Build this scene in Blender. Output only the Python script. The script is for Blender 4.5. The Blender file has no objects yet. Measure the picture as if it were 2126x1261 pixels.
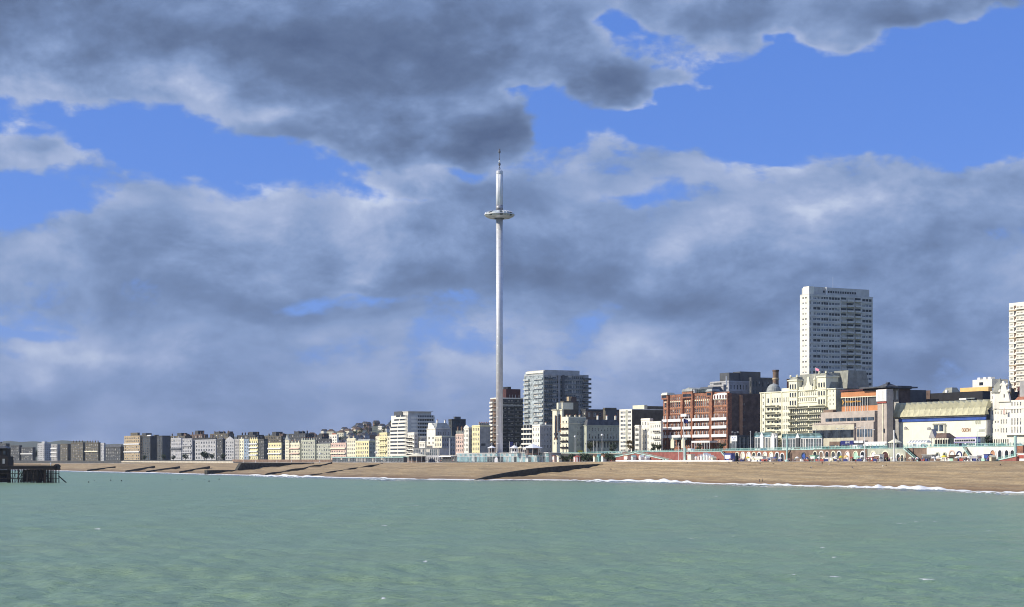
import bpy, bmesh, math, random
from mathutils import Vector, Matrix
random.seed(7)
SC = bpy.context.scene
COL = SC.collection
R = math.radians
# ------------------------------------------------------------------ camera
F, CX, HY, H = 3600.0, 1063.0, 952.0, 12.0      # focal length in photo pixels, principal column, horizon row, eye height (m)
cam = bpy.data.cameras.new('camera')
cam.sensor_width = 36.0
cam.lens = F / 2126 * 36
cam.shift_y = (HY - 630.5) / 2126
cam.clip_start = 1.0
cam.clip_end = 40000
co = bpy.data.objects.new('camera', cam)
co.location = (0, 0, H)
co.rotation_euler = (R(90), 0, 0)
COL.objects.link(co)
SC.camera = co
# ------------------------------------------------------------------ exposure
SC.view_settings.view_transform = 'Standard'
SC.view_settings.look = 'None'
SC.view_settings.exposure = 0.0
SC.view_settings.gamma = 1.0
SC.render.engine = 'CYCLES'
SC.cycles.max_bounces = 5
SC.cycles.volume_bounces = 0
SC.cycles.transparent_max_bounces = 8
SC.cycles.filter_width = 1.05
# ------------------------------------------------------------------ sun
SUN_AZ, SUN_EL = R(-101), R(33)                 # azimuth from +Y towards +X
sd = Vector((math.sin(SUN_AZ) * math.cos(SUN_EL), math.cos(SUN_AZ) * math.cos(SUN_EL), math.sin(SUN_EL)))
sl = bpy.data.lights.new('sun', 'SUN')
sl.energy = 5.0
sl.angle = R(0.53)
sl.color = (1.0, 0.925, 0.78)
so = bpy.data.objects.new('sun', sl)
so.rotation_euler = sd.to_track_quat('Z', 'Y').to_euler()
so.location = (-400, 0, 400)
COL.objects.link(so)
# ------------------------------------------------------------------ sky
W = bpy.data.worlds.new('World')
SC.world = W
W.use_nodes = True
wt = W.node_tree
wt.nodes.clear()

def nd(t, kind, **kw):
    n = t.nodes.new(kind)
    for k, v in kw.items():
        setattr(n, k, v)
    return n

def put(t, sock, v):
    if isinstance(v, bpy.types.NodeSocket):
        t.links.new(v, sock)
    else:
        sock.default_value = v

def mth(t, op, a, b=None, c=None, clamp=False):
    n = nd(t, 'ShaderNodeMath', operation=op, use_clamp=clamp)
    for i, v in enumerate((a, b, c)):
        if v is not None:
            put(t, n.inputs[i], v)
    return n.outputs[0]

def vmt(t, op, a, b=None):
    n = nd(t, 'ShaderNodeVectorMath', operation=op)
    put(t, n.inputs[0], a)
    if b is not None:
        put(t, n.inputs[1], b)
    return n.outputs['Value'] if op in ('DOT_PRODUCT', 'LENGTH') else n.outputs[0]

def noise(t, vec, scale, detail=4.0, rough=0.55, dist=0.0, dims='3D'):
    n = nd(t, 'ShaderNodeTexNoise', noise_dimensions=dims)
    put(t, n.inputs['Vector'], vec)
    n.inputs['Scale'].default_value = scale
    n.inputs['Detail'].default_value = detail
    n.inputs['Roughness'].default_value = rough
    n.inputs['Distortion'].default_value = dist
    return n.outputs['Fac'], n.outputs['Color']

def rng(t, v, a, b, c=0.0, d=1.0, smooth=True):
    n = nd(t, 'ShaderNodeMapRange', interpolation_type='SMOOTHSTEP' if smooth else 'LINEAR')
    put(t, n.inputs[0], v)
    for i, x in enumerate((a, b, c, d)):
        n.inputs[i + 1].default_value = x
    return n.outputs[0]

def mixc(t, f, a, b):
    n = nd(t, 'ShaderNodeMix', data_type='RGBA')
    put(t, n.inputs[0], f)
    for s, v in ((n.inputs[6], a), (n.inputs[7], b)):
        put(t, s, v if isinstance(v, bpy.types.NodeSocket) else (*v, 1.0))
    return n.outputs[2]

def make_sky():
    t = wt
    tc = nd(t, 'ShaderNodeTexCoord').outputs['Generated']
    sky = nd(t, 'ShaderNodeTexSky', sky_type='NISHITA')
    sky.sun_disc = False
    sky.sun_elevation = SUN_EL
    sky.sun_rotation = SUN_AZ
    sky.air_density = 1.0
    sky.dust_density = 0.2
    sky.ozone_density = 3.0
    blue = vmt(t, 'MULTIPLY', sky.outputs[0], (0.095, 0.104, 0.158))
    blue = mixc(t, 0.62, blue, (0.088, 0.232, 0.725))
    # direction scaled so that 1 unit is about 16 degrees; height stretched so that cloud decks lie flat
    p = vmt(t, 'MULTIPLY', tc, (3.6, 3.6, 3.6))
    q = vmt(t, 'MULTIPLY', tc, (3.6, 3.6, 6.2))
    _, wc = noise(t, q, 2.9, 4, 0.65)
    warp = vmt(t, 'MULTIPLY', vmt(t, 'SUBTRACT', wc, (0.5, 0.5, 0.5)), (0.32, 0.0, 0.17))
    pb = vmt(t, 'ADD', p, warp)
    front = rng(t, nd_sep(t, tc)[1], 0.2, 0.5)

    def blobs(lst):
        acc = None
        for (x, y, rx, ry, a) in lst:
            c = ((x - CX) / 1000, 0, (HY - y) / 1000)
            d = vmt(t, 'MULTIPLY', vmt(t, 'SUBTRACT', pb, c), (1000 / rx, 0, 1000 / ry))
            e = mth(t, 'EXPONENT', mth(t, 'MULTIPLY', vmt(t, 'DOT_PRODUCT', d, d), -1.0))
            acc = mth(t, 'MULTIPLY', e, a) if acc is None else mth(t, 'MULTIPLY_ADD', e, a, acc)
        return mth(t, 'MULTIPLY', acc, front)
    # where the decks stand thick and where the blue shows
    cover = blobs(SKY_COVER)
    tone = blobs(SKY_TONE)
    off = vmt(t, 'ADD', q, (-0.055, 0.0, 0.085))
    n1, _ = noise(t, q, 2.1, 9, 0.57, 0.2)
    n2, _ = noise(t, off, 2.1, 7, 0.55, 0.2)
    nf, _ = noise(t, q, 7.0, 6, 0.62, 0.3)
    el = nd_sep(t, tc)[2]
    deck = rng(t, el, 0.10, 0.17, 0.10, 0.0)
    dens = mth(t, 'ADD', mth(t, 'ADD', mth(t, 'ADD', n1, deck), mth(t, 'MULTIPLY', mth(t, 'SUBTRACT', nf, 0.5), 0.30)), cover)
    alpha = rng(t, dens, 0.44, 0.555)
    lit = mth(t, 'MULTIPLY', mth(t, 'SUBTRACT', n1, n2), 2.4)
    lit = mth(t, 'ADD', lit, mth(t, 'MULTIPLY', mth(t, 'SUBTRACT', nf, 0.5), 0.72))
    thick = rng(t, dens, 0.50, 0.95)
    br = mth(t, 'ADD', mth(t, 'ADD', mth(t, 'SUBTRACT', 0.485, mth(t, 'MULTIPLY', thick, 0.13)), lit), tone)
    br = mth(t, 'ADD', br, rng(t, dens, 0.50, 0.66, 0.17, 0.0))     # thin edges let the light through
    ramp = nd(t, 'ShaderNodeValToRGB')
    put(t, ramp.inputs[0], mth(t, 'MULTIPLY_ADD', br, 0.68, 0.2))
    cr = ramp.color_ramp
    cr.elements[0].position, cr.elements[0].color = 0.064, (0.092, 0.134, 0.242, 1)
    cr.elements[1].position, cr.elements[1].color = 1.0, (0.80, 0.84, 0.94, 1)
    for pos, c in ((0.25, (0.128, 0.184, 0.315)), (0.404, (0.172, 0.250, 0.430)), (0.557, (0.248, 0.346, 0.570)), (0.72, (0.39, 0.475, 0.69)), (0.88, (0.62, 0.69, 0.85))):
        e = cr.elements.new(pos)
        e.color = (*c, 1)
    col = mixc(t, mth(t, 'MULTIPLY', alpha, 0.95), blue, ramp.outputs[0])
    far = rng(t, el, 0.0, 0.11, 1.0, 0.0)               # the decks run together towards the horizon
    hz = mixc(t, rng(t, br, 0.15, 0.85), (0.158, 0.238, 0.450), (0.245, 0.335, 0.580))
    col = mixc(t, mth(t, 'MULTIPLY', far, 0.72), col, hz)
    bg = nd(t, 'ShaderNodeBackground')
    put(t, bg.inputs[0], col)
    bg.inputs[1].default_value = 1.0
    out = nd(t, 'ShaderNodeOutputWorld')
    t.links.new(bg.outputs[0], out.inputs[0])

def nd_sep(t, v):
    n = nd(t, 'ShaderNodeSeparateXYZ')
    put(t, n.inputs[0], v)
    return n.outputs

SKY_COVER = [  # photo column, row, radii, amount
    (200, 55, 460, 125, .36), (700, 70, 420, 120, .36), (1010, 110, 190, 85, .30), (690, 240, 330, 92, .38), (960, 285, 150, 44, .34),
    (1290, 195, 150, 46, .32), (1400, 215, 70, 34, .16), (1440, 55, 210, 70, .32), (1850, 35, 270, 75, .34), (60, 190, 140, 60, .14),
    (1265, 95, 90, 30, -.24), (1105, 215, 66, 38, -.34), (1590, 118, 60, 30, -.20), (1750, 230, 420, 100, -.46), (2080, 215, 210, 140, -.46), (1480, 275, 150, 46, -.28), (1160, 300, 90, 40, -.24),
    (230, 300, 230, 70, -.32), (30, 425, 170, 50, -.32), (520, 365, 190, 34, -.16), (950, 355, 130, 26, -.28), (330, 185, 36, 22, -.24),
    (110, 330, 95, 42, .26), (700, 540, 800, 170, .12), (1700, 480, 500, 160, .16), (1450, 350, 280, 46, .14), (2050, 395, 170, 44, .14),
    (700, 632, 200, 22, -.13), (60, 700, 140, 14, -.1), (1290, 430, 90, 18, -.08), (1590, 355, 80, 14, -.15), (850, 420, 120, 18, -.16),
]
SKY_TONE = [
    (350, 100, 560, 90, -.24), (950, 120, 300, 90, -.24), (890, 270, 280, 60, -.36), (720, 310, 260, 30, -.20),
    (440, 205, 115, 70, .58), (585, 272, 140, 36, .50), (40, 190, 130, 50, .42), (1300, 190, 120, 36, -.34), (1370, 242, 50, 20, .34),
    (1450, 90, 140, 44, -.24), (1820, 90, 190, 32, -.24), (1800, 10, 200, 36, .22), (120, 350, 90, 26, .24),
    (300, 640, 320, 56, -.20), (1350, 625, 330, 44, -.24), (1450, 370, 260, 50, .15), (1800, 460, 170, 56, .14), (1650, 540, 200, 44, .10),
    (350, 480, 350, 56, .12), (1900, 640, 250, 50, -.12), (900, 500, 250, 60, .10), (1000, 720, 250, 40, .10), (150, 740, 200, 20, .16),
]
make_sky()
W.cycles.sampling_method = 'MANUAL'
W.cycles.sample_map_resolution = 256
import numpy as np
# ------------------------------------------------------------------ materials
MATS = {}

def mat(name, rgb, rough=0.8, var=0.12, scale=0.35, fine=0.0, metal=0.0, spec=0.4, bump=0.0, streak=0.0, rgb2=None, emit=None, alpha=None):
    if name in MATS:
        return MATS[name]
    m = bpy.data.materials.new(name)
    m.use_nodes = True
    t = m.node_tree
    b = t.nodes['Principled BSDF']
    b.inputs['Roughness'].default_value = rough
    b.inputs['Metallic'].default_value = metal
    b.inputs['Specular IOR Level'].default_value = spec
    pos = nd(t, 'ShaderNodeNewGeometry').outputs['Position']
    f, _ = noise(t, pos, scale, 4, 0.6)
    dark = tuple(c * (1 - 2.2 * var) for c in (rgb2 or rgb))
    light = tuple(min(1, c * (1 + 1.2 * var)) for c in rgb)
    col = mixc(t, rng(t, f, 0.3, 0.7), dark, light)
    if streak:                                   # rain streaks and grime, run down the wall
        sv = vmt(t, 'MULTIPLY', pos, (1.6, 1.6, 0.10))
        g, _ = noise(t, sv, 1.0, 3, 0.6)
        col = mixc(t, mth(t, 'MULTIPLY', rng(t, g, 0.5, 0.75), streak), col, tuple(c * 0.45 for c in rgb))
    put(t, b.inputs['Base Color'], col)
    if bump:
        h, _ = noise(t, pos, 3.0, 3, 0.6)
        bn = nd(t, 'ShaderNodeBump')
        bn.inputs['Strength'].default_value = bump
        bn.inputs['Distance'].default_value = 0.1
        put(t, bn.inputs['Height'], h)
        put(t, b.inputs['Normal'], bn.outputs[0])
    if emit:
        b.inputs['Emission Color'].default_value = (*rgb, 1)
        b.inputs['Emission Strength'].default_value = emit
    MATS[name] = m
    return m

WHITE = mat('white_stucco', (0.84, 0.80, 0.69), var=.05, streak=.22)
OFFW = mat('off_white_render', (0.66, 0.64, 0.58), var=.06, streak=.25)
CREAM = mat('cream_stucco', (0.80, 0.75, 0.56), var=.05, streak=.2)
YELLOW = mat('pale_yellow_stucco', (0.80, 0.72, 0.42), var=.05, streak=.2)
GRAND = mat('ivory_stucco', (0.85, 0.81, 0.61), var=.04, streak=.12)
PINK = mat('pink_render', (0.68, 0.50, 0.42), var=.06, streak=.2)
GREYR = mat('grey_render', (0.40, 0.39, 0.38), var=.10, streak=.3)
PALEG = mat('pale_grey_and_shaded_white', (0.45, 0.45, 0.46), var=.08, streak=.3)  # plain pale grey, and white walls with shade put into the colour
SAGE = mat('sage_and_shaded_stucco', (0.46, 0.47, 0.38), var=.08, streak=.3)
BLUEG = mat('blue_grey_render', (0.30, 0.38, 0.48), var=.08, streak=.3)
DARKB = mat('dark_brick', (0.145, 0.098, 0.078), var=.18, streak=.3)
DKBRICK = mat('dark_and_shaded_brick', (0.075, 0.078, 0.080), var=.16, streak=.3)  # plain dark walls; on the far blocks the tone carries cloud shade
OLIVE = mat('olive_brown_brick', (0.135, 0.12, 0.09), var=.14, streak=.3)
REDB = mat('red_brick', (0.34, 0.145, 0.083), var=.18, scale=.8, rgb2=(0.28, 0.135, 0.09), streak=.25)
TERRA = mat('terracotta_trim', (0.52, 0.27, 0.15), var=.1)
TAN = mat('tan_brick', (0.46, 0.36, 0.23), var=.10, streak=.2)
CONC = mat('pinkish_concrete', (0.50, 0.43, 0.37), var=.07, streak=.3)
CONG = mat('grey_concrete', (0.46, 0.46, 0.45), var=.08, streak=.3)
SUSX = mat('white_tower_concrete', (0.62, 0.60, 0.56), var=.06, streak=.22)
SLATE = mat('slate', (0.085, 0.09, 0.10), rough=.6, var=.2)
LEAD = mat('lead_roof', (0.33, 0.345, 0.33), rough=.55, var=.12, streak=.2)
MANS = mat('grey_green_mansard', (0.30, 0.30, 0.25), rough=.7, var=.12, streak=.25)
TILE = mat('red_tile', (0.36, 0.15, 0.09), var=.15)
BLACK = mat('black_paint', (0.025, 0.025, 0.028), rough=.5, var=.1)
DKGREY = mat('dark_grey_cladding', (0.095, 0.10, 0.105), rough=.5, var=.1)
MAROON = mat('maroon_brick', (0.095, 0.036, 0.034), var=.15)
TEAL = mat('teal_paint', (0.25, 0.50, 0.45), rough=.45, var=.08)
TEALP = mat('pale_teal_paint', (0.46, 0.66, 0.60), rough=.45, var=.08)
WPAINT = mat('white_paint', (0.82, 0.81, 0.78), rough=.45, var=.03)
LAMPW = mat('lamp_globe', (0.85, 0.85, 0.80), rough=.2, var=.02)
ORANGE = mat('orange_fascia', (0.55, 0.235, 0.10), rough=.6, var=.07)
AMBER = mat('amber_letters', (0.95, 0.50, 0.08), rough=.5, var=.02)
PEACH = mat('peach_fascia', (0.86, 0.56, 0.22), rough=.6, var=.05)
BLUE = mat('blue_fascia', (0.045, 0.10, 0.36), rough=.5, var=.1)
NAVY = mat('navy_shopfront', (0.03, 0.035, 0.16), rough=.4, var=.1)
RIBY = mat('ribbed_pale_roof', (0.58, 0.545, 0.36), rough=.7, var=.08, streak=.2)
STEEL = mat('satin_aluminium', (0.66, 0.66, 0.68), rough=.42, var=.04, metal=.35, spec=.5)
STEELD = mat('dark_steel', (0.16, 0.16, 0.18), rough=.45, var=.1, metal=.5)
PALEM = mat('pale_perforated_metal', (0.80, 0.81, 0.84), rough=.5, var=.03)
IRON = mat('rusted_iron', (0.020, 0.014, 0.013), rough=.85, var=.3)
TIMBER = mat('wet_timber', (0.035, 0.032, 0.025), rough=.8, var=.3)
CGROYNE = mat('dark_shaded_concrete', (0.048, 0.048, 0.040), rough=.8, var=.25, scale=.6)  # shade of the groynes' near faces darkened into the base colour
SEAW = mat('pale_wall_render', (0.55, 0.50, 0.40), var=.08)
REDW = mat('red_painted_brick', (0.30, 0.105, 0.085), var=.12, streak=.2)
BRWN = mat('brown_brick', (0.22, 0.15, 0.11), var=.15, streak=.3)
CANVAS = mat('white_canvas', (0.80, 0.79, 0.75), rough=.8, var=.04)
YCANV = mat('yellow_canvas', (0.72, 0.60, 0.06), rough=.8, var=.06)
BCANV = mat('blue_canvas', (0.09, 0.11, 0.30), rough=.8, var=.06)
RCANV = mat('red_canvas', (0.36, 0.085, 0.065), rough=.8, var=.06)
GCANV = mat('pale_green_canvas', (0.42, 0.66, 0.50), rough=.8, var=.06)
PURP = mat('violet_band', (0.26, 0.22, 0.50), rough=.5, var=.05)
FLAGP = mat('pink_flag', (0.75, 0.25, 0.35), rough=.8, var=.1)
DBLUE = mat('dark_blue_cloth', (0.03, 0.04, 0.16), rough=.8, var=.1)
BARK = mat('bark', (0.10, 0.075, 0.05), var=.2)
LEAF = mat('dark_leaf', (0.045, 0.075, 0.030), rough=.7, var=.35, scale=1.2)
LEAF2 = mat('olive_leaf', (0.075, 0.085, 0.035), rough=.7, var=.3, scale=1.2)
AUTUM = mat('ochre_leaf', (0.24, 0.17, 0.06), rough=.7, var=.25, scale=1.2)
TYRE = mat('tyre', (0.02, 0.02, 0.02), rough=.9)
SKIN = mat('skin', (0.50, 0.31, 0.22), rough=.6, var=.04)
BLIND = mat('pale_blind', (0.55, 0.52, 0.45), rough=.8, var=.08)

def glass(name, rgb, rough=.08, spec=.6, refl=0.0, var=.4, scale=.25):
    m = mat(name, rgb, rough=rough, spec=spec, metal=refl, var=var, scale=scale)
    return m
GLASS = glass('window_glass', (0.035, 0.042, 0.05))
GLASSB = glass('sky_glass', (0.10, 0.13, 0.16), refl=.3)
GLASST = glass('turquoise_glass', (0.30, 0.46, 0.48), rough=.15, refl=.25, var=.2)
GLASSG = glass('grey_glass', (0.085, 0.105, 0.108), rough=.2, spec=.45, refl=.04, var=.35)
GLASSP = glass('pale_glass', (0.50, 0.55, 0.54), rough=.2, refl=.12, var=.25)
GLASSD = glass('dark_green_glass', (0.03, 0.045, 0.045), refl=.1)

# ------------------------------------------------------------------ mesh builder
class MB:
    def __init__(s):
        s.v, s.f, s.m = [], [], []

    def quad(s, a, b, c, d, m=0):
        i = len(s.v)
        s.v += [a, b, c, d]
        s.f.append((i, i + 1, i + 2, i + 3))
        s.m.append(m)

    def tri(s, a, b, c, m=0):
        i = len(s.v)
        s.v += [a, b, c]
        s.f.append((i, i + 1, i + 2))
        s.m.append(m)

    def box(s, x0, x1, y0, y1, z0, z1, m=0):
        i = len(s.v)
        s.v += [(x0, y0, z0), (x1, y0, z0), (x1, y1, z0), (x0, y1, z0), (x0, y0, z1), (x1, y0, z1), (x1, y1, z1), (x0, y1, z1)]
        for f in ((0, 3, 2, 1), (4, 5, 6, 7), (0, 1, 5, 4), (1, 2, 6, 5), (2, 3, 7, 6), (3, 0, 4, 7)):
            s.f.append(tuple(i + k for k in f))
            s.m.append(m)
        return s

    def taper(s, x0, x1, y0, y1, z0, z1, i0, i1=None, m=0):
        """box whose top is inset by i0 in x and i1 in y"""
        i1 = i0 if i1 is None else i1
        i = len(s.v)
        s.v += [(x0, y0, z0), (x1, y0, z0), (x1, y1, z0), (x0, y1, z0), (x0 + i0, y0 + i1, z1), (x1 - i0, y0 + i1, z1), (x1 - i0, y1 - i1, z1), (x0 + i0, y1 - i1, z1)]
        for f in ((0, 3, 2, 1), (4, 5, 6, 7), (0, 1, 5, 4), (1, 2, 6, 5), (2, 3, 7, 6), (3, 0, 4, 7)):
            s.f.append(tuple(i + k for k in f))
            s.m.append(m)
        return s

    def lathe(s, prof, n=16, cx=0, cy=0, m=0, a0=0, a1=2 * math.pi, cap=True):
        full = abs(a1 - a0 - 2 * math.pi) < 1e-6
        k = n if full else n + 1
        i = len(s.v)
        for (r, z) in prof:
            for j in range(k):
                a = a0 + (a1 - a0) * j / n
                s.v.append((cx + r * math.cos(a), cy + r * math.sin(a), z))
        for p in range(len(prof) - 1):
            for j in range(n):
                j2 = (j + 1) % k
                s.f.append((i + p * k + j, i + p * k + j2, i + (p + 1) * k + j2, i + (p + 1) * k + j))
                s.m.append(m)
        if cap and full:
            s.f.append(tuple(i + (len(prof) - 1) * k + j for j in range(k)))
            s.m.append(m)
            s.f.append(tuple(i + j for j in reversed(range(k))))
            s.m.append(m)
        return s

    def bar(s, p, q, r=0.05, m=0, n=4):
        p, q = Vector(p), Vector(q)
        d = (q - p).normalized()
        u = d.orthogonal().normalized()
        w = d.cross(u)
        i = len(s.v)
        for c in (p, q):
            for j in range(n):
                a = 2 * math.pi * (j + .5) / n
                s.v.append(tuple(c + (u * math.cos(a) + w * math.sin(a)) * r))
        for j in range(n):
            s.f.append((i + j, i + (j + 1) % n, i + n + (j + 1) % n, i + n + j))
            s.m.append(m)
        s.f.append(tuple(i + j for j in reversed(range(n))))
        s.f.append(tuple(i + n + j for j in range(n)))
        s.m += [m, m]
        return s

    def prism(s, pts, y0, y1, m=0):
        """extrude an outline given in (x, z) from y0 to y1"""
        n = len(pts)
        i = len(s.v)
        s.v += [(x, y0, z) for x, z in pts] + [(x, y1, z) for x, z in pts]
        s.f.append(tuple(i + j for j in range(n)))
        s.f.append(tuple(i + n + j for j in reversed(range(n))))
        s.m += [m, m]
        for j in range(n):
            k = (j + 1) % n
            s.f.append((i + j, i + n + j, i + n + k, i + k))
            s.m.append(m)
        return s

    def mesh(s, name, mats):
        me = bpy.data.meshes.new(name)
        me.from_pydata([tuple(v) for v in s.v], [], s.f)
        for x in (mats if isinstance(mats, (list, tuple)) else [mats]):
            me.materials.append(x)
        me.polygons.foreach_set('material_index', s.m)
        me.update()
        return me

def ob(name, me, parent=None, loc=(0, 0, 0), rz=0.0, smooth=False):
    o = bpy.data.objects.new(name, me)
    COL.objects.link(o)
    o.location = loc
    if rz:
        o.rotation_euler = (0, 0, rz)
    if parent is not None:
        o.parent = parent
    if smooth and me is not None:
        me.polygons.foreach_set('use_smooth', [True] * len(me.polygons))
    return o

def tag(o, label, cat, group=None, kind=None):
    o['label'] = label
    if cat:
        o['category'] = cat
    if group:
        o['group'] = group
    if kind:
        o['kind'] = kind
    return o

def struct(o, kind='structure', label=None):
    o['kind'] = kind
    if label:
        o['label'] = label
    return o

def copy_tree(o, parent=None):
    c = o.copy()
    COL.objects.link(c)
    if parent is not None:
        c.parent = parent
    for ch in list(o.children):
        copy_tree(ch, c)
    return c

def lerp(tab, x):
    """piecewise-linear table of (x, value), x ascending"""
    if x <= tab[0][0]:
        (a, b), (c, d) = tab[0], tab[1]
    elif x >= tab[-1][0]:
        (a, b), (c, d) = tab[-2], tab[-1]
    else:
        for i in range(len(tab) - 1):
            if tab[i][0] <= x <= tab[i + 1][0]:
                (a, b), (c, d) = tab[i], tab[i + 1]
                break
    return b + (d - b) * (x - a) / (c - a)

# ------------------------------------------------------------------ the lie of the coast: distance from the pier head, seen by bearing column
SHORE = [(-400, 2500), (-60, 1900), (130, 1600), (250, 1450), (400, 1300), (500, 1205), (560, 1140), (700, 1050), (850, 975), (1000, 938), (1100, 932), (1200, 914),
         (1300, 880), (1400, 833), (1500, 788), (1600, 752), (1700, 720), (1800, 687), (1900, 655), (2000, 625), (2126, 586), (2300, 540)]
CREST = [(-400, 2800), (-60, 2150), (130, 1900), (250, 1740), (400, 1600), (560, 1450), (700, 1330), (850, 1190), (1000, 1080), (1100, 1040), (1240, 992), (1300, 965),
         (1500, 880), (1700, 810), (1900, 748), (2126, 690), (2300, 655)]
WALL = [(-400, 2860), (-60, 2210), (130, 1960), (250, 1800), (400, 1660), (560, 1520), (700, 1400), (850, 1260), (1000, 1140), (1100, 1085), (1240, 1016), (1300, 988),
        (1500, 902), (1700, 830), (1900, 767), (2126, 708), (2300, 671)]
ZC = [(-400, 6.4), (130, 6.4), (400, 7.4), (600, 8.6), (850, 9.0), (1040, 9.4), (1240, 10.0), (2126, 10.8), (2300, 10.9)]
ZR = [(-400, 9), (130, 9), (400, 10), (560, 10.6), (700, 11), (850, 11.8), (950, 12.6), (1100, 13.6), (1240, 14.4), (1300, 14.7), (1600, 15.9), (2126, 17.0), (2300, 17.3)]
TANS = [(-200, .66), (400, .66), (600, .56), (850, .50), (1000, .52), (2300, .52)]

def bldD(x):
    return lerp(WALL, x) + (68 if x < 900 else 60)

def pt(x, y, D):
    return Vector(((x - CX) / F * D, D, H + (HY - y) / F * D))

def col(x, D, z):
    return Vector(((x - CX) / F * D, D, z))

def prof(f):
    return 0.0 + (f ** 0.85 if f > 0 else f * 0.9)

def beach(x, f):
    """point on the beach at bearing column x, f = 0 waterline .. 1 crest"""
    D = lerp(SHORE, x) * (1 - f) + lerp(CREST, x) * f
    return col(x, D, lerp(ZC, x) * prof(f))

def on_beach(x, y):
    lo, hi = 0.0, 1.0
    for _ in range(30):
        m = (lo + hi) / 2
        p = beach(x, m)
        if HY - (p.z - H) / p.y * F > y:
            lo = m
        else:
            hi = m
    return beach(x, (lo + hi) / 2)
# ------------------------------------------------------------------ buildings
WINC = {}

def window_mesh(w, h, style):
    """sash window: frame, cross bar and pane in one small mesh, origin at its lower left corner, facing -y"""
    w, h = round(w * 20) / 20, round(h * 20) / 20
    var = random.choice((0, 0, 0, 1, 2)) if style not in ('dark', 'band') else 0
    key = (w, h, style, var)
    if key in WINC:
        return WINC[key]
    fr, gl = {'white': (WPAINT, GLASS), 'dark': (DKGREY, GLASS), 'band': (DKGREY, GLASSB), 'cream': (CREAM, GLASS), 'sky': (WPAINT, GLASSB),
              'steel': (STEEL, GLASSG), 'pale': (STEEL, GLASSP), 'green': (DKGREY, GLASSD)}[style]
    b = MB()
    t = min(0.09, w * .1)
    b.quad((0, .05, 0), (w, .05, 0), (w, .05, h), (0, .05, h), 1)
    for (x0, x1, z0, z1) in ((0, t, 0, h), (w - t, w, 0, h), (t, w - t, 0, t), (t, w - t, h - t, h), (t, w - t, h * .5 - .03, h * .5 + .03)):
        b.box(x0, x1, 0, .045, z0, z1, 0)
    if w > 1.6 and style != 'band':
        b.box(w / 2 - .04, w / 2 + .04, 0, .045, t, h - t, 0)
    if var == 1:
        b.quad((t, .047, h * .55), (w - t, .047, h * .55), (w - t, .047, h - t), (t, .047, h - t), 2)
    if var == 2:
        b.quad((t, .047, t), (w * .3, .047, t), (w * .3, .047, h - t), (t, .047, h - t), 2)
        b.quad((w * .7, .047, t), (w - t, .047, t), (w - t, .047, h - t), (w * .7, .047, h - t), 2)
    WINC[key] = b.mesh('window', [fr, gl, BLIND])
    return WINC[key]

def holed(mb, u0, u1, z0, z1, holes, put3, rv, m=0):
    """wall sheet with openings and their reveals; put3(u, depth, z) gives the point"""
    us = sorted({u0, u1, *[h[0] for h in holes], *[h[1] for h in holes]})
    zs = sorted({z0, z1, *[h[2] for h in holes], *[h[3] for h in holes]})
    us = [u for u in us if u0 <= u <= u1]
    zs = [z for z in zs if z0 <= z <= z1]
    hs = set()
    ui = {u: i for i, u in enumerate(us)}
    zi = {z: i for i, z in enumerate(zs)}
    for (a, b, c, d) in holes:
        for i in range(ui[a], ui[b]):
            for j in range(zi[c], zi[d]):
                hs.add((i, j))
    for j in range(len(zs) - 1):                 # merge runs of solid cells in each strip
        i = 0
        while i < len(us) - 1:
            if (i, j) in hs:
                i += 1
                continue
            k = i
            while k < len(us) - 1 and (k, j) not in hs:
                k += 1
            a, b, c, d = us[i], us[k], zs[j], zs[j + 1]
            mb.quad(put3(a, 0, c), put3(b, 0, c), put3(b, 0, d), put3(a, 0, d), m)
            i = k
    for (a, b, c, d) in holes:
        mb.quad(put3(a, 0, c), put3(b, 0, c), put3(b, rv, c), put3(a, rv, c), m)
        mb.quad(put3(a, rv, d), put3(b, rv, d), put3(b, 0, d), put3(a, 0, d), m)
        mb.quad(put3(a, 0, c), put3(a, rv, c), put3(a, rv, d), put3(a, 0, d), m)
        mb.quad(put3(b, rv, c), put3(b, 0, c), put3(b, 0, d), put3(b, rv, d), m)

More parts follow.
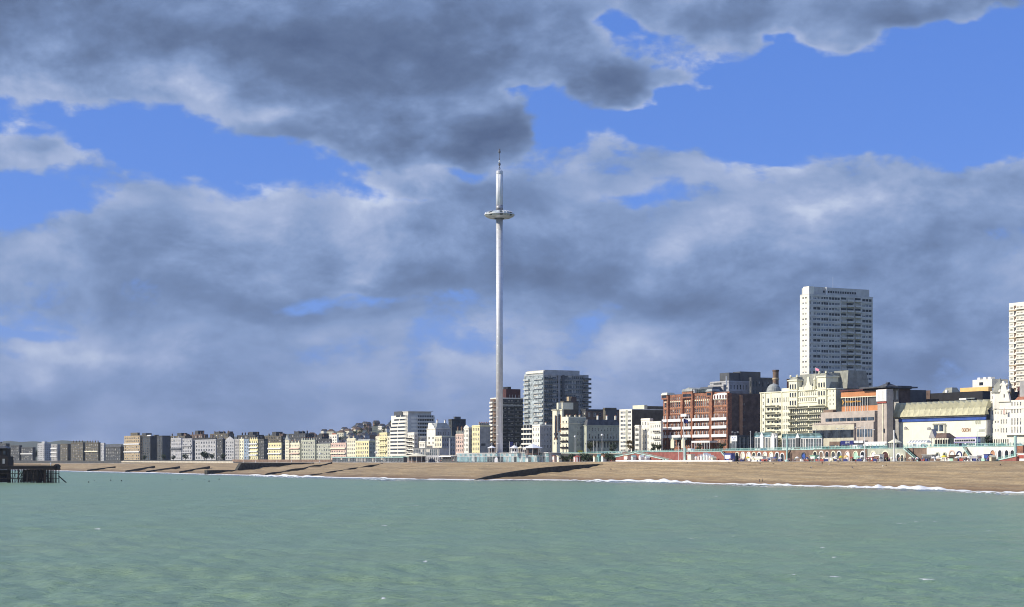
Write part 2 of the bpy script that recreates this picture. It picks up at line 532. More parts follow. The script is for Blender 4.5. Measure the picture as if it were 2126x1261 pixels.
class Bld:
    """a building: front along local x facing the sea (-y), visible end at x = L facing +x"""
    def __init__(s, name, label, cat, xl, xc, xr, ytop, material, back=0.0, D=None, tan=None, zb=None, W=None, group=None, rv=.22):
        s.D = D if D else bldD(xc) + back
        tn = tan if tan is not None else lerp(TANS, xc)
        d = Vector((-tn, 1.0, 0)).normalized()
        s.ux = -d
        s.uy = Vector((d.y, -d.x, 0))
        s.C = col(xc, s.D, 0)
        s.zb = zb if zb is not None else lerp(ZR, xc) - .3
        s.L = -s._a(s.ux, xl)
        s.W = W if W else (s._a(s.uy, xr) if xr > xc + .5 else 16.0)
        s.h = s.z(ytop)
        base = s.C - s.ux * s.L
        s.e = ob(name, None, None, (base.x, base.y, s.zb), math.atan2(s.ux.y, s.ux.x))
        tag(s.e, label, cat, group)
        s.mat, s.rv = material, rv
        s.fo, s.so = [], []
        s.nw = 0

    def _a(s, u, px):
        k = (px - CX) / F
        return (k * s.C.y - s.C.x) / (u.x - k * u.y)

    def fx(s, px):
        return s.L + s._a(s.ux, px)

    def sy(s, px):
        return s._a(s.uy, px)

    def z(s, py, px=None):
        """height above the base of photo row py, at the near corner or on the front at column px"""
        Y = s.D if px is None else (s.C + s.ux * s._a(s.ux, px)).y
        return H + (HY - py) / F * Y - s.zb

    def sz(s, py, px):
        Y = (s.C + s.uy * s.sy(px)).y
        return H + (HY - py) / F * Y - s.zb

    def win(s, face, u0, u1, z0, z1, nc, nr, wf=.5, hf=.6, style='white', skip=None, rv=None, name='window'):
        holes = s.fo if face == 'f' else s.so
        cw, ch = (u1 - u0) / nc, (z1 - z0) / nr
        w, h = round(cw * wf * 20) / 20, round(ch * hf * 20) / 20
        rv = s.rv if rv is None else rv
        for r in range(nr):
            for c in range(nc):
                if skip and skip(c, r):
                    continue
                a = round(u0 + c * cw + (cw - w) / 2, 3)
                b = round(z0 + r * ch + (ch - h) / 2, 3)
                holes.append((a, round(a + w, 3), b, round(b + h, 3)))
                me = window_mesh(w, h, style)
                if face == 'f':
                    ob(name, me, s.e, (a, rv - .052, b))
                else:
                    ob(name, me, s.e, (s.L - rv + .052, a, b), R(90))
                s.nw += 1

    def box(s, name, x0, x1, y0, y1, z0, z1, material, parent=None):
        return ob(name, MB().box(x0, x1, y0, y1, z0, z1).mesh(name, material), parent or s.e)

    def add(s, name, mb, material, parent=None, smooth=False):
        return ob(name, mb.mesh(name, material), parent or s.e, smooth=smooth)

    def cornice(s, z, out=.35, t=.35, material=None, name='cornice'):
        b = MB().box(-out, s.L + out, -out, -.003, z, z + t).box(s.L + .003, s.L + out, 0, s.W, z, z + t)
        return s.add(name, b, material or s.mat)

    def parapet(s, z=None, hh=.9, material=None):
        z = s.h if z is None else z
        b = MB().box(0, s.L, 0, .3, z, z + hh).box(s.L - .3, s.L, .3, s.W, z, z + hh).box(0, .3, .3, s.W, z, z + hh)
        return s.add('parapet', b, material or s.mat)

    def chimneys(s, pos, z=None, hh=2.6, material=None, w=1.4):
        z = s.h if z is None else z
        me = None
        for (x, y) in pos:
            if me is None:
                b = MB().box(-w / 2, w / 2, -.45, .45, 0, hh, 0).box(-w / 2 - .1, w / 2 + .1, -.55, .55, hh, hh + .2, 0)
                for k in (-.35, 0, .35):
                    b.lathe([(.13, hh + .2), (.10, hh + .8)], 6, k * w, 0, 1)
                me = b.mesh('chimney', [material or s.mat, TILE])
            ob('chimney', me, s.e, (x, y, z))

    def mansard(s, hh, inset=1.6, material=None, dormers=0, name='roof', x0=0, x1=None):
        x1 = s.L if x1 is None else x1
        r = s.add(name, MB().taper(x0 + .1, x1 - .1, .5, s.W - .1, s.h + .02, s.h + hh, inset), material or SLATE)
        if dormers:
            me = MB().box(-.6, .6, 0, 1.6, 0, 1.5, 0).box(-.45, .45, -.03, 0, .15, 1.3, 1).taper(-.75, .75, -.2, 1.6, 1.5, 1.75, .3, m=0).mesh('dormer', [WPAINT, GLASS])
            for k in range(dormers):
                ob('dormer', me, r, (x0 + (x1 - x0) * (k + .5) / dormers, .55 + inset * .25, s.h + hh * .25))
        return r

    def band(s, face, u0, u1, z, depth, t, material, name='balcony', rail=None, railh=1.0, u_out=0):
        """a projecting slab with an upstand, one per storey bay"""
        b = MB()
        mats = [material, rail or material]
        if face == 'f':
            b.box(u0, u1, -depth, -.003, z, z + t, 0)
            b.box(u0, u1, -depth, -depth + .1, z + t, z + t + railh, 1)
            b.box(u0, u0 + .08, -depth + .1, -.003, z + t, z + t + railh, 1)
            b.box(u1 - .08, u1, -depth + .1, -.003, z + t, z + t + railh, 1)
        else:
            b.box(s.L + .003, s.L + depth, u0, u1, z, z + t, 0)
            b.box(s.L + depth - .1, s.L + depth, u0, u1, z + t, z + t + railh, 1)
            b.box(s.L + .003, s.L + depth - .1, u0, u0 + .08, z + t, z + t + railh, 1)
            b.box(s.L + .003, s.L + depth - .1, u1 - .08, u1, z + t, z + t + railh, 1)
        return s.add(name, b, mats)

    def iron(s, x0, x1, z, depth=1.1, material=None, solid=False):
        """balcony with an open railing"""
        b = MB().box(x0, x1, -depth, -.003, z, z + .14, 0)
        for k in range(int((x1 - x0) / .2) + 1):
            x = x0 + .03 + k * (x1 - x0 - .06) / max(1, int((x1 - x0) / .2))
            b.box(x - .03, x + .03, -depth, -depth + .06, z + .14, z + 1.02, 1)
        if solid:                                # close cast-iron panel behind the bars, dark underside
            b.box(x0 + .02, x1 - .02, -depth + .062, -depth + .1, z + .145, z + .86, 1)
            b.box(x0, x1, -depth, -.01, z - .28, z - .003, 1)
        b.box(x0, x1, -depth - .02, -depth + .08, z + 1.02, z + 1.1, 1)
        b.box(x0, x1, -depth - .01, -depth + .07, z + .5, z + .56, 1)
        return s.add('balcony', b, [s.mat, material or SLATE])

    def finish(s, roof=None, side=None, front=True):
        mb = MB()
        L, Wd, h = s.L, s.W, s.h
        holed(mb, 0, L, 0, h, s.fo, lambda u, d, z: (u, d, z), s.rv)
        holed(mb, 0, Wd, 0, h, s.so, lambda u, d, z: (L - d, u, z), s.rv, 1 if side else 0)  # a separate end colour often holds that end's shade
        mb.quad((L, Wd, 0), (0, Wd, 0), (0, Wd, h), (L, Wd, h))
        mb.quad((0, Wd, 0), (0, 0, 0), (0, 0, h), (0, Wd, h))
        mb.quad((0, 0, h), (L, 0, h), (L, Wd, h), (0, Wd, h), 2)
        s.add('wall', mb, [s.mat, side or s.mat, roof or SLATE])
        return s
# ------------------------------------------------------------------ the sea
def smoothstep(a, b, x):
    t = np.clip((x - a) / (b - a), 0, 1)
    return t * t * (3 - 2 * t)

def vnoise(x, y, seed=0):
    """smooth value noise, vectorised"""
    xi, yi = np.floor(x), np.floor(y)
    xf, yf = x - xi, y - yi
    u, v = xf * xf * (3 - 2 * xf), yf * yf * (3 - 2 * yf)

    def hsh(a, b):
        n = np.sin(a * 127.1 + b * 311.7 + seed * 74.7) * 43758.5453
        return n - np.floor(n)
    return (hsh(xi, yi) * (1 - u) + hsh(xi + 1, yi) * u) * (1 - v) + (hsh(xi, yi + 1) * (1 - u) + hsh(xi + 1, yi + 1) * u) * v

def grid_mesh(name, P3, mats, attr=None):
    nr, nc = P3.shape[:2]
    me = bpy.data.meshes.new(name)
    me.vertices.add(nr * nc)
    me.vertices.foreach_set('co', P3.reshape(-1).astype(np.float32))
    i = np.arange((nr - 1) * nc).reshape(nr - 1, nc)[:, :-1].reshape(-1)
    q = np.stack([i, i + 1, i + nc + 1, i + nc], 1).reshape(-1)
    n = len(i)
    me.loops.add(n * 4)
    me.loops.foreach_set('vertex_index', q.astype(np.int32))
    me.polygons.add(n)
    me.polygons.foreach_set('loop_start', np.arange(0, n * 4, 4, dtype=np.int32))
    me.polygons.foreach_set('loop_total', np.full(n, 4, dtype=np.int32))
    me.polygons.foreach_set('use_smooth', np.ones(n, dtype=bool))
    if attr is not None:
        for k, a in attr.items():
            at = me.attributes.new(k, 'FLOAT', 'POINT')
            at.data.foreach_set('value', a.reshape(-1).astype(np.float32))
    for m in mats:
        me.materials.append(m)
    me.update(calc_edges=True)
    me.validate()
    return me

def sea_material():
    m = bpy.data.materials.new('sea_water')
    m.use_nodes = True
    t = m.node_tree
    b = t.nodes['Principled BSDF']
    pos = nd(t, 'ShaderNodeNewGeometry').outputs['Position']
    lo, _ = noise(t, vmt(t, 'MULTIPLY', pos, (0.010, 0.022, 0.0)), 1.0, 4, 0.6, 0.4)
    mid, _ = noise(t, vmt(t, 'MULTIPLY', pos, (0.05, 0.10, 0.0)), 1.0, 4, 0.6)
    c = mixc(t, rng(t, lo, 0.34, 0.66), (0.204, 0.318, 0.196), (0.218, 0.318, 0.180))
    c = mixc(t, mth(t, 'MULTIPLY', rng(t, mid, 0.35, 0.7), 0.5), c, (0.186, 0.292, 0.182))
    at = nd(t, 'ShaderNodeAttribute', attribute_name='silt').outputs['Fac']
    c = mixc(t, mth(t, 'MULTIPLY', at, 0.75), c, (0.225, 0.265, 0.190))
    fo = nd(t, 'ShaderNodeAttribute', attribute_name='foam').outputs['Fac']
    fn, _ = noise(t, vmt(t, 'MULTIPLY', pos, (1.0, 1.0, 1.0)), 1.6, 3, 0.7)
    fm = rng(t, mth(t, 'ADD', fo, mth(t, 'MULTIPLY', mth(t, 'SUBTRACT', fn, 0.5), 0.9)), 0.50, 0.80)
    c = mixc(t, fm, c, (0.70, 0.72, 0.70))
    put(t, b.inputs['Base Color'], c)
    put(t, b.inputs['Roughness'], mth(t, 'ADD', mth(t, 'MULTIPLY', fm, 0.5), 0.30))
    b.inputs['IOR'].default_value = 1.333
    b.inputs['Specular IOR Level'].default_value = 0.38
    h1, _ = noise(t, vmt(t, 'MULTIPLY', pos, (0.42, 1.1, 0.5)), 1.0, 6, 0.7)
    h2, _ = noise(t, vmt(t, 'MULTIPLY', pos, (1.3, 3.6, 1.0)), 1.0, 4, 0.6)
    h0, _ = noise(t, vmt(t, 'MULTIPLY', pos, (0.07, 0.16, 0.0)), 1.0, 4, 0.6, 0.5)
    bn = nd(t, 'ShaderNodeBump')
    bn.inputs['Strength'].default_value = 0.85
    bn.inputs['Distance'].default_value = 0.7
    put(t, bn.inputs['Height'], mth(t, 'ADD', mth(t, 'MULTIPLY', h0, 2.6), mth(t, 'ADD', h1, mth(t, 'MULTIPLY', h2, 0.55))))
    put(t, b.inputs['Normal'], bn.outputs[0])
    return m

def make_sea():
    rs = np.exp(np.linspace(math.log(95), math.log(2700), 900))
    az = np.linspace(-0.40, 0.335, 620)
    RR, AA = np.meshgrid(rs, az, indexing='ij')
    X, Y = RR * np.tan(AA), RR.copy()
    Z = np.zeros_like(X)
    step = RR * (math.log(2700 / 95) / 900)
    rg = np.random.RandomState(3)
    crest = np.zeros_like(X)
    for k in range(46):
        lam = 2.2 * (1.085 ** k) if k < 40 else 30 + 8 * (k - 40)
        if lam > 70:
            break
        th = R(70) + rg.normal(0, .75)           # waves run in towards the beach
        kx, ky = math.cos(th) * 2 * math.pi / lam, math.sin(th) * 2 * math.pi / lam
        a = 0.0150 * lam ** 0.62 * (1.0 if lam < 6 else (.62 if lam < 12 else .25))
        fade = smoothstep(3.5, 8.0, lam / step)
        ph = kx * X + ky * Y + rg.uniform(0, 6.28)
        w = np.sin(ph)
        Z += a * fade * (w + .35 * np.cos(2 * ph))
        crest += a * w
    gust = vnoise(X / 34, Y / 60, 1) * .6 + vnoise(X / 9, Y / 14, 2) * .4
    sx = (X / Y) * F + CX
    shore = np.interp(sx, [a for a, b in SHORE], [b for a, b in SHORE])
    gap = shore - Y
    Z *= smoothstep(-60, 40, gap) * .75 + .25
    fl = vnoise(X / 2.0 + Y * .05, Y / 3.0, 21) * .62 + vnoise(X / .9, Y / 1.6, 22) * .38
    foam = smoothstep(.83, .90, fl + np.clip(crest, -1, 1) * .07) * smoothstep(.58, .70, gust) * smoothstep(10, 60, gap)
    silt = smoothstep(170, 10, gap) * (.45 + .55 * vnoise(X / 40, Y / 18, 5)) + .12 * smoothstep(.5, .8, vnoise(X / 60, Y / 40, 9))
    me = grid_mesh('sea', np.stack([X, Y, Z], -1), [sea_material()], {'foam': foam, 'silt': silt})
    bm = bmesh.new()
    bm.from_mesh(me)
    S = 9000                                    # the same water running on to the horizon on every side, a hand below the near swell
    vs = [bm.verts.new((x, y, -.9)) for x, y in ((-S, -S), (S, -S), (S, S), (-S, S))]
    bm.faces.new(vs)
    bm.to_mesh(me)
    bm.free()
    struct(ob('sea', me), label='choppy grey-green sea with scattered small whitecaps')
make_sea()

# ------------------------------------------------------------------ the shingle beach
def beach_material():
    m = bpy.data.materials.new('shingle')
    m.use_nodes = True
    t = m.node_tree
    b = t.nodes['Principled BSDF']
    b.inputs['Roughness'].default_value = 0.9
    pos = nd(t, 'ShaderNodeNewGeometry').outputs['Position']
    z = nd_sep(t, pos)[2]
    ht, _ = noise(t, vmt(t, 'MULTIPLY', pos, (.05, .03, 1.3)), 1.0, 7, .68, .4)
    fi, _ = noise(t, pos, .7, 8, .82)
    c = mixc(t, rng(t, ht, .35, .68), (0.305, 0.212, 0.105), (0.470, 0.350, 0.190))
    c = mixc(t, mth(t, 'MULTIPLY', rng(t, fi, .40, .68), .75), c, (0.185, 0.135, 0.082))
    wet = rng(t, mth(t, 'ADD', z, mth(t, 'MULTIPLY', mth(t, 'SUBTRACT', ht, .5), 2.4)), .5, 3.0, 1.0, 0.0)
    c = mixc(t, mth(t, 'MULTIPLY', wet, .75), c, (0.150, 0.088, 0.045))
    put(t, b.inputs['Base Color'], c)
    bn = nd(t, 'ShaderNodeBump')
    bn.inputs['Strength'].default_value = .8
    bn.inputs['Distance'].default_value = .35
    put(t, bn.inputs['Height'], fi)
    put(t, b.inputs['Normal'], bn.outputs[0])
    return m

def make_beach():
    xs = np.concatenate([np.arange(-400, 0, 20), np.arange(0, 2320, 5)])
    fs = np.concatenate([[-.5, -.25, -.1], np.linspace(0, 1, 70), [1.04]])
    P3 = np.zeros((len(fs), len(xs), 3))
    for j, x in enumerate(xs):
        Ds, Dc, zc = lerp(SHORE, x), lerp(CREST, x), lerp(ZC, x)
        D = Ds * (1 - fs) + Dc * fs
        P3[:, j, 0] = (x - CX) / F * D
        P3[:, j, 1] = D
        P3[:, j, 2] = np.array([zc * prof(min(f, 1)) for f in fs])
    n = (vnoise(P3[..., 0] / 16, P3[..., 1] / 16, 4) - .5) * .9 + (vnoise(P3[..., 0] / 5, P3[..., 1] / 5, 6) - .5) * .45
    # storm ridges that run along the beach
    fr = np.repeat(fs[:, None], len(xs), 1) + (vnoise(P3[..., 0] / 30, P3[..., 1] / 30, 8) - .5) * .12
    n += .30 * np.sin(fr * 26) * np.clip(fr * 2, 0, 1) + .14 * np.sin(fr * 71 + 2)
    fade = np.clip(fs / .08, 0, 1) * np.clip((1.02 - fs) / .08, 0, 1)
    P3[..., 2] += n * fade[:, None]
    P3[-1, :, 2] = P3[-2, :, 2] - 2.5
    struct(ob('beach', grid_mesh('beach', P3, [beach_material()])), label='broad tan shingle beach sloping down to the sea')
make_beach()

def strip(name, rows, material, label, kind='structure', x0=-400, x1=2300, dx=20):
    """a ribbon of ground along the coast; rows are functions of the bearing column"""
    xs = np.arange(x0, x1 + 1, dx)
    P3 = np.array([[tuple(r(x)) for x in xs] for r in rows])
    return struct(ob(name, grid_mesh(name, P3, [material])), kind, label)

PAVE = mat('promenade_paving', (0.36, 0.33, 0.29), var=.1, scale=.2)
ASPH = mat('asphalt', (0.055, 0.055, 0.058), var=.15)
EARTH = mat('town_ground', (0.10, 0.11, 0.07), var=.25, scale=.02)
strip('promenade', [lambda x: col(x, lerp(CREST, x) + .5, lerp(ZC, x) - .6), lambda x: col(x, lerp(CREST, x) + .6, lerp(ZC, x) + .12), lambda x: col(x, lerp(WALL, x) + 1, lerp(ZC, x) + .12)], PAVE, 'lower promenade paving at the top of the beach')
strip('pavement', [lambda x: col(x, lerp(WALL, x) + 1.5, lerp(ZR, x)), lambda x: col(x, lerp(WALL, x) + 18, lerp(ZR, x)), lambda x: col(x, lerp(WALL, x) + 18.1, lerp(ZR, x) - .3)], PAVE, 'upper promenade pavement behind the railing')
strip('road', [lambda x: col(x, lerp(WALL, x) + 18, lerp(ZR, x) - .13), lambda x: col(x, lerp(WALL, x) + 42, lerp(ZR, x) - .13)], ASPH, 'seafront road between the promenade and the hotels')
strip('road_marking', [lambda x: col(x, lerp(WALL, x) + 29.9, lerp(ZR, x) - .126), lambda x: col(x, lerp(WALL, x) + 30.2, lerp(ZR, x) - .126)], WPAINT, 'white centre line of the seafront road')

def hill(x, D):
    """height of the land behind the front"""
    z = lerp(ZR, x) - .16
    a = max(0.0, (D - bldD(x) - 120) / 1500)
    up = 58 * math.exp(-((x - 830) / 330) ** 2)
    z += up * min(1, a * 1.15) ** 1.2
    far = max(0.0, (D - 3200) / 2600)
    z += far * (44 + 5 * math.sin(x / 61.0) + 2.5 * math.sin(x / 23.0 + 1) + 1.5 * math.sin(x / 9.0)) if x < 900 else far * 30
    return z
strip('ground', [(lambda k: (lambda x: col(x, (lerp(WALL, x) + 42) if k == 0 else (bldD(x) + 100) * (1 - k / 14) + 7200 * (k / 14), (lerp(ZR, x) - .16) if k < 2 else hill(x, (bldD(x) + 100) * (1 - k / 14) + 7200 * (k / 14)))))(k) for k in range(15)],
      EARTH, 'town ground rising to low green hills', x0=-700, x1=3000, dx=12)

# ------------------------------------------------------------------ surf along the waterline
def surf_material():
    m = bpy.data.materials.new('sea_foam')
    m.use_nodes = True
    t = m.node_tree
    b = t.nodes['Principled BSDF']
    pos = nd(t, 'ShaderNodeNewGeometry').outputs['Position']
    n, _ = noise(t, vmt(t, 'MULTIPLY', pos, (.35, .35, 1.2)), 1.0, 5, .7)
    at = nd(t, 'ShaderNodeAttribute', attribute_name='foam').outputs['Fac']
    f = rng(t, mth(t, 'ADD', at, mth(t, 'MULTIPLY', mth(t, 'SUBTRACT', n, .5), .9)), .40, .60)
    put(t, b.inputs['Base Color'], mixc(t, f, (0.150, 0.185, 0.140), (0.80, 0.80, 0.78)))
    put(t, b.inputs['Roughness'], mth(t, 'ADD', mth(t, 'MULTIPLY', f, .6), .2))
    return m
SURF = [(-60, .5), (130, .8), (200, .5), (260, .7), (320, 1.0), (350, .9), (400, .5), (440, .4), (500, .7), (540, 1.6), (600, 2.0), (640, 1.6), (690, .9), (740, .9), (800, 1.2), (850, .7), (960, .5), (1000, .25),
        (1040, .6), (1070, 1.0), (1130, 1.1), (1170, .8), (1220, 1.0), (1260, 1.7), (1320, 2.0), (1380, 2.3), (1400, 2.4), (1440, 1.2), (1480, .8), (1530, 1.0), (1560, 1.2), (1620, 1.5), (1660, 1.2), (1700, .9),
        (1740, 1.0), (1780, 1.6), (1830, 1.9), (1880, 2.0), (1930, 1.9), (1960, 1.4), (1990, .7), (2020, .4), (2050, .8), (2080, .4), (2110, .7), (2126, 1.0), (2300, 1.0)]

def make_surf():
    m = surf_material()
    xs = np.arange(-60, 2300, 1.5)
    rows = [-26, -19, -13, -9, -6.5, -5, -3.8, -2, 1, 4, 7, 10]
    P3 = np.zeros((len(rows), len(xs), 3))
    fo = np.zeros((len(rows), len(xs)))
    for j, x in enumerate(xs):
        D0 = lerp(SHORE, x)
        a = lerp(SURF, x) * .95
        wob = (math.sin(x / 17) + .7 * math.sin(x / 7.3 + 1)) * 2.0
        jag = .70 + .30 * math.sin(x * .137 + 2 * math.sin(x * .031)) * math.sin(x * .071 + 1)
        hs = [-.5, .05, .25, .75, 1.0, 1.0, .75, .5, .35, .25, .12, -.6]
        for i, r in enumerate(rows):
            D = D0 + r + wob
            P3[i, j] = ((x - CX) / F * D, D, .10 + a * hs[i] * (jag if 3 <= i <= 7 else 1) + max(0, r) * .07)
            fo[i, j] = min(1, (0, .12, .30, .62, .9, 1, 1, .95, .8, .7, .6, .4)[i] * (.62 + .5 * a))
    struct(ob('surf', grid_mesh('surf', P3, [m], {'foam': fo})), 'stuff', 'white broken surf along the waterline')
    # a second line of low rollers further out
    for (x0, x1, off, hh) in ((480, 690, 34, .8), (690, 860, 40, .45), (1490, 1640, 26, .35), (1180, 1320, 24, .5), (1960, 2126, 20, .5)):
        xs = np.arange(x0, x1, 2.0)
        P3 = np.zeros((6, len(xs), 3))
        fo = np.zeros((6, len(xs)))
        for j, x in enumerate(xs):
            e = math.sin(math.pi * (x - x0) / (x1 - x0))
            D0 = lerp(SHORE, x) - off + 4 * math.sin(x / 13)
            for i, (r, h2, f2) in enumerate(((-7, -.5, 0), (-3, .3, .3), (-1, 1, .8), (.6, 1, .9), (3, .4, .6), (8, -.5, .2))):
                P3[i, j] = ((x - CX) / F * (D0 + r), D0 + r, h2 * hh * e * (.6 + .4 * math.sin(x * .31)))
                fo[i, j] = f2 * e
        struct(ob('surf', grid_mesh('surf', P3, [m], {'foam': fo})), 'stuff', 'low white roller breaking off the beach')
make_surf()
# ------------------------------------------------------------------ the far front, left of the white apartment block
def row(name, label, xl, xc, xr, ytop, material, nc, nr, back=0, roof=None, sc=0, style='white', wf=.5, hf=.58, chim=0, cap=True, dorm=0, rh=3.0, cat='building', group=None, side=None, bands=0, bandm=None, D=None, tan=None, rmat=None, W=None, ground=3.6):
    b = Bld(name, label, cat, xl, xc, xr, ytop, material, back=back, D=D, group=group, tan=tan, W=W)
    if nc and nr:
        b.win('f', .4, b.L - .4, .8, b.h - .5, nc, nr, wf, hf, style)
    if sc:
        b.win('s', .6, b.W - .6, .8, b.h - .5, sc, nr, wf * .8, hf, style)
    if cap:
        b.cornice(b.h - .3, .25, .3, material)
        b.parapet(b.h, .7)
    if roof == 'mansard':
        b.mansard(rh, 1.3, rmat or SLATE, dorm)
    if roof == 'gable':
        m = MB().prism([(-.3, b.h + .02), (b.L + .3, b.h + .02), (b.L / 2, b.h + rh)], -.2, b.W)
        b.add('roof', m, rmat or SLATE)
    if roof == 'pediment':
        b.add('pediment', MB().prism([(.2, b.h + .7), (b.L - .2, b.h + .7), (b.L / 2, b.h + .7 + rh)], -.15, .6), material)
    if roof == 'plant':
        b.box('plant_room', b.L * .3, b.L * .75, b.W * .3, b.W * .7, b.h + .02, b.h + rh, rmat or DKGREY)
    if chim:
        b.chimneys([(b.L * (k + .5) / chim, b.W * .45) for k in range(chim)], b.h + (rh if roof == 'mansard' else 0), 2.2, material if not roof else BRWN)
    for k in range(bands):
        z = .8 + (b.h - 1.3) * (k + 1) / (bands + 1)
        b.band('f', 0, b.L, z, 1.0, .2, bandm or WPAINT)
    return b.finish(side=side)

G1 = 'hazy apartment blocks at the far end of the seafront'  # wall colours of these far blocks darkened to carry cloud shade
row('apartment_block', 'low dark block at the left edge behind the ruined pier', -40, 12, 20, 922, DKBRICK, 6, 6, roof='plant', group=G1)
row('apartment_block', 'long dark low terrace right of the ruined pier pavilion', 22, 40, 46, 926, DKBRICK, 7, 5, group=G1)
row('apartment_block', 'dark grey block with a pale band above the broken deck', 44, 68, 74, 930, DKBRICK, 6, 5, bands=1, group=G1)
row('apartment_block', 'pale grey tower with stacked balconies above the pier tip', 78, 92, 106, 922, PALEG, 4, 8, sc=3, roof='plant', rmat=PALEG, group=G1)
row('apartment_block', 'narrow lilac grey block right of the far pale tower', 106, 119, 125, 924, GREYR, 4, 7, bands=3, group=G1)
row('apartment_block', 'dark olive block among trees at the far left', 125, 140, 147, 923, OLIVE, 4, 6, group=G1)
row('apartment_block', 'brown grey terrace with a pale ground floor at the far left', 147, 172, 177, 920, OLIVE, 7, 6, chim=4, group=G1)
row('apartment_block', 'dark terrace with small cream gables at the far left', 177, 204, 209, 920, OLIVE, 7, 6, bands=1, bandm=CREAM, chim=5, group=G1)
row('apartment_block', 'slim pale end house beside a black block at the far left', 209, 216, 219, 921, PALEG, 2, 6, group=G1)
row('apartment_block', 'black brick block just left of the tan seven storey block', 219, 250, 257, 929, DKBRICK, 8, 4, roof='mansard', group=G1)
b = row('apartment_block', 'tan and dark brick apartment block with white lower balconies', 258, 290, 302, 906, TAN, 8, 8, roof='plant', rh=4, rmat=OLIVE, sc=2, bands=2)
row('apartment_block', 'dark tower block with one white vertical strip beside the tan block', 296, 312, 328, 907, DKBRICK, 4, 9, sc=4, style='band', roof='plant', rmat=WPAINT, rh=2)
row('apartment_block', 'darkest tower block of the far row with thin pale edges', 326, 337, 354, 906, DKBRICK, 3, 9, sc=4, style='band', side=DKGREY)
row('hotel', 'tall pale grey house with a first floor verandah beside the dark towers', 355, 376, 379, 911, PALEG, 5, 6, bands=1, bandm=SLATE, chim=2)  # white stucco from here to the pediment greyed for cloud shade
row('hotel', 'pale grey corner house with wide bay beside the long grey terrace', 379, 398, 401, 912, PALEG, 4, 6, bands=2, bandm=PALEG)
row('terrace', 'long pale grey terrace with regular dark windows', 400, 448, 451, 914, PALEG, 9, 5, roof='mansard', rh=2.5, chim=3)
row('terrace', 'shadowed dark green terrace end right of the long grey terrace', 450, 462, 468, 913, DKBRICK, 4, 5, roof='mansard', rh=2.2)
row('hotel', 'pale grey house topped by a small pediment', 468, 486, 488, 915, PALEG, 4, 6, roof='pediment', rh=3.4)
row('house', 'narrow mauve grey house right of the pedimented house', 487, 496, 498, 913, GREYR, 3, 6)
row('house', 'narrow cream house left of the slate blue house', 497, 506, 507, 913, CREAM, 2, 6, chim=1)
row('house', 'narrow slate blue house between two cream houses', 507, 516, 518, 914, BLUEG, 2, 6)
row('hotel', 'pale yellow hotel with tiers of white balconies', 517, 535, 538, 914, YELLOW, 4, 6, bands=4, chim=4)
row('house', 'dark green shadowed house right of the balconied yellow hotel', 537, 548, 556, 913, DKBRICK, 3, 6, sc=2, side=DKGREY)
row('hotel', 'square pale yellow hotel with white corner bays', 557, 584, 586, 921, YELLOW, 5, 5, bands=2)
row('house', 'slim cream house with a pointed turret roof', 592, 600, 602, 914, CREAM, 2, 6, roof='gable', rh=5, rmat=LEAD)
row('terrace', 'cream and pink bay fronted terrace left of the grey green block', 602, 622, 626, 921, CREAM, 6, 5, chim=3, bands=2, bandm=PINK)
row('terrace', 'shaded grey green stucco block with rows of small windows', 625, 654, 657, 915, SAGE, 6, 5, chim=6, roof=None)  # this block and the next have their shade in the wall colour
row('terrace', 'lower shaded grey green block under a black mansard roof', 656, 686, 690, 923, SAGE, 6, 4, roof='mansard', rh=5.0, dorm=4, rmat=SLATE)
row('terrace', 'cream terrace with pink bands under the white roof block', 687, 718, 721, 921, PINK, 6, 5, bands=2, bandm=CREAM)
row('apartment_block', 'tall white block standing up behind the pink terrace', 684, 700, 703, 904, WHITE, 3, 8, back=70, roof='plant', rmat=TILE, rh=2)
row('hotel', 'cream house with a raised square tower', 720, 738, 740, 912, CREAM, 4, 5, chim=2)
row('hotel', 'low yellow hotel with a dark glazed porch', 738, 766, 781, 917, YELLOW, 6, 4, roof='mansard', rh=2, rmat=LEAD, side=SAGE, sc=2)  # grey-green end is the yellow wall with its shade as colour
row('house', 'narrow cream house left of the tall yellow one', 780, 789, 790, 908, CREAM, 2, 6)
row('apartment_block', 'tall pale yellow block near the white apartment building', 788, 803, 805, 900, YELLOW, 3, 8, bands=3, bandm=YELLOW)
row('house', 'cream house against the white apartment building', 804, 816, 817, 907, CREAM, 3, 6)
# roofs and taller blocks behind that row
G2 = 'dark rooftop blocks behind the far seafront terraces'
for i, (lab, x0, x1, x2, y, m, ch) in enumerate((('squat dark block with green plant room above the tan block', 286, 322, 330, 903, OLIVE, 0), ('dark roof line behind the pale verandah house', 345, 384, 398, 905, OLIVE, 3),
                                ('dark block with reddish chimneys behind the long grey terrace', 392, 420, 432, 902, DARKB, 5), ('broad dark block behind the pedimented house', 436, 474, 486, 900, OLIVE, 4),
                                ('long dark roof block behind the slate blue house', 492, 530, 548, 903, DKBRICK, 6), ('dark roof line with antennas behind the square yellow hotel', 546, 584, 604, 905, OLIVE, 5),
                                ('dark block with a raised tank behind the turreted house', 600, 634, 652, 900, DKBRICK, 4), ('dark low block left of the white roof block', 646, 668, 682, 907, DKBRICK, 3))):
    b = row('rear_block', lab, x0, x1, x2, y, m, 7, 7, back=110 + 12 * (i % 3), chim=ch, sc=2, group=G2, cap=False, side=m)
    x = b.L * (.15 + .5 * ((i * 37) % 10) / 10)
    b.box('plant_room', x, x + b.L * .22, 2, 9, b.h + .02, b.h + 2.2 + (i % 3), DKBRICK)
    if i % 2:
        b.box('water_tank', b.L * .8, b.L * .92, 3, 7, b.h + .02, b.h + 2.0, DARKB)
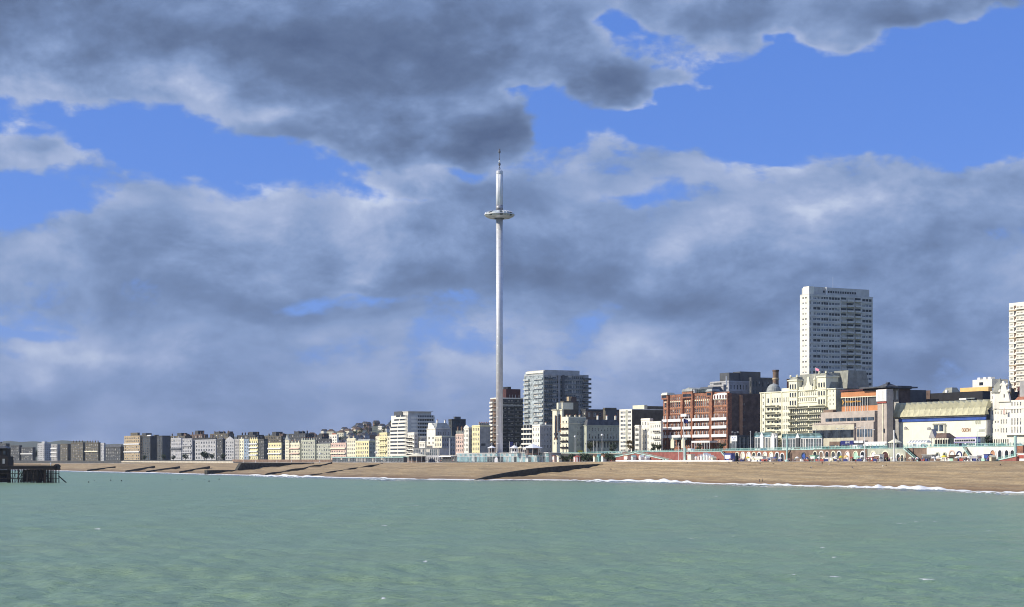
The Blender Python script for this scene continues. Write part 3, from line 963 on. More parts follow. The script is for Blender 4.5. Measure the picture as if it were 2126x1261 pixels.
# ------------------------------------------------------------------ white apartment block with rounded prow
def prow_block():
    b = Bld('apartment_block', 'white apartment block with rounded stepped front and long shaded side', 'building', 812, 846, 902, 862, WHITE, back=-6)
    nf = 11
    zt, z0 = b.h, 2.5
    fh = (zt - z0) / nf
    # rounded front: stacked storeys, the top ones stepping back
    for k in range(nf):
        x0 = b.fx(812) if k < 8 else b.fx(816 + (k - 8) * 4)
        z = z0 + k * fh
        w = MB()
        n = 8
        r = 4.5
        pts = [(x0 + .3, 6)] + [(x0 + .3, .5)]
        pts += [(b.L - r + r * math.sin(math.pi / 2 * j / n), -1.6 + r - r * math.cos(math.pi / 2 * j / n)) for j in range(n + 1)]
        pts += [(b.L + .002, 8)]
        pts.insert(2, (x0 + 1.5, -1.6))
        m = len(pts)

        def ring(za, zb_, mi, ins=0.0):
            cx_, cy_ = (x0 + b.L) / 2, 4
            i = len(w.v)
            for zz in (za, zb_):
                w.v.extend([(x + (cx_ - x) * ins, y + (cy_ - y) * ins, zz) for x, y in pts])
            for j in range(m - 1):
                w.f.append((i + j, i + j + 1, i + m + j + 1, i + m + j))
                w.m.append(mi)
            w.f.append(tuple(i + m + j for j in range(m)))
            w.f.append(tuple(i + j for j in reversed(range(m))))
            w.m += [mi, mi]
        ring(z, z + fh * .56, 0)
        ring(z + fh * .56, z + fh, 1, .05)
        b.add('storey_band', w, [WHITE, GLASS])
        for j in range(3):                       # white piers between the strip windows
            xx = x0 + 1.2 + j * (b.L - x0 - 2.4) / 2
            b.box('pier', xx - .35, xx + .35, -1.5, -1.1, z + fh * .56, z + fh, WHITE)
    # shaded side with open access balconies
    for k in range(nf):
        z = z0 + k * fh
        y1 = b.W if k < nf - 1 else b.W * .8
        b.win('s', 8.5, b.W - 1, z + fh * .42, z + fh, 9, 1, .72, .85, 'dark')
        b.band('s', 8.3, b.W - .2, z - .05, 1.2, .25, OFFW, railh=1.0)
    b.box('penthouse', b.fx(822), b.L - 1, 1.0, b.W * .9, b.h + .02, b.h + 2.6, OFFW)
    b.box('roof_rail', b.fx(817), b.fx(834), .4, .6, b.h + .02, b.h + 3.2, DKGREY)
    b.box('roof_slab', b.fx(820), b.L + .3, .5, b.W * .95, b.h + 2.62, b.h + 2.95, OFFW)
    b.finish(side=OFFW)  # off-white on the long side carries the white block's shade
prow_block()

# ------------------------------------------------------------------ the cluster up to the observation tower
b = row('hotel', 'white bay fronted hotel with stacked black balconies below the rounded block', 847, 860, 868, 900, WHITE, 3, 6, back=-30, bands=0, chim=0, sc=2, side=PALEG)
for k in range(5):
    b.iron(.2, b.L - .2, 2.6 + k * (b.h - 4) / 5, 1.3, BLACK)
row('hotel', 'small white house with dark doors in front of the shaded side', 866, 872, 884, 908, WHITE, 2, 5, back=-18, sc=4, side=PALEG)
row('extension', 'low white block between the small house and the square white one', 870, 882, 886, 918, WHITE, 3, 3, back=-24, cat='building')
b = Bld('hotel', 'square white hotel with blank lit end and scrolled gable', 'building', 886, 904, 936, 890, WHITE, back=-2)
b.win('f', .8, b.L - .8, b.z(925), b.z(905), 2, 2, .35, .5)
b.win('s', 1.5, b.W - 1, 1, b.h - 1, 5, 4, .3, .5)
b.add('gable', MB().prism([(b.L * .1, b.h), (b.L * .9, b.h), (b.L * .78, b.h + 2), (b.L * .6, b.h + 3), (b.L * .55, b.h + 4.2), (b.L * .2, b.h + 4.2), (b.L * .14, b.h + 2)], 0, .6), WHITE)
b.mansard(4.2, 2.2, LEAD)
b.chimneys([(b.L * .7, b.W * .3), (b.L * .7, b.W * .8)], b.h + 3.4, 2.5)
b.cornice(b.h - .4, .4, .4)
b.finish(side=PALEG)  # white end wall greyed to hold its shade
row('house', 'cream single gabled house at the foot of the square white hotel', 902, 917, 946, 907, CREAM, 3, 4, back=-14, sc=6, side=PALEG)  # end of the cream house greyed in colour for shade
row('rear_block', 'dark flat roofed block with mast behind the scrolled gable', 931, 938, 967, 872, DKBRICK, 2, 7, back=60, sc=6, style='band', roof='plant', rh=2.5)
row('house', 'salmon pink house left of the white bayed house', 946, 962, 964, 903, PINK, 4, 5, roof='mansard', rh=3, rmat=LEAD, chim=2)
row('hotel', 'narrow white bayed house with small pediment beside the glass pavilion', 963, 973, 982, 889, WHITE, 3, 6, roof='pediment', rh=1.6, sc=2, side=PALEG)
b = row('terrace', 'pale yellow end house with blank grey shaded flank left of the tall tower', 980, 996, 1018, 885, YELLOW, 4, 6, chim=0, side=GREYR)  # grey flank has the end wall's shade in its colour
b.chimneys([(b.L * .8, 1 + k * b.W / 6) for k in range(6)], b.h, 2.2, GREYR, 1.1)
b.box('hatch', b.L + .004, b.L + .06, b.sy(999), b.sy(1008), b.sz(926, 1003), b.sz(921, 1003), SLATE)
# dark brick tower block behind the mast
CHAR = mat('charcoal_panel', (0.17, 0.165, 0.16), var=.15)

def brick_tower():
    b = Bld('tower_block', 'dark tower block with banded balconies behind the tall mast', 'building', 1018, 1034, 1086, 828, BRWN, back=40)
    nf = 15
    fh = (b.h - 1.5) / nf
    b.win('f', .4, b.L * .38, 1, b.h - .5, 1, nf, .7, .6, 'sky')
    b.win('f', b.L * .5, b.L - .2, 1, b.h - .5, 2, nf, .62, .6, 'dark')
    for k in range(nf):
        z = 1 + k * fh
        b.band('f', b.L * .02, b.L * .4, z, .9, .25, WHITE, railh=.9)
        b.band('f', b.L * .48, b.L, z, .7, .2, BRWN if k % 2 else CHAR, railh=.8)
    for (p0, p1) in ((1043, 1051), (1054, 1066), (1069, 1078), (1079, 1084)):
        y0, y1 = b.sy(p0), b.sy(p1)
        b.win('s', y0, y1, 1, b.h - .5, 2, nf, .8, .62, 'green')
        for k in range(nf):
            b.band('s', y0, y1, 1 + k * fh, .8, .18, CHAR, rail=CHAR, railh=.7)
    b.box('roof_band', b.L + .004, b.L + .35, 0, b.W, b.z(842), b.z(840), OFFW)
    b.box('plant_room', b.L * .2, b.L - 1, b.sy(1052), b.sy(1082), b.h + .02, b.h + 7.0, MAROON)
    b.box('tank', b.L * .3, b.L - 1.5, b.sy(1056), b.sy(1063), b.h + 7.02, b.h + 8.6, BLACK)
    for px in (1059, 1064, 1071, 1078):
        b.add('aerial', MB().bar((b.L - .4, b.sy(px), b.h), (b.L - .4, b.sy(px), b.h + 3), .12), WPAINT)
    b.parapet(b.h, .8, WHITE)
    b.finish(side=DKBRICK)
brick_tower()

# big glazed slab
def glazed_slab():
    b = Bld('tower_block', 'broad grey glass slab block with pale lit corner and stacked end balconies', 'building', 1088, 1128, 1222, 778, GLASSP, back=55)
    nf = 17
    z0 = 2.0
    fh = (b.h - z0) / nf
    slab = mat('slab_edge_grey', (0.235, 0.245, 0.24), var=.1)
    b.win('s', 1.0, b.W - 4, z0, b.h, 10, nf, .94, .62, 'steel', rv=.3)
    b.win('f', 1.0, b.L * .42, z0, b.h, 2, nf, .9, .66, 'pale', rv=.3)  # paler glass on this front puts its sunlight into the colour
    b.win('f', b.L * .48, b.L - .5, z0, b.h, 2, nf, .9, .66, 'pale', rv=.3)
    for k in range(nf):
        z = z0 + k * fh
        b.box('floor_edge', b.L + .004, b.L + .30, .4, b.W - 4, z - .15, z + .55, slab)
        b.band('f', b.L * .02, b.L * .30, z - .1, 1.2, .25, OFFW, rail=GLASSP, railh=1.0)
        b.band('f', b.L * .52, b.L * .98, z - .1, 0.8, .25, CONG, rail=GLASSP, railh=1.0)
        b.band('s', b.W - 4.2, b.W + 1.0, z - .1, 2.2, .3, CONG, rail=GLASSG, railh=1.1)
        b.band('s', .2, b.W * .20, z - .1, 1.0, .2, slab, rail=GLASSG, railh=.9)
    b.box('service_shaft', b.L + .31, b.L + .9, b.sy(1166), b.sy(1171), 0, b.h, DKGREY)
    b.box('service_shaft', b.L + .31, b.L + .9, b.sy(1158), b.sy(1161), 0, b.h, GREYR)
    b.box('plant_room', 2, b.L - .5, b.sy(1131), b.sy(1204), b.h + .02, b.z(768), CONG)
    b.box('lift_head', 2, b.L - .4, b.sy(1123) if b.sy(1123) > 0 else .2, b.sy(1130), b.h + .02, b.z(769.5), WHITE)
    b.box('roof_rail', .2, b.L - .2, .2, .3, b.h + .02, b.h + 1.4, GLASSP)
    b.parapet(b.h, .5, CONG)
    b.finish(side=GREYR)
    c = Bld('hotel', 'low wing with white and black balcony bands in front of the glass slab', 'building', 1086, 1107, 1112, 882, OFFW, back=20)
    for k in range(6):
        z = 1.2 + k * (c.h - 1.2) / 6
        c.win('f', .3, c.L - .3, z + .3, z + (c.h - 1.2) / 6, 3, 1, .92, .9, 'dark', rv=.5)
        c.band('f', 0, c.L, z, 1.3, .3, WHITE, railh=.8)
    c.finish()
glazed_slab()

b = row('house', 'small white stucco house below the glass slab block', 1105, 1121, 1148, 884, WHITE, 3, 5, sc=4, side=PALEG, hf=.5, wf=.35)  # side greyed in colour where the white house turns from the sun
b.chimneys([(b.L * .6, b.W * .7)], b.h, 1.8)
b = Bld('hotel', 'tall narrow cream hotel with brown recessed panels', 'building', 1147, 1167, 1170, 850, CREAM, back=4)
b.win('f', .6, b.L - .6, b.z(925), b.z(897), 3, 3, .4, .6)
for (p0, p1) in ((1152.5, 1156), (1160, 1164.5)):
    x0, x1 = b.fx(p0), b.fx(p1)
    b.box('recessed_panel', x0, x1, -.35, -.004, b.z(912 if p0 < 1155 else 897), b.z(864), TERRA)
    for k in range(9):
        z = b.z(912 if p0 < 1155 else 897) + k * (b.z(864) - b.z(912 if p0 < 1155 else 897)) / 9
        b.box('window', x0 + .2, x1 - .2, -.42, -.354, z + .5, z + 2.2, GLASS)
b.cornice(b.h - .5, .5, .5)
b.box('upper_storey', b.L * .3, b.L * .9, 1, 9, b.h + .02, b.h + 4.4, CREAM)
b.finish()
b = row('rear_block', 'dark olive brick block with tall chimney stack behind the cream hotel', 1163, 1170, 1201, 835, OLIVE, 2, 8, back=24, sc=0, side=OLIVE)
b.box('stack', b.L - 3, b.L, b.sy(1187), b.sy(1197), b.h + .02, b.h + 3.6, DARKB)
b.box('stack', b.L - 3.5, b.L - .5, b.sy(1182), b.sy(1186.5), b.h + .02, b.h + 3.6, TAN)
b = Bld('hotel', 'cream corner hotel with lit bay front and shaded sage grey flank', 'building', 1165, 1180, 1217, 868, CREAM, back=-10)
b.win('f', .5, b.L - .5, 1, b.h - 1, 2, 6, .36, .55)
b.win('s', b.sy(1197), b.sy(1216), 5, b.h - 1, 3, 5, .36, .55)
for k in range(4):
    b.band('f', .2, b.L - .2, 4.5 + k * 4, .9, .18, BLACK, rail=IRON, railh=.9)
b.cornice(b.h - 3.6, .3, .3)
b.parapet(b.h, .8)
b.chimneys([(b.L * .5, b.W * k) for k in (.12, .3, .6, .85)], b.h, 1.6, CREAM, 1.2)
b.box('awning', b.L + .01, b.L + 1.2, b.sy(1199), b.sy(1216), 1.5, 3.2, YCANV)
b.finish(side=SAGE)  # cream flank toned down by colour to its shade
b = Bld('terrace', 'long shaded sage grey terrace flank under dark slate roof with white chimneys', 'building', 1210, 1218, 1287, 883, SAGE, back=8)  # grey-green walls hold the shade of this terrace side
b.win('s', 1, b.W - 1, b.h - 4.6, b.h - .8, 10, 1, .28, .62)
b.win('s', 1, b.W - 1, b.h - 9.4, b.h - 4.6, 10, 1, .38, .7)
b.win('s', 1, b.W - 1, b.h - 14.6, b.h - 10, 10, 1, .42, .8, 'dark')
b.cornice(b.h - .3, .5, .4)
b.box('verandah', b.L + .01, b.L + 1.6, .3, b.W - .3, b.h - 10.1, b.h - 9.7, SLATE)
b.add('roof', MB().taper(.2, b.L + .2, .2, b.W - .2, b.h + .12, b.h + 3.6, 1.2), SLATE)
b.chimneys([(b.L * .5, b.sy(px)) for px in (1245, 1264, 1282)], b.h + 2.5, 3.4, WHITE, 1.2)
b.finish()
row('rear_block', 'dark slate roofed block behind the white chimneys', 1205, 1216, 1287, 852, SLATE, 2, 6, back=45, sc=6, side=BRWN)
row('rear_block', 'small dark rooftop block standing above the slate roofs', 1252, 1258, 1280, 849, OLIVE, 2, 6, back=60, sc=0, side=DKGREY)

# white banded block with olive flank
b = Bld('apartment_block', 'white banded apartment block with long olive brown flank', 'building', 1286, 1312, 1378, 851, WHITE, back=4)
for k in range(10):
    z = 1 + k * (b.h - 1.2) / 10
    b.win('f', b.fx(1288), b.fx(1299), z, z + (b.h - 1.2) / 10, 2, 1, .85, .52, 'sky')
    b.win('f', b.fx(1303), b.fx(1311), z, z + (b.h - 1.2) / 10, 1, 1, .8, .5, 'white')
b.box('pier', b.fx(1299.6), b.fx(1302.6), -.25, -.004, 0, b.h, SAGE)
b.box('penthouse', 1, b.L - .5, b.sy(1345), b.W, b.h + .02, b.h + 2.4, OLIVE)
b.box('lift_head', 1, b.L - .3, b.sy(1338), b.sy(1344.6), b.h + .02, b.h + 3, CREAM)
b.parapet(b.h, .5)
b.finish(side=OLIVE)
row('rear_block', 'tan block standing behind the olive flank beside the red hotel', 1340, 1352, 1380, 846, OLIVE, 3, 6, back=30, sc=3)
# white terrace of stepped heights
b = row('hotel', 'white hotel of stepped bays left of the red brick hotel', 1331, 1349, 1356, 871, WHITE, 3, 5, back=-4, wf=.32, hf=.45, sc=0)
c = row('house', 'lower white bow fronted house against the red brick hotel', 1349, 1372, 1376, 877, WHITE, 5, 5, back=-8, wf=.36, hf=.5)
for k in range(3):
    c.iron(c.L * .4, c.L * .98, 4 + k * 4.2, 1.0, BLACK)
row('house', 'small white balconied house beside the olive flanked block', 1318, 1327, 1332, 885, WHITE, 2, 5, back=-12, wf=.8, hf=.5, style='green')
# ------------------------------------------------------------------ the red brick hotel
def red_hotel():
    b = Bld('grand_hotel', 'huge red brick hotel with white balcony bands and dark shaded flank', 'hotel', 1377, 1514, 1580, 817, REDB, back=4)
    z = b.z
    # window storeys: tall arched rooms above, balconied rooms below
    segs = [(1379, 1388), (1391, 1417), (1421, 1438), (1442, 1476), (1482, 1512)]
    ncs = [2, 6, 4, 8, 7]
    rows_ = [(929, 911), (902, 890), (886, 872), (867, 856), (855, 844), (842, 828), (826, 818)]
    for (p0, p1), n in zip(segs, ncs):
        x0, x1 = b.fx(p0), b.fx(p1)
        for i, (ya, yb) in enumerate(rows_):
            b.win('f', x0, x1, z(ya), z(yb), n, 1, .5 if i != 5 else .6, .78, 'white')
        # pale heads over the tall windows and terracotta sills
        w = (x1 - x0) / n
        me = MB().lathe([(.01, 0), (w * .36, 0)], 6, 0, 0, 0, 0, math.pi, cap=False)
        for k in range(n):
            x = x0 + (k + .5) * w
            b.add('window_head', MB().prism([(x - w * .36, z(829.5)), (x + w * .36, z(829.5)), (x + w * .26, z(827.3)), (x, z(826.6)), (x - w * .26, z(827.3))], -.16, -.003), CREAM)
        for ya in (843.2, 855.6, 868):
            b.box('string_course', x0, x1, -.22, -.003, z(ya), z(ya) + .32, TERRA)
        # white balconies
        for ya in (870.5, 887.5, 905.5):
            b.band('f', x0 - .2, x1 + .2, z(ya) - .5, 1.5, .45, WPAINT, rail=WPAINT, railh=1.15)
            for k in range(max(2, n // 2)):
                x = x0 + (k + .5) * (x1 - x0) / max(2, n // 2)
                b.box('balcony_post', x - .16, x + .16, -1.45, -1.15, z(ya) + 1.1, z(ya) + 2.9, WPAINT)
    # brick piers and corner towers that break the roof line
    for (p0, p1, top) in ((1388.4, 1390.6, 815), (1417.6, 1420.6, 813), (1438.4, 1441.6, 813), (1476.6, 1481.6, 815), (1512.4, 1514, 816)):
        b.box('pier', b.fx(p0), b.fx(p1), -1.2, -.003, 0, z(top), REDB)
    for (p0, p1, yt) in ((1377.2, 1389, 813), (1420, 1441, 808), (1470, 1482, 811)):
        x0, x1 = b.fx(p0), b.fx(p1)
        t = b.add('turret', MB().box(x0, x1, -1.3, 4, b.h - 1.5, z(yt)), REDB)
        b.add('turret_cap', MB().taper(x0 - .3, x1 + .3, -1.6, 4.3, z(yt) + .004, z(yt) + 1.4, .6), CREAM if p0 < 1400 else LEAD, t)
        b.add('turret_window', MB().box(x0 + .8, x1 - .8, -1.36, -1.304, b.h - .6, b.h + .9), GLASS, t)
    # entrance storey, porches and canopy
    b.box('entrance_canopy', b.fx(1404), b.fx(1440), -4.5, -1.6, z(912), z(907), GLASSG)
    for p in (1408, 1430):
        b.add('porch', MB().prism([(b.fx(p), z(930)), (b.fx(p + 7), z(930)), (b.fx(p + 7), z(914)), (b.fx(p + 3.5), z(907)), (b.fx(p), z(914))], -5.2, -4.6), CREAM)
    b.box('terrace_awning', b.fx(1457), b.fx(1495), -7.0, -1.6, z(919), z(915), CANVAS)
    for k in range(8):
        x = b.fx(1457 + k * 5.3)
        b.box('awning_post', x, x + .25, -6.9, -6.6, 0, z(919), WPAINT)
    b.band('f', b.fx(1419), b.fx(1431), z(862), 2.0, .4, WPAINT, railh=1.2)
    # roof: slate, glazed rooftop pavilion and dormer gallery
    r = b.add('roof', MB().taper(b.fx(1392), b.L - .3, .6, 14, b.h + .02, z(812), 1.0), SLATE)
    x0, x1 = b.fx(1421.5), b.fx(1443)
    g = b.add('rooftop_pavilion', MB().box(x0, x1, -.5, 8, z(812), z(804)), WPAINT)
    for k in range(6):
        xa = x0 + .5 + k * (x1 - x0 - 1) / 6
        b.add('pane', MB().box(xa, xa + (x1 - x0 - 1) / 6 - .3, -.56, -.504, z(811), z(805)), GLASS, g)
    b.add('pavilion_roof', MB().prism([(x0 - .4, z(804)), (x1 + .4, z(804)), ((x0 + x1) / 2, z(799.5))], -.8, 8), LEAD, g)
    x0, x1 = b.fx(1443.5), b.fx(1474)
    g = b.add('dormer_gallery', MB().taper(x0, x1, .8, 10, z(812), z(800), 1.2, 2.0), DKGREY)
    for k in range(7):
        xa = x0 + (k + .5) * (x1 - x0) / 7
        b.add('dormer', MB().box(xa - .7, xa + .7, .3, 2.0, z(811), z(804.5)), GLASSG, g)
    b.box('parapet', b.fx(1391), b.L, 0, .4, b.h + .01, b.h + 1.0, REDB)
    # curved white attic over the right-hand bay
    b.add('attic', MB().prism([(b.fx(1482), z(828)), (b.fx(1513), z(828)), (b.fx(1513), z(817)), (b.fx(1506), z(815)), (b.fx(1494), z(815)), (b.fx(1482), z(818.5))], -.5, -.24), WPAINT)
    for k in range(5):
        x = b.fx(1484 + k * 5.8)
        b.box('attic_window', x, x + 1.3, -.56, -.504, z(827), z(819.5), MAROON)
    # flank: rib, few windows, glazed annexe at the foot
    b.box('flue', b.L + .003, b.L + .9, b.sy(1535), b.sy(1540), 0, b.h - 1, TERRA)
    b.box('corner_pier', b.L + .003, b.L + .3, .05, 1.4, 0, b.h, REDB)
    b.win('s', b.sy(1541), b.sy(1548), 4, b.h - 4, 2, 6, .4, .3, 'white', rv=.2)
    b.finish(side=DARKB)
    c = Bld('annexe', 'grey glazed annexe between the red hotel and the ivory hotel', 'building', 1514, 1530, 1568, 904, DKGREY, back=-4)
    c.win('f', .3, c.L - .3, .3, c.h - .3, 3, 1, .85, .85, 'steel')
    c.win('s', .3, c.W - .3, .3, c.h - .3, 9, 1, .85, .85, 'steel')
    c.finish()
    # roofs behind
    d = row('rear_block', 'long white rear block with two black plant rooms behind the red hotel', 1474, 1513, 1556, 793, PALEG, 6, 8, back=60, sc=6, style='white')
    d.box('plant_room', d.L * .45, d.L * .95, 1, 9, d.h + .8, d.h + 5.5, DKGREY)
    d.box('plant_room', d.L - 8, d.L - .5, d.sy(1538), d.sy(1580), d.h + .8, d.h + 6.3, DKGREY)
    e = row('rear_block', 'grey stepped rooftop with pipes above the red hotel attic', 1470, 1502, 1508, 801, GREYR, 6, 3, back=26, roof='plant', rh=2.0)
    e.add('vent_pipe', MB().bar((e.L, 2, e.h), (e.L, 2, e.h + 5.5), .35, n=8), STEEL)
    row('rear_block', 'dark glazed rear block below the round brick chimney', 1556, 1560, 1612, 786, DKGREY, 1, 8, back=75, sc=8, style='green', W=None)
red_hotel()

def brick_chimney():
    D = bldD(1610) + 30
    p = col(1610.5, D, lerp(ZR, 1600))
    e = ob('brick_chimney', None, None, tuple(p))
    tag(e, 'tall round brown brick chimney with pale collar beside the grey dome', 'chimney')
    k = D / F
    top = H + (HY - 772) * k - p.z
    ob('shaft', MB().lathe([(6.4 * k, 0), (6.2 * k, top - 16 * k), (6.2 * k, top)], 16).mesh('shaft', BRWN), e)
    ob('collar', MB().lathe([(6.6 * k, top - 17 * k), (7.3 * k, top - 16 * k), (7.3 * k, top - 14 * k), (6.6 * k, top - 13 * k)], 16, cap=False).mesh('collar', TAN), e)
    ob('rim', MB().lathe([(6.5 * k, top), (6.9 * k, top + .1), (6.9 * k, top + 1.0)], 16).mesh('rim', DARKB), e)
    p = col(1637, D + 10, lerp(ZR, 1600))
    e = ob('chimney_stack', None, None, tuple(p))
    tag(e, 'small square dark red chimney stack between dome and ivory tower', 'chimney')
    ob('shaft', MB().box(-.8, .8, -.8, .8, 0, H + (HY - 787) * k - p.z).mesh('shaft', MAROON), e)
    ob('cap', MB().box(-1, 1, -1, 1, H + (HY - 787) * k - p.z, H + (HY - 785.5) * k - p.z).mesh('cap', DARKB), e)
brick_chimney()

# ------------------------------------------------------------------ the ivory hotel
IRONR = mat('grey_green_ironwork', (0.17, 0.17, 0.13), var=.1)

def ivory_hotel():
    b = Bld('grand_hotel', 'ornate ivory hotel with iron balconies, twin towers and grey dome', 'hotel', 1640, 1735, 1750, 806, GRAND, back=0)
    z, fx = b.z, b.fx
    # main body
    lv = [926, 910, 896, 883, 870, 857, 843]
    xm0, xm1 = fx(1641), fx(1719)
    for i in range(6):
        b.win('f', xm0, xm1, z(lv[i]), z(lv[i + 1]), 18, 1, .52, .68, 'white')
    b.win('f', xm0 + 2, xm1 - 2, z(832), z(823), 15, 1, .45, .75)
    b.win('f', fx(1660), fx(1699), z(821), z(809), 10, 1, .4, .7)
    b.win('f', fx(1720), b.L - .6, z(843), z(808), 2, 4, .26, .5)
    # five decks of iron balconies, each bay its own
    for yb in (844, 858, 871, 884, 897):
        for k in range(9):
            x0 = xm0 + k * (xm1 - xm0) / 9
            x1 = x0 + (xm1 - xm0) / 9
            bow = 1.9 if k in (0, 1, 4, 7, 8) else 1.3
            b.iron(x0 + .05, x1 - .05, z(yb) - .3, bow, IRONR, True)
            if k in (0, 4, 8):
                b.box('bracket', x0 + .2, x0 + .6, -1.0, -.003, z(yb) - 1.2, z(yb) - .304, GRAND)
    for yb in (833.5, 822.5, 807.5):
        b.box('string_course', xm0 - .3, xm1 + .3, -.4, -.003, z(yb), z(yb) + .45, GRAND)
    b.cornice(b.h - .5, .5, .5, GRAND)
    # twin towers
    for (p0, p1, yt) in ((1640.5, 1657.5, 786), (1700, 1717.5, 782)):
        x0, x1 = fx(p0), fx(p1)
        t = b.add('tower', MB().box(x0, x1, -.9, 7, z(842), z(yt)), GRAND)
        w = (x1 - x0)
        for k in range(3):
            xx = x0 + w * (.2 + .3 * k)
            for (ya, yc) in ((803, 793), (820, 811), (838, 828)):
                b.add('window', MB().box(xx - w * .08, xx + w * .08, -.97, -.904, z(ya), z(yc)), GLASS, t)
                b.add('sill', MB().box(xx - w * .12, xx + w * .12, -1.15, -.904, z(ya) - .3, z(ya) - .05), GRAND, t)
        b.add('tower_cornice', MB().box(x0 - .5, x1 + .5, -1.4, 7.4, z(yt) + .004, z(yt) + .7), GRAND, t)
        b.add('tower_cornice', MB().box(x0 - .3, x1 + .3, -1.2, -.904, z(808), z(807)), GRAND, t)
        b.add('tower_roof', MB().taper(x0, x1, -.7, 7, z(yt) + .71, z(yt - 9), 1.0), MANS, t)
        for xx in (x0 + .7, x1 - .7):
            b.add('finial', MB().lathe([(.55, z(yt - 8)), (.7, z(yt - 9)), (.35, z(yt - 10.5)), (.75, z(yt - 11.5)), (.1, z(yt - 13.5))], 8, xx, -.2), GRAND, t)
    # central gable with scrolls, pinnacle and flag
    xg = fx(1680.5)
    b.add('gable', MB().prism([(xg - 3.6, z(808)), (xg + 3.6, z(808)), (xg + 3.4, z(801)), (xg + 1.6, z(796)), (xg + 1.1, z(789)), (xg + .5, z(779)), (xg - .5, z(779)), (xg - 1.1, z(789)), (xg - 1.6, z(796)), (xg - 3.4, z(801))], -.9, -.1), GRAND)
    b.add('pinnacle', MB().lathe([(.7, z(806)), (.55, z(788)), (.9, z(786)), (.3, z(782)), (.1, z(777))], 8, fx(1693), -.5), GRAND)
    for k in range(9):
        x = fx(1660 + k * 4.7)
        b.box('dormer', x - .7, x + .7, .2, 2.2, b.h + .1, z(799.5), GRAND)
    b.add('roof', MB().taper(fx(1645), fx(1719), 1.2, 16, b.h + .02, z(772), 1.4, 2.6), MANS)
    b.add('roof', MB().taper(fx(1700), b.L - .3, 7.5, 22, b.h + .02, z(768), 1.0, 1.6), MANS)
    b.add('flagpole', MB().bar((fx(1683), 3, z(772)), (fx(1683), 3, z(758)), .12), WPAINT)
    fl = MB()
    for k in range(6):
        x0, x1 = fx(1683) + k * .55, fx(1683) + (k + 1) * .55
        y0, y1 = 3 + .3 * math.sin(k), 3 + .3 * math.sin(k + 1)
        fl.quad((x0, y0, z(765) - k * .12), (x1, y1, z(765) - (k + 1) * .12), (x1, y1, z(760) - (k + 1) * .12), (x0, y0, z(760) - k * .12))
    b.add('flag', fl, FLAGP)
    b.finish(side=SAGE)  # narrow ivory end darkened by colour for its shade
    b.e['label'] = 'ornate ivory hotel with iron balconies and twin square towers'
    # west wing with corner bay and dome
    c = Bld('hotel_wing', 'ivory hotel wing with grey dome and bowed balconies', 'hotel', 1579, 1640, 1643, 812, GRAND, back=0)
    z, fx = c.z, c.fx
    c.win('f', fx(1581), fx(1588), z(925), z(815), 1, 8, .35, .5)
    x0, x1 = fx(1601), fx(1622)
    for i, (ya, yb) in enumerate(((922, 907), (907, 893), (893, 880), (880, 867), (867, 854), (854, 840), (838, 822))):
        c.win('f', fx(1591), fx(1599), z(ya), z(yb), 1, 1, .42, .6, 'dark')
        c.win('f', x0, x1, z(ya), z(yb), 4, 1, .5, .68)
        c.win('f', fx(1624), fx(1638), z(ya), z(yb), 4, 1, .42, .62)
    for ya in (843, 857, 870, 884, 897, 911):
        for (a, d) in ((1592, 1600), (1600.5, 1606), (1606.5, 1616), (1616.5, 1622)):
            c.iron(fx(a), fx(d), z(ya) - .5, 1.9 if 1606 < a < 1610 else 1.3, IRONR, True)
    c.box('attic', fx(1622.5), c.L, .1, 9, c.h + .02, z(806), GRAND)
    c.cornice(c.h - .4, .45, .45)
    for p in (1580.3, 1589, 1600.3, 1623):
        c.box('pilaster', fx(p) - .35, fx(p) + .35, -.35, -.003, 0, c.h - .4, GRAND)
    k = c.D / F
    cx_, cy_, rr = fx(1592), 4.6, 12.2 * k * 1.25
    dm = c.add('dome', MB().lathe([(rr * 1.02, c.h + .02), (rr, c.h + rr * .25), (rr * .93, c.h + rr * .55), (rr * .76, c.h + rr * .85), (rr * .5, c.h + rr * 1.08), (rr * .2, c.h + rr * 1.2), (.25, c.h + rr * 1.24)], 20, cx_, cy_), LEAD, smooth=False)
    c.add('finial', MB().bar((cx_, cy_, c.h + rr * 1.2), (cx_, cy_, z(791)), .14), WPAINT, dm)
    for j in range(10):
        a = 2 * math.pi * j / 10
        c.add('rib', MB().bar((cx_ + rr * 1.01 * math.cos(a), cy_ + rr * 1.01 * math.sin(a), c.h + rr * .2), (cx_ + rr * .52 * math.cos(a), cy_ + rr * .52 * math.sin(a), c.h + rr * 1.08), .12), LEAD, dm)
    c.finish()
    # conservatories along the pavement
    for (lab, p0, p1, yt, roofm) in (('glazed white conservatory with teal lead roof left of the hotel door', 1567, 1600, 903, GLASST), ('white pedimented porch at the hotel door', 1601, 1612, 905, WPAINT),
                                     ('long glazed verandah with grey blue roof and small white gable', 1624, 1706, 905, GLASST)):
        v = Bld('conservatory', lab, 'conservatory', p0, p1, p1 + 3, yt + 4, WPAINT, back=-9)
        n = max(3, int(v.L / 2.2))
        v.win('f', .2, v.L - .2, 1.2, v.h - .2, n, 1, .84, .9, 'steel', rv=.12)
        v.win('s', .2, min(v.W, 6) - .2, 1.2, v.h - .2, 3, 1, .84, .9, 'steel', rv=.12)
        v.W = min(v.W, 6)
        v.add('roof', MB().taper(-.3, v.L + .3, -.3, v.W, v.h + .01, v.h + 2.3, 1.0, 1.6), roofm)
        xg = v.L * (.5 if p0 < 1620 else .42)
        v.add('gable', MB().prism([(xg - 1.8, v.h), (xg + 1.8, v.h), (xg, v.h + 2.6)], -.7, -.35), WPAINT)
        v.box('porch', xg - 1.3, xg + 1.3, -.66, -.02, 0, v.h - .01, DKGREY if p0 > 1620 else WPAINT)
        v.finish()
ivory_hotel()

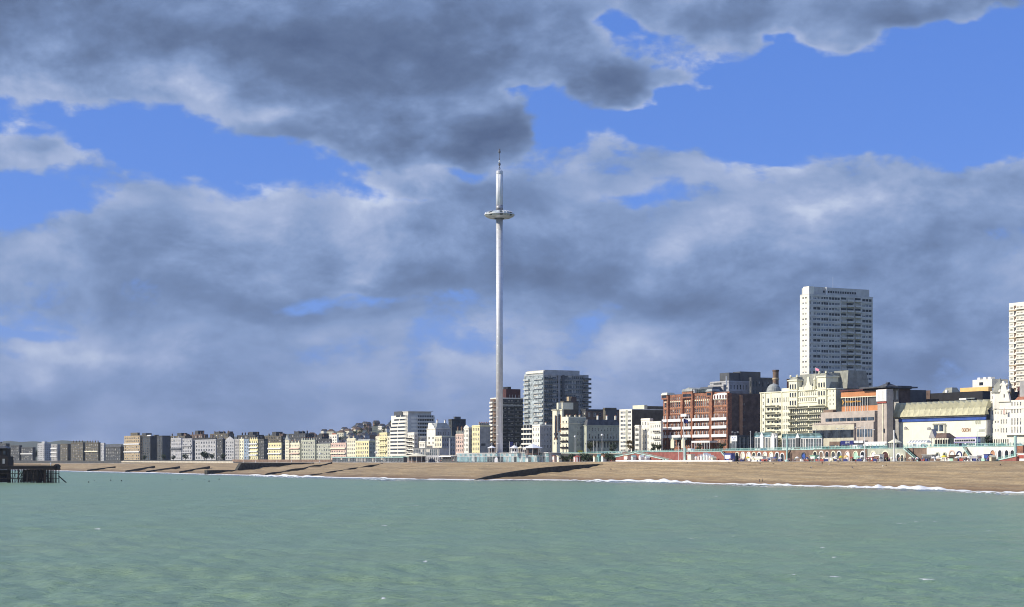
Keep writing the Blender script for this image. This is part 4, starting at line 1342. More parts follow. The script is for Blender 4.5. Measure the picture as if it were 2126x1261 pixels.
# ------------------------------------------------------------------ towers behind
def white_tower():
    b = Bld('tower_block', 'tall white residential tower with bright narrow end and grey shaded face', 'building', 1661, 1680, 1812, 612, WHITE, back=120)
    nf, fh = 28, None
    fh = 11.1 * b.D / F
    n = int(b.h / fh)
    off = b.h - n * fh
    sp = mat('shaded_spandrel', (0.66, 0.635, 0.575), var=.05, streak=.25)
    groups = [(1688, 1704, 2), (1705, 1720, 3), (1721, 1744, 4)]
    for f in range(n - 17, n):
        z0 = off + f * fh
        for (p0, p1, k) in groups:
            b.win('s', b.sy(p0), b.sy(p1), z0, z0 + fh, k, 1, .88, .46, 'sky' if (f * 5 + k) % 3 else 'dark', rv=.25)
        b.win('s', b.sy(1790), b.sy(1810), z0, z0 + fh, 3, 1, .88, .46, 'sky' if f % 2 else 'dark', rv=.25)
        # recessed loggias in the middle, with their own balcony fronts
        for (p0, p1) in ((1746, 1757), (1757.5, 1771), (1773, 1787)):
            y0, y1 = b.sy(p0), b.sy(p1)
            b.so.append((round(y0, 3), round(y1, 3), round(z0 + fh * .12, 3), round(z0 + fh * .80, 3)))
            g = b.box('loggia', b.L - .252, b.L - .24, y0, y1, z0 + fh * .12, z0 + fh * .8, GLASSD if (f * 7 + int(p0)) % 3 else BLIND)
            b.band('s', y0 + .1, y1 - .1, z0 + fh * .02, 1.5 if p0 > 1757 else .7, .25, sp, railh=.85)
        b.box('storey_band', b.L + .004, b.L + .16, .3, b.W - .3, z0 - .25, z0 + .35, sp)
        # lit end
        b.win('f', b.L * .18, b.L * .8, z0, z0 + fh, 2, 1, .5, .3, 'dark' if f % 4 == 0 else 'sky', rv=.2)
        b.win('s', b.sy(1675) if b.sy(1675) > 0 else .4, b.sy(1683.5), z0, z0 + fh, 1, 1, .5, .5, 'dark')
    b.box('pier', b.L + .17, b.L + .6, b.sy(1772), b.sy(1773), 0, b.h, sp)
    x0 = b.L * .25
    p = b.box('penthouse', x0 - 6, b.L - 1.0, b.sy(1692), b.sy(1807), b.h + .02, b.z(594.5), SUSX)
    b.box('penthouse_end', x0, b.L - .9, .6, b.sy(1692) - .01, b.h + .02, b.z(594), WHITE)
    for k in range(14):
        y = b.sy(1711 + k * 5.0)
        b.box('penthouse_window', b.L - 1.0, b.L - .93, y, y + 1.2, b.z(606), b.z(601.5), GLASS, p)
    b.box('flue', b.L - .9, b.L - .2, b.sy(1716), b.sy(1718), b.h, b.z(594), WPAINT, p)
    b.add('aerial', MB().bar((b.L - 4, b.sy(1738), b.z(594)), (b.L - 4, b.sy(1738), b.z(570)), .08), STEEL)
    b.parapet(b.h, .6, SUSX)
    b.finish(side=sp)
white_tower()

def right_tower():
    b = Bld('tower_block', 'tall white apartment tower cut by the right edge of the view', 'building', 2095, 2160, 2175, 628, WHITE, back=110)
    fh = 11.6 * b.D / F
    n = int(b.h / fh)
    off = b.h - n * fh
    for f in range(n - 16, n):
        z0 = off + f * fh
        b.win('f', b.fx(2096), b.fx(2104), z0, z0 + fh, 3, 1, .6, .34, 'sky')
        b.win('f', b.fx(2111), b.fx(2142), z0, z0 + fh, 11, 1, .6, .4, 'white')
        x0, x1 = b.fx(2105), b.fx(2110)
        b.fo.append((round(x0, 3), round(x1, 3), round(z0 + fh * .2, 3), round(z0 + fh * .9, 3)))
        b.box('loggia', x0, x1, .215, .24, z0 + fh * .2, z0 + fh * .9, BRWN if f % 3 else SLATE)
        b.box('storey_band', .1, b.L, -.3, -.003, z0 - .2, z0 + .35, TAN if f % 5 == 0 else WHITE)
        b.band('f', b.fx(2110.5), b.fx(2143), z0 + .36, 1.0, .12, WHITE, railh=.6)
    b.parapet(b.h, 1.2)
    b.finish()
right_tower()

# ------------------------------------------------------------------ concrete conference hall
def text_mesh(name, s, size, material, depth=.06):
    cu = bpy.data.curves.new(name, 'FONT')
    cu.body = s
    cu.size = size
    cu.extrude = depth
    cu.resolution_u = 2
    o = bpy.data.objects.new('tmp_text', cu)
    COL.objects.link(o)
    dg = bpy.context.evaluated_depsgraph_get()
    me = bpy.data.meshes.new_from_object(o.evaluated_get(dg))
    bpy.data.objects.remove(o)
    bpy.data.curves.remove(cu)
    me.materials.clear()
    me.materials.append(material)
    me.name = name
    return me

def sign_on(b, name, s, x0, x1, z0, z1, y, material, parent=None):
    """lettering set upright on a front, filled to the given rectangle"""
    me = text_mesh(name, s, 1.0, material)
    xs = [v.co.x for v in me.vertices]
    ys = [v.co.y for v in me.vertices]
    sx = (x1 - x0) / (max(xs) - min(xs))
    sy_ = (z1 - z0) / (max(ys) - min(ys))
    for v in me.vertices:
        x, yy, zz = v.co
        v.co = ((x - min(xs)) * sx, -zz, (yy - min(ys)) * sy_)
    return ob(name, me, parent or b.e, (x0, y, z0))

def conference_hall():
    b = Bld('conference_hall', 'pinkish concrete conference hall with ribbed tiers and orange upper fascia', 'building', 1700, 1826, 1832, 852, CONC, back=-2, W=34)
    z, fx = b.z, b.fx
    # lowest ribbed tier
    t = b.add('ribbed_tier', MB().box(fx(1703), fx(1790), -5.0, -.004, z(927), z(879)), CONC)
    n = 46
    for k in range(n):
        x = fx(1703) + (k + .5) * (fx(1790) - fx(1703)) / n
        b.add('fin', MB().box(x - .2, x + .2, -5.16, -5.004, z(926), z(908.6)), CREAM, t)
        b.add('fin', MB().box(x - .2, x + .2, -5.16, -5.004, z(891.4), z(881)), CREAM, t)
    for k in range(22):
        x = fx(1704) + (k + .5) * (fx(1789) - fx(1704)) / 22
        b.add('window', MB().box(x - .72, x + .72, -5.10, -5.004, z(908.4), z(891.6)), GLASS, t)
    t2 = b.add('tier', MB().box(fx(1791), fx(1827), -4.0, -.004, z(927), z(876)), CONC)
    for k in range(6):
        x = fx(1793 + k * 5.5)
        b.add('window', MB().box(x, x + fx(1797) - fx(1793), -4.1, -4.004, z(907), z(891)), GLASSB, t2)
    # middle tier with strip windows
    m = b.add('tier', MB().box(fx(1712), fx(1824), -2.4, -.004, z(878), z(853)), CONC)
    for k in range(7):
        xa = fx(1722 + k * 14.6)
        b.add('window', MB().box(xa, fx(1722 + k * 14.6 + 13.4), -2.52, -2.404, z(873), z(866)), GLASSB, m)
    b.add('ledge', MB().box(fx(1702), fx(1826), -3.4, -2.41, z(878), z(875.5)), CONC, m)
    # upper hall: orange fascia, dark glazing with mullions, orange spandrel
    u = b.add('upper_hall', MB().box(fx(1744), fx(1824), 1.5, 30, z(855), z(808)), DKGREY)
    b.add('fascia', MB().box(fx(1743), fx(1823), .9, 1.496, z(821), z(811)), ORANGE, u)
    b.add('fascia_trim', MB().box(fx(1743), fx(1823), .8, 1.49, z(823), z(821.2)), CREAM, u)
    b.add('spandrel', MB().box(fx(1744), fx(1822), 1.1, 1.496, z(854), z(841)), ORANGE, u)
    for k in range(10):
        x = fx(1752.5 + k * 5.1)
        b.add('mullion', MB().box(x - .14, x + .14, .86, 1.09, z(855), z(823)), OFFW, u)
    for k in range(9):
        x0 = fx(1752.5 + k * 5.1) + .16
        b.add('pane', MB().box(x0, fx(1752.5 + (k + 1) * 5.1) - .16, 1.3, 1.496, z(840.5), z(823.5)), GLASS, u)
    sign_on(b, 'sign_lettering', 'The Brighton Centre', fx(1752), fx(1785), z(834), z(829), .80, AMBER, u)
    b.add('sign_emblem', MB().prism([(fx(1746), z(838)), (fx(1749.4), z(832)), (fx(1746), z(826)), (fx(1747.6), z(832))], .7, .86), AMBER, u)
    b.box('roof_slab', fx(1790), b.L + 7, -2, 18, z(806), z(803), SLATE)
    b.box('roof_slab', fx(1742), fx(1790) - .01, .5, 18, z(809), z(805.5), MAROON)
    b.add('roof_vent', MB().taper(fx(1806), fx(1828), 4, 12, z(802.9), z(793), 5.0, 3.4), SLATE)
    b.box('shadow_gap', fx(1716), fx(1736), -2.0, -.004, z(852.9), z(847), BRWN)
    b.finish(roof=CONG)
    # stair tower
    c = Bld('stair_tower', 'square concrete stair tower with white louvred top', 'building', 1822, 1841, 1854, 808, CONC, back=-8)
    z, fx = c.z, c.fx
    c.box('louvre_box', fx(1822) - .5, c.L + .2, -.5, -.004, z(833), z(809), WPAINT)
    for k in range(6):
        x = fx(1824 + k * 2.8)
        c.box('louvre', x, x + .5, -.6, -.504, z(832), z(810), CANVAS)
    c.box('red_band', fx(1822), c.L + .1, -.45, -.004, z(837), z(834), RCANV)
    c.box('rib', c.L * .58, c.L * .66, -.3, -.004, 0, z(838), CREAM)
    c.win('s', 2, c.W - 2, z(832), z(811), 3, 1, .5, .9, 'pale')
    c.box('wall_lamp', fx(1835), fx(1837), -.6, -.004, z(898), z(890), SLATE)
    c.finish(side=CONC, roof=SLATE)
    d = Bld('rear_block', 'brown roofed hall end with white louvres right of the stair tower', 'building', 1852, 1866, 1890, 808, GREYR, back=10)
    for (p0, p1) in ((1853, 1856), (1861, 1864)):
        d.box('louvre', d.fx(p0), d.fx(p1), -.3, -.004, d.z(830), d.z(811), WPAINT)
    d.box('roof_slab', -2, d.L + 1, -1.5, d.W, d.h + .01, d.h + 1.6, SLATE)
    d.finish(side=DARKB)
    # shopfronts under the ribbed tier
    for (lab, p0, p1, yt, m, txt) in (('deep blue shopfront sign under the concrete ribs', 1745, 1772, 915, NAVY, 'A-H'), ('dark brown shopfront at the left end of the ribbed tier', 1722, 1743, 917, BRWN, None),
                                      ('white fascia shopfront right of the deep blue sign', 1774, 1793, 915, DKGREY, None), ('white awning row below the stair tower', 1797, 1842, 917, GREYR, None)):
        v = Bld('shopfront', lab, 'shopfront', p0, p1, p1 + 1, yt, m, back=-12, W=5)
        n = max(2, int(v.L / 3))
        v.win('f', .2, v.L - .2, .2, v.h * .62, n, 1, .85, .9, 'steel', rv=.15)
        if txt:
            sign_on(v, 'sign_lettering', txt, v.L * .38, v.L * .70, v.h * .70, v.h * .95, -.08, LAMPW)
        elif p0 > 1770:
            v.box('fascia', 0, v.L, -.4, -.004, v.h * .75, v.h, WPAINT)
            if p0 > 1790:
                for k in range(8):
                    v.add('awning', MB().prism([(k * v.L / 8 + .1, v.h * .5), ((k + 1) * v.L / 8 - .1, v.h * .5), ((k + 1) * v.L / 8 - .1, v.h * .74), (k * v.L / 8 + .1, v.h * .74)], -1.4, -1.2), CANVAS)
        v.finish()
conference_hall()

# ------------------------------------------------------------------ cinema with ribbed roof
def cinema():
    b = Bld('cinema', 'cream walled cinema with blue band and folded ribbed roof', 'cinema', 1867, 2048, 2056, 872, CREAM, back=0, W=40)
    z, fx = b.z, b.fx
    wm = mat('primrose_wall', (0.84, 0.81, 0.66), var=.03, streak=.08)
    b.mat = wm
    b.box('blue_band', -.05, b.L + .02, -.5, -.004, z(871.5), z(862), BLUE)
    # folded canopy: each fold its own panel with a pyramid tooth
    n = 17
    x0, x1 = fx(1858), b.L + .6
    w = (x1 - x0) / n
    zb_, zm, zt = z(861), z(849), z(829)
    rf = None
    for k in range(n):
        a, c = x0 + k * w, x0 + (k + 1) * w
        m = MB()
        # lower apron, leaning out; above it a fold that rises to a ridge at its left edge
        m.quad((a, -1.5, zb_), (c, -1.5, zb_), (c, .9, zm), (a, -.7, zm + .4))
        m.quad((a, -.7, zm + .4), (c, .9, zm), (c, 3.4, zt - 2.6), (a, .8, zt))
        m.quad((c, .9, zm), (c, -.7, zm + .4), (c, .8, zt), (c, 3.4, zt - 2.6))
        m.quad((a, -1.5, zb_), (a, -.5, zb_ - .4), (c, -.5, zb_ - .4), (c, -1.5, zb_))
        m.quad((a, .8, zt), (c, 3.4, zt - 2.6), (c, 9, zt - 2.6), (a, 9, zt))
        f = b.add('roof_fold', m, RIBY)
        tm = MB()                                # pyramid tooth on the lower apron
        tm.tri((c - w * .85, -1.52, zb_ + .1), (c - .02, -1.52, zb_ + .1), (c - .02, -.5, zm + 1.4))
        tm.tri((c - .02, -1.52, zb_ + .1), (c - .02, 1.0, zb_ + .1), (c - .02, -.5, zm + 1.4))
        b.add('tooth', tm, RIBY, f)
    b.add('soffit', MB().box(x0 + 1, x1 - .5, -1.0, -.51, zb_ - .8, zb_ - .42), SLATE)
    # wall details
    b.add('bay_window', MB().box(fx(1941), fx(1964), -1.0, -.004, z(900), z(877)), wm)
    b.box('window', fx(1942), fx(1951.5), -1.08, -1.004, z(894), z(881), GLASSB)
    b.box('window', fx(1953.5), fx(1962), -1.08, -1.004, z(894), z(881), GLASSB)
    b.box('bay_cornice', fx(1940.5), fx(1964.5), -1.3, -1.09, z(880), z(877), MANS)
    b.box('bay_sill', fx(1944), fx(1960), -1.3, -1.09, z(898.5), z(897), YELLOW)
    sign_on(b, 'sign_lettering', 'ODEON', fx(1997), fx(2015), z(896), z(888), -.12, TERRA)
    for (p, y, wd) in ((1877, 882, 9), (1925, 884, 10)):
        b.box('small_sign', fx(p), fx(p + wd * .7), -.2, -.004, z(y + 6), z(y + 1), GREYR)
        b.add('sign_bracket', MB().bar((fx(p + wd), -.1, z(y + 7)), (fx(p + wd * .6), -.9, z(y)), .2), MANS)
    for p in (2026, 2030, 2034):
        b.add('relief_figure', MB().prism([(fx(p), z(880)), (fx(p + 1.5), z(880)), (fx(p + 1.0), z(872)), (fx(p - .5), z(870))], -.3, -.004), SAGE)
    b.box('poster', fx(2032), fx(2046), -.15, -.004, z(899), z(888), CANVAS)
    b.box('poster_print', fx(2033), fx(2045), -.2, -.154, z(897), z(891.5), SAGE)
    b.box('ground_floor', fx(1970), b.L, -.3, -.004, 0, z(906.5), DKGREY)
    for k in range(16):
        xa = fx(1971 + k * 4.7)
        b.box('door', xa, xa + 1.3, -.36, -.304, 0, z(909), GLASSG)
    b.box('pier', b.L + .003, b.L + .4, .2, 5, 0, z(872), GREYR)
    b.finish(side=GREYR, roof=SLATE)
    c = row('rear_block', 'long black roof block behind the folded cinema roof', 1884, 2040, 2062, 812, BLACK, 0, 0, back=46, cap=False, W=30)
    c.box('brown_section', .05, c.fx(1932), -.3, -.004, c.h * .4, c.h + 1.6, DARKB)
    c.box('skylight', c.fx(1995), c.fx(2010), -1.2, -.31, c.z(829), c.z(825.5), WPAINT)
    c.box('skylight', c.fx(2012), c.fx(2027), -1.2, -.31, c.z(827.5), c.z(825.5), GLASSP)
    c.add('roof_lantern', MB().taper(c.fx(1936), c.fx(1957), 6, 12, c.h + .01, c.h + 2.9, 1.5), MANS)
    c.box('lantern_light', c.fx(1944), c.fx(1948), 5.7, 5.99, c.h + .2, c.h + 1.8, WPAINT)
    d = row('rear_block', 'peach fronted block with white penthouse behind the cinema', 1993, 2052, 2060, 803, PEACH, 0, 0, back=95, cap=False)
    d.box('penthouse', d.fx(2010), d.fx(2050), 3, 14, d.h + .02, d.h + 4, WHITE)
    d.box('window', d.fx(2024), d.fx(2032), 2.9, 2.99, d.h + 1, d.h + 2.6, GLASS)
    for p in (2014, 2026, 2036):
        d.box('vent', d.fx(p), d.fx(p + 5), 5, 8, d.h + 4.01, d.h + 5.2, WPAINT)
cinema()

# ------------------------------------------------------------------ white hotel at the right edge
def edge_hotel():
    b = Bld('hotel', 'white hotel with corner turret and scrolled gable at the right edge', 'building', 2056, 2150, 2153, 832, WHITE, back=2, W=22)
    z, fx = b.z, b.fx
    for (ya, yb) in ((842, 832.5), (858, 848), (883, 866), (900, 884)):
        b.win('f', fx(2098), fx(2122), z(ya), z(yb), 4, 1, .38, .85)
        b.win('f', fx(2124), fx(2148), z(ya), z(yb), 4, 1, .38, .85)
    for (ya, yb) in ((860, 849), (880, 868), (899, 886)):
        b.win('f', fx(2076), fx(2092), z(ya), z(yb), 3, 1, .36, .8)
        b.win('f', fx(2058.5), fx(2063), z(ya), z(yb), 1, 1, .42, .8)
        b.win('f', fx(2064), fx(2075), z(ya), z(yb), 2, 1, .4, .4)
    b.win('f', fx(2058), fx(2095), z(932), z(906), 8, 1, .5, .6, 'dark')
    t = b.add('turret', MB().lathe([(4.2 * .8, b.h - 3), (3.4, z(812))], 8, fx(2068), 2.4), WHITE)
    b.add('turret_roof', MB().lathe([(4.0, z(812) + .02), (3.2, z(806)), (2.6, z(797)), (.9, z(787)), (.08, z(780))], 8, fx(2068), 2.4), MANS, t)
    b.box('turret_window', fx(2059.5), fx(2061.5), -.08, -.003, z(825), z(818), GLASS)
    b.box('corner_block', .1, fx(2073), .0, 6, b.h + .02, z(808), WHITE)
    g = b.add('gable', MB().prism([(fx(2074), z(832)), (fx(2099), z(832)), (fx(2096.5), z(818)), (fx(2092), z(806)), (fx(2090), z(796)), (fx(2087), z(790)), (fx(2086), z(788)), (fx(2083), z(788)), (fx(2081.5), z(796)), (fx(2080), z(806)), (fx(2077), z(818))], -.7, .3), WHITE)
    b.add('gable_window', MB().box(fx(2086.4), fx(2088.4), -.78, -.704, z(823), z(816)), GLASS, g)
    for (p, y) in ((2081, 799), (2092.5, 799), (2078, 812), (2096, 812)):
        b.add('scroll', MB().lathe([(.1, z(y) - .1), (.8, z(y) + .3), (.8, z(y) + .9), (.3, z(y) + 1.4)], 8, fx(p), -.4), WHITE, g)
    b.add('roof', MB().taper(fx(2101), b.L + 3, .8, 14, b.h + .02, z(822), .8, 2.0), TILE)
    b.box('chimney', fx(2103), fx(2115), 4, 6, b.h, z(789), GREYR)
    b.box('chimney', fx(2078), fx(2082), 5, 7, b.h, z(803), OLIVE)
    b.box('chimney', fx(2095), fx(2100), 5, 7, b.h, z(800), MAROON)
    b.cornice(z(848), .3, .3, name='string_course')
    b.box('balcony', fx(2090), b.L, -1.4, -.003, z(903), z(901.5), WHITE)
    b.parapet(b.h, .6)
    b.add('flagpole', MB().bar((fx(2084), -.4, z(858)), (fx(2094), -2.6, z(846)), .1), TERRA)
    b.add('banner', MB().prism([(fx(2090), z(858)), (fx(2094), z(858)), (fx(2094), z(847)), (fx(2090), z(849))], -2.2, -2.1), PINK)
    b.finish()
edge_hotel()
# ------------------------------------------------------------------ observation tower
def observation_tower():
    D = 1113
    k = D / F
    zb = lerp(ZC, 1037) + .1
    e = ob('observation_tower', None, None, tuple(col(1037, D, zb)))
    tag(e, 'very tall slender silver observation tower with round glass pod', 'tower')
    zz = lambda y: H + (HY - y) * k - zb
    r = 7.0 * k
    m = ob('mast', MB().lathe([(r, 0), (r, zz(429))], 32).mesh('mast', STEEL), e, smooth=True)
    n = 26
    for j in range(1, n):
        z = zz(940) + (zz(460) - zz(940)) * j / n
        ob('joint', MB().lathe([(r + .004, z), (r + .03, z + .05), (r + .03, z + .16), (r + .004, z + .21)], 32, cap=False).mesh('joint', STEEL), m, smooth=True)
    u = ob('upper_mast', MB().lathe([(r * .97, zz(429) + .01), (r * .97, zz(362))], 32).mesh('upper_mast', PALEM), e, smooth=True)
    for j in range(16):                          # raking light comes off thin vertical louvres
        a = 2 * math.pi * j / 16
        ob('louvre', MB().bar((r * .99 * math.cos(a), r * .99 * math.sin(a), zz(428)), (r * .99 * math.cos(a), r * .99 * math.sin(a), zz(363)), .07).mesh('louvre', STEEL), u)
    ob('cap', MB().lathe([(r * 1.02, zz(362) + .01), (r * 1.04, zz(361)), (r * 1.04, zz(356)), (r * .9, zz(355))], 32).mesh('cap', STEEL), e, smooth=False)
    ob('collar', MB().lathe([(r * 1.06, zz(437)), (r * 1.06, zz(427))], 32).mesh('collar', mat('grey_steel', (.34, .34, .36), rough=.45, metal=.4)), e, smooth=True)
    an = ob('antenna', MB().bar((0, 0, zz(355)), (0, 0, zz(312)), .18, n=8).mesh('antenna', STEELD), e)
    for (y, rr, h2) in ((345, .8, 2.2), (338, .55, 1.6), (332, .35, 1.0), (319, .75, 2.4), (314, .5, 1.5)):
        ob('aerial', MB().lathe([(.2, zz(y)), (rr, zz(y) + h2 * .3), (rr, zz(y) + h2 * .7), (.2, zz(y) + h2)], 10).mesh('aerial', STEELD if y != 338 else WPAINT), an)
    for s in (-1, 1):
        ob('strut', MB().bar((s * r * .6, 0, zz(355)), (0, 0, zz(346)), .1).mesh('strut', STEELD), an)
    # pod: a doughnut of glazed gores between silver ribs
    R0, h2 = 31.5 * k, 8.6 * k
    zc_ = zz(446.5)
    pod = ob('pod', MB().lathe([(r * 1.1, zc_ - h2 * .55), (R0 * .45, zc_ - h2 * .92), (R0 * .72, zc_ - h2 * .80), (R0 * .9, zc_ - h2 * .45)], 36, cap=False).mesh('pod', STEEL), e, smooth=True)
    prof_ = [(R0 * .905, zc_ - h2 * .44), (R0, zc_), (R0 * .93, zc_ + h2 * .45), (R0 * .72, zc_ + h2 * .78), (R0 * .42, zc_ + h2 * .95), (r * 1.1, zc_ + h2 * .9)]
    gm = MB().lathe(prof_, 2, 0, 0, 0, R(.6), R(14.4), cap=False).mesh('glass_panel', GLASSP)
    gm2 = MB().lathe(prof_, 2, 0, 0, 0, R(.6), R(14.4), cap=False).mesh('glass_panel', GLASSG)
    rb = MB()
    for q in range(len(prof_) - 1):
        rb.bar((prof_[q][0], 0, prof_[q][1]), (prof_[q + 1][0], 0, prof_[q + 1][1]), .13)
    rm = rb.mesh('rib', STEEL)
    for j in range(24):
        ob('glass_panel', gm if j % 3 else gm2, pod, (0, 0, 0), R(15 * j))
        ob('rib', rm, pod, (0, 0, 0), R(15 * j))
    ob('pod_floor', MB().lathe([(r * 1.1, zc_ - h2 * .3), (R0 * .9, zc_ - h2 * .3)], 24, cap=False).mesh('pod_floor', DKGREY), pod)
    ob('pod_ring', MB().lathe([(R0 * 1.0, zc_ - .25), (R0 * 1.015, zc_), (R0 * 1.0, zc_ + .25)], 48, cap=False).mesh('pod_ring', STEEL), pod, smooth=True)
    ob('pod_hub', MB().lathe([(r * 1.45, zc_ - h2), (r * 1.45, zc_ + h2 * 1.1), (r * 1.1, zc_ + h2 * 1.25)], 24, cap=False).mesh('pod_hub', STEELD), pod, smooth=True)
    ob('base_collar', MB().lathe([(r * 1.5, 0), (r * 1.5, 2.2), (r * 1.02, 3.4)], 24, cap=False).mesh('base_collar', STEEL), e)
observation_tower()

class Seg(Bld):
    """a stretch of walling along the front between two bearing columns, at dd metres seaward of the wall line"""
    def __init__(s, name, label, cat, x0, x1, material, dd=0.0, z0=None, z1=None, group=None, W=.8):
        Da, Db = lerp(WALL, x0) - dd, lerp(WALL, x1) - dd
        pa, pb = col(x0, Da, 0), col(x1, Db, 0)
        tan = (pb.x - pa.x) / (pa.y - pb.y)
        zb = lerp(ZC, x1) if z0 is None else z0
        super().__init__(name, label, cat, x0, x1, x1, 900, material, D=Db, tan=tan, zb=zb, W=W, group=group)
        s.h = (lerp(ZR, x1) if z1 is None else z1) - zb

def glass_pavilion():
    b = Seg('glass_pavilion', 'low turquoise glazed pavilion at the foot of the tall tower', 'pavilion', 950, 1140, CONG, dd=16, W=14)
    b.h = b.z(941)
    mats_ = [GLASST, GLASSP, GLASSG]
    n = 34
    w = b.L / n
    for j in range(n):
        g = mats_[(j * 7 + j // 5) % 3] if not 12 <= j <= 17 else GLASSG
        if j < 5 or 8 < j < 12:
            g = GLASST
        ob('glass_panel', MB().box(.06, w - .06, -.25, -.06, 0, b.h * .62).mesh('glass_panel', g), b.e, (j * w, 0, .1))
        ob('glass_panel', MB().box(.06, w - .06, -.25, -.06, b.h * .65, b.h - .1).mesh('glass_panel', mats_[(j * 5 + 1) % 2]), b.e, (j * w, 0, .1))
        ob('mullion', MB().box(-.07, .07, -.42, -.02, 0, b.h).mesh('mullion', WPAINT if j % 3 else STEEL), b.e, (j * w, 0, 0))
    b.box('transom', 0, b.L, -.36, -.02, b.h * .625, b.h * .65, WPAINT)
    b.box('roof_slab', -.5, b.L + .5, -.8, 14.5, b.h + .01, b.h + .35, WPAINT)
    b.finish()
    # ornate little kiosks standing on and round it
    def kiosk(lab, px, dd, w, h1, h2, wall, roofm, zb=None, n=8, cat='kiosk', posts=True):
        D = lerp(WALL, px) - dd
        p = col(px, D, lerp(ZC, px) if zb is None else zb)
        e = ob('kiosk', None, None, tuple(p))
        tag(e, lab, cat)
        ob('wall', MB().lathe([(w * .86, 0), (w * .86, h1)], n).mesh('wall', wall), e)
        for j in range(n):
            a = 2 * math.pi * (j + .5) / n
            ob('window', MB().box(-w * .2, w * .2, -.06, .02, h1 * .3, h1 * .85).mesh('window', GLASS), e, (w * .86 * math.cos(math.pi / n) * math.cos(a), w * .86 * math.cos(math.pi / n) * math.sin(a), 0), a + math.pi / 2)
            a = 2 * math.pi * j / n
            if posts:
                ob('post', MB().bar((w * math.cos(a), w * math.sin(a), 0), (w * math.cos(a), w * math.sin(a), h1), .12, n=6).mesh('post', WPAINT), e)
        r = ob('roof', MB().lathe([(w * 1.25, h1), (w * 1.2, h1 + .25), (w * .55, h1 + h2 * .6), (w * .12, h1 + h2)], n).mesh('roof', roofm), e)
        ob('finial', MB().bar((0, 0, h1 + h2), (0, 0, h1 + h2 + 1.2), .08, n=6).mesh('finial', WPAINT), r)
    zt = b.zb + b.h + .36
    kiosk('dark ornate octagonal kiosk on the right end of the glass pavilion', 1106, 24, 5.0, 4.2, 2.4, DARKB, PALEM, zb=zt - 1.5)
    kiosk('small white domed kiosk right of the mast foot', 1068, 20, 2.6, 2.8, 1.8, WPAINT, WPAINT, zb=zt)
    kiosk('small dark ornate kiosk left of the mast foot', 1021, 20, 2.2, 3.0, 1.6, DARKB, PALEM, zb=zt)
    kiosk('tiny cream kiosk between the white and the dark kiosks', 1081, 22, 1.6, 2.8, 1.2, TAN, CREAM, zb=zt)
    kiosk('round colonnaded pavilion with pale roof on the beach promenade', 866, 40, 6.8, 4.4, 2.2, BRWN, CREAM, n=12)
    kiosk('octagonal promenade kiosk with spreading cream roof', 1858, -4, 2.6, 4.4, 1.9, SAGE, CREAM, zb=lerp(ZR, 1858) - 1.8)
    for i, px in enumerate((1058, 1072, 1098)):
        p = col(px, lerp(WALL, px) - 20, zt)
        e = ob('flag_mast', None, None, tuple(p))
        tag(e, ('thin white lattice mast beside the dark flags', 'thin white mast right of the dark flags', 'thin white mast on the pavilion right of the white kiosk')[i], 'mast')
        ob('pole', MB().bar((0, 0, 0), (0, 0, 7 - i), .11, n=6).mesh('pole', WPAINT), e)
        if i == 0:
            for q in range(3):
                ob('flag', MB().box(.2, 2.2, -.05, .05, 3.4 + q * 1.2, 4.4 + q * 1.2).mesh('flag', DBLUE), e)
        else:
            ob('truck', MB().lathe([(.2, 7 - i), (.2, 7.3 - i)], 6).mesh('truck', WPAINT), e)
    # long white canopied cafe left of the pavilion and glazed upper deck
    c = Seg('cafe', 'glazed cafe with bluish panes above the round colonnaded pavilion', 'cafe', 858, 912, PALEG, dd=12, W=8)
    c.h = c.z(931)
    c.win('f', .3, c.L - .3, c.h * .45, c.h - .2, 14, 1, .85, .85, 'steel')
    c.win('f', .3, c.L - .3, .3, c.h * .4, 14, 1, .5, .8, 'dark')
    c.box('roof', -.4, c.L + .4, -.6, 8.4, c.h + .01, c.h + .4, LEAD)
    c.finish()
    d = Seg('cafe', 'dark beach cafe with white awnings left of the glass pavilion', 'cafe', 915, 949, DKBRICK, dd=14, W=8)
    d.h = d.z(946)
    d.win('f', .3, d.L - .3, .3, d.h - .3, 8, 1, .6, .7, 'white')
    d.box('awning', 2, d.L * .8, -2.2, -.01, d.h * .8, d.h * .95, CANVAS)
    d.box('roof', -.3, d.L + .3, -.3, 8.3, d.h + .01, d.h + .3, OFFW)
    d.finish()
    e = Seg('shelter', 'long dark seafront shelter with white fascia left of the round pavilion', 'shelter', 690, 838, DKGREY, dd=8, W=5)
    e.h = e.z(949)
    e.win('f', .3, e.L - .3, .3, e.h - .6, 26, 1, .7, .8, 'steel')
    e.box('fascia', -.3, e.L + .3, -.5, -.01, e.h - .5, e.h, TEALP)
    e.finish()
glass_pavilion()

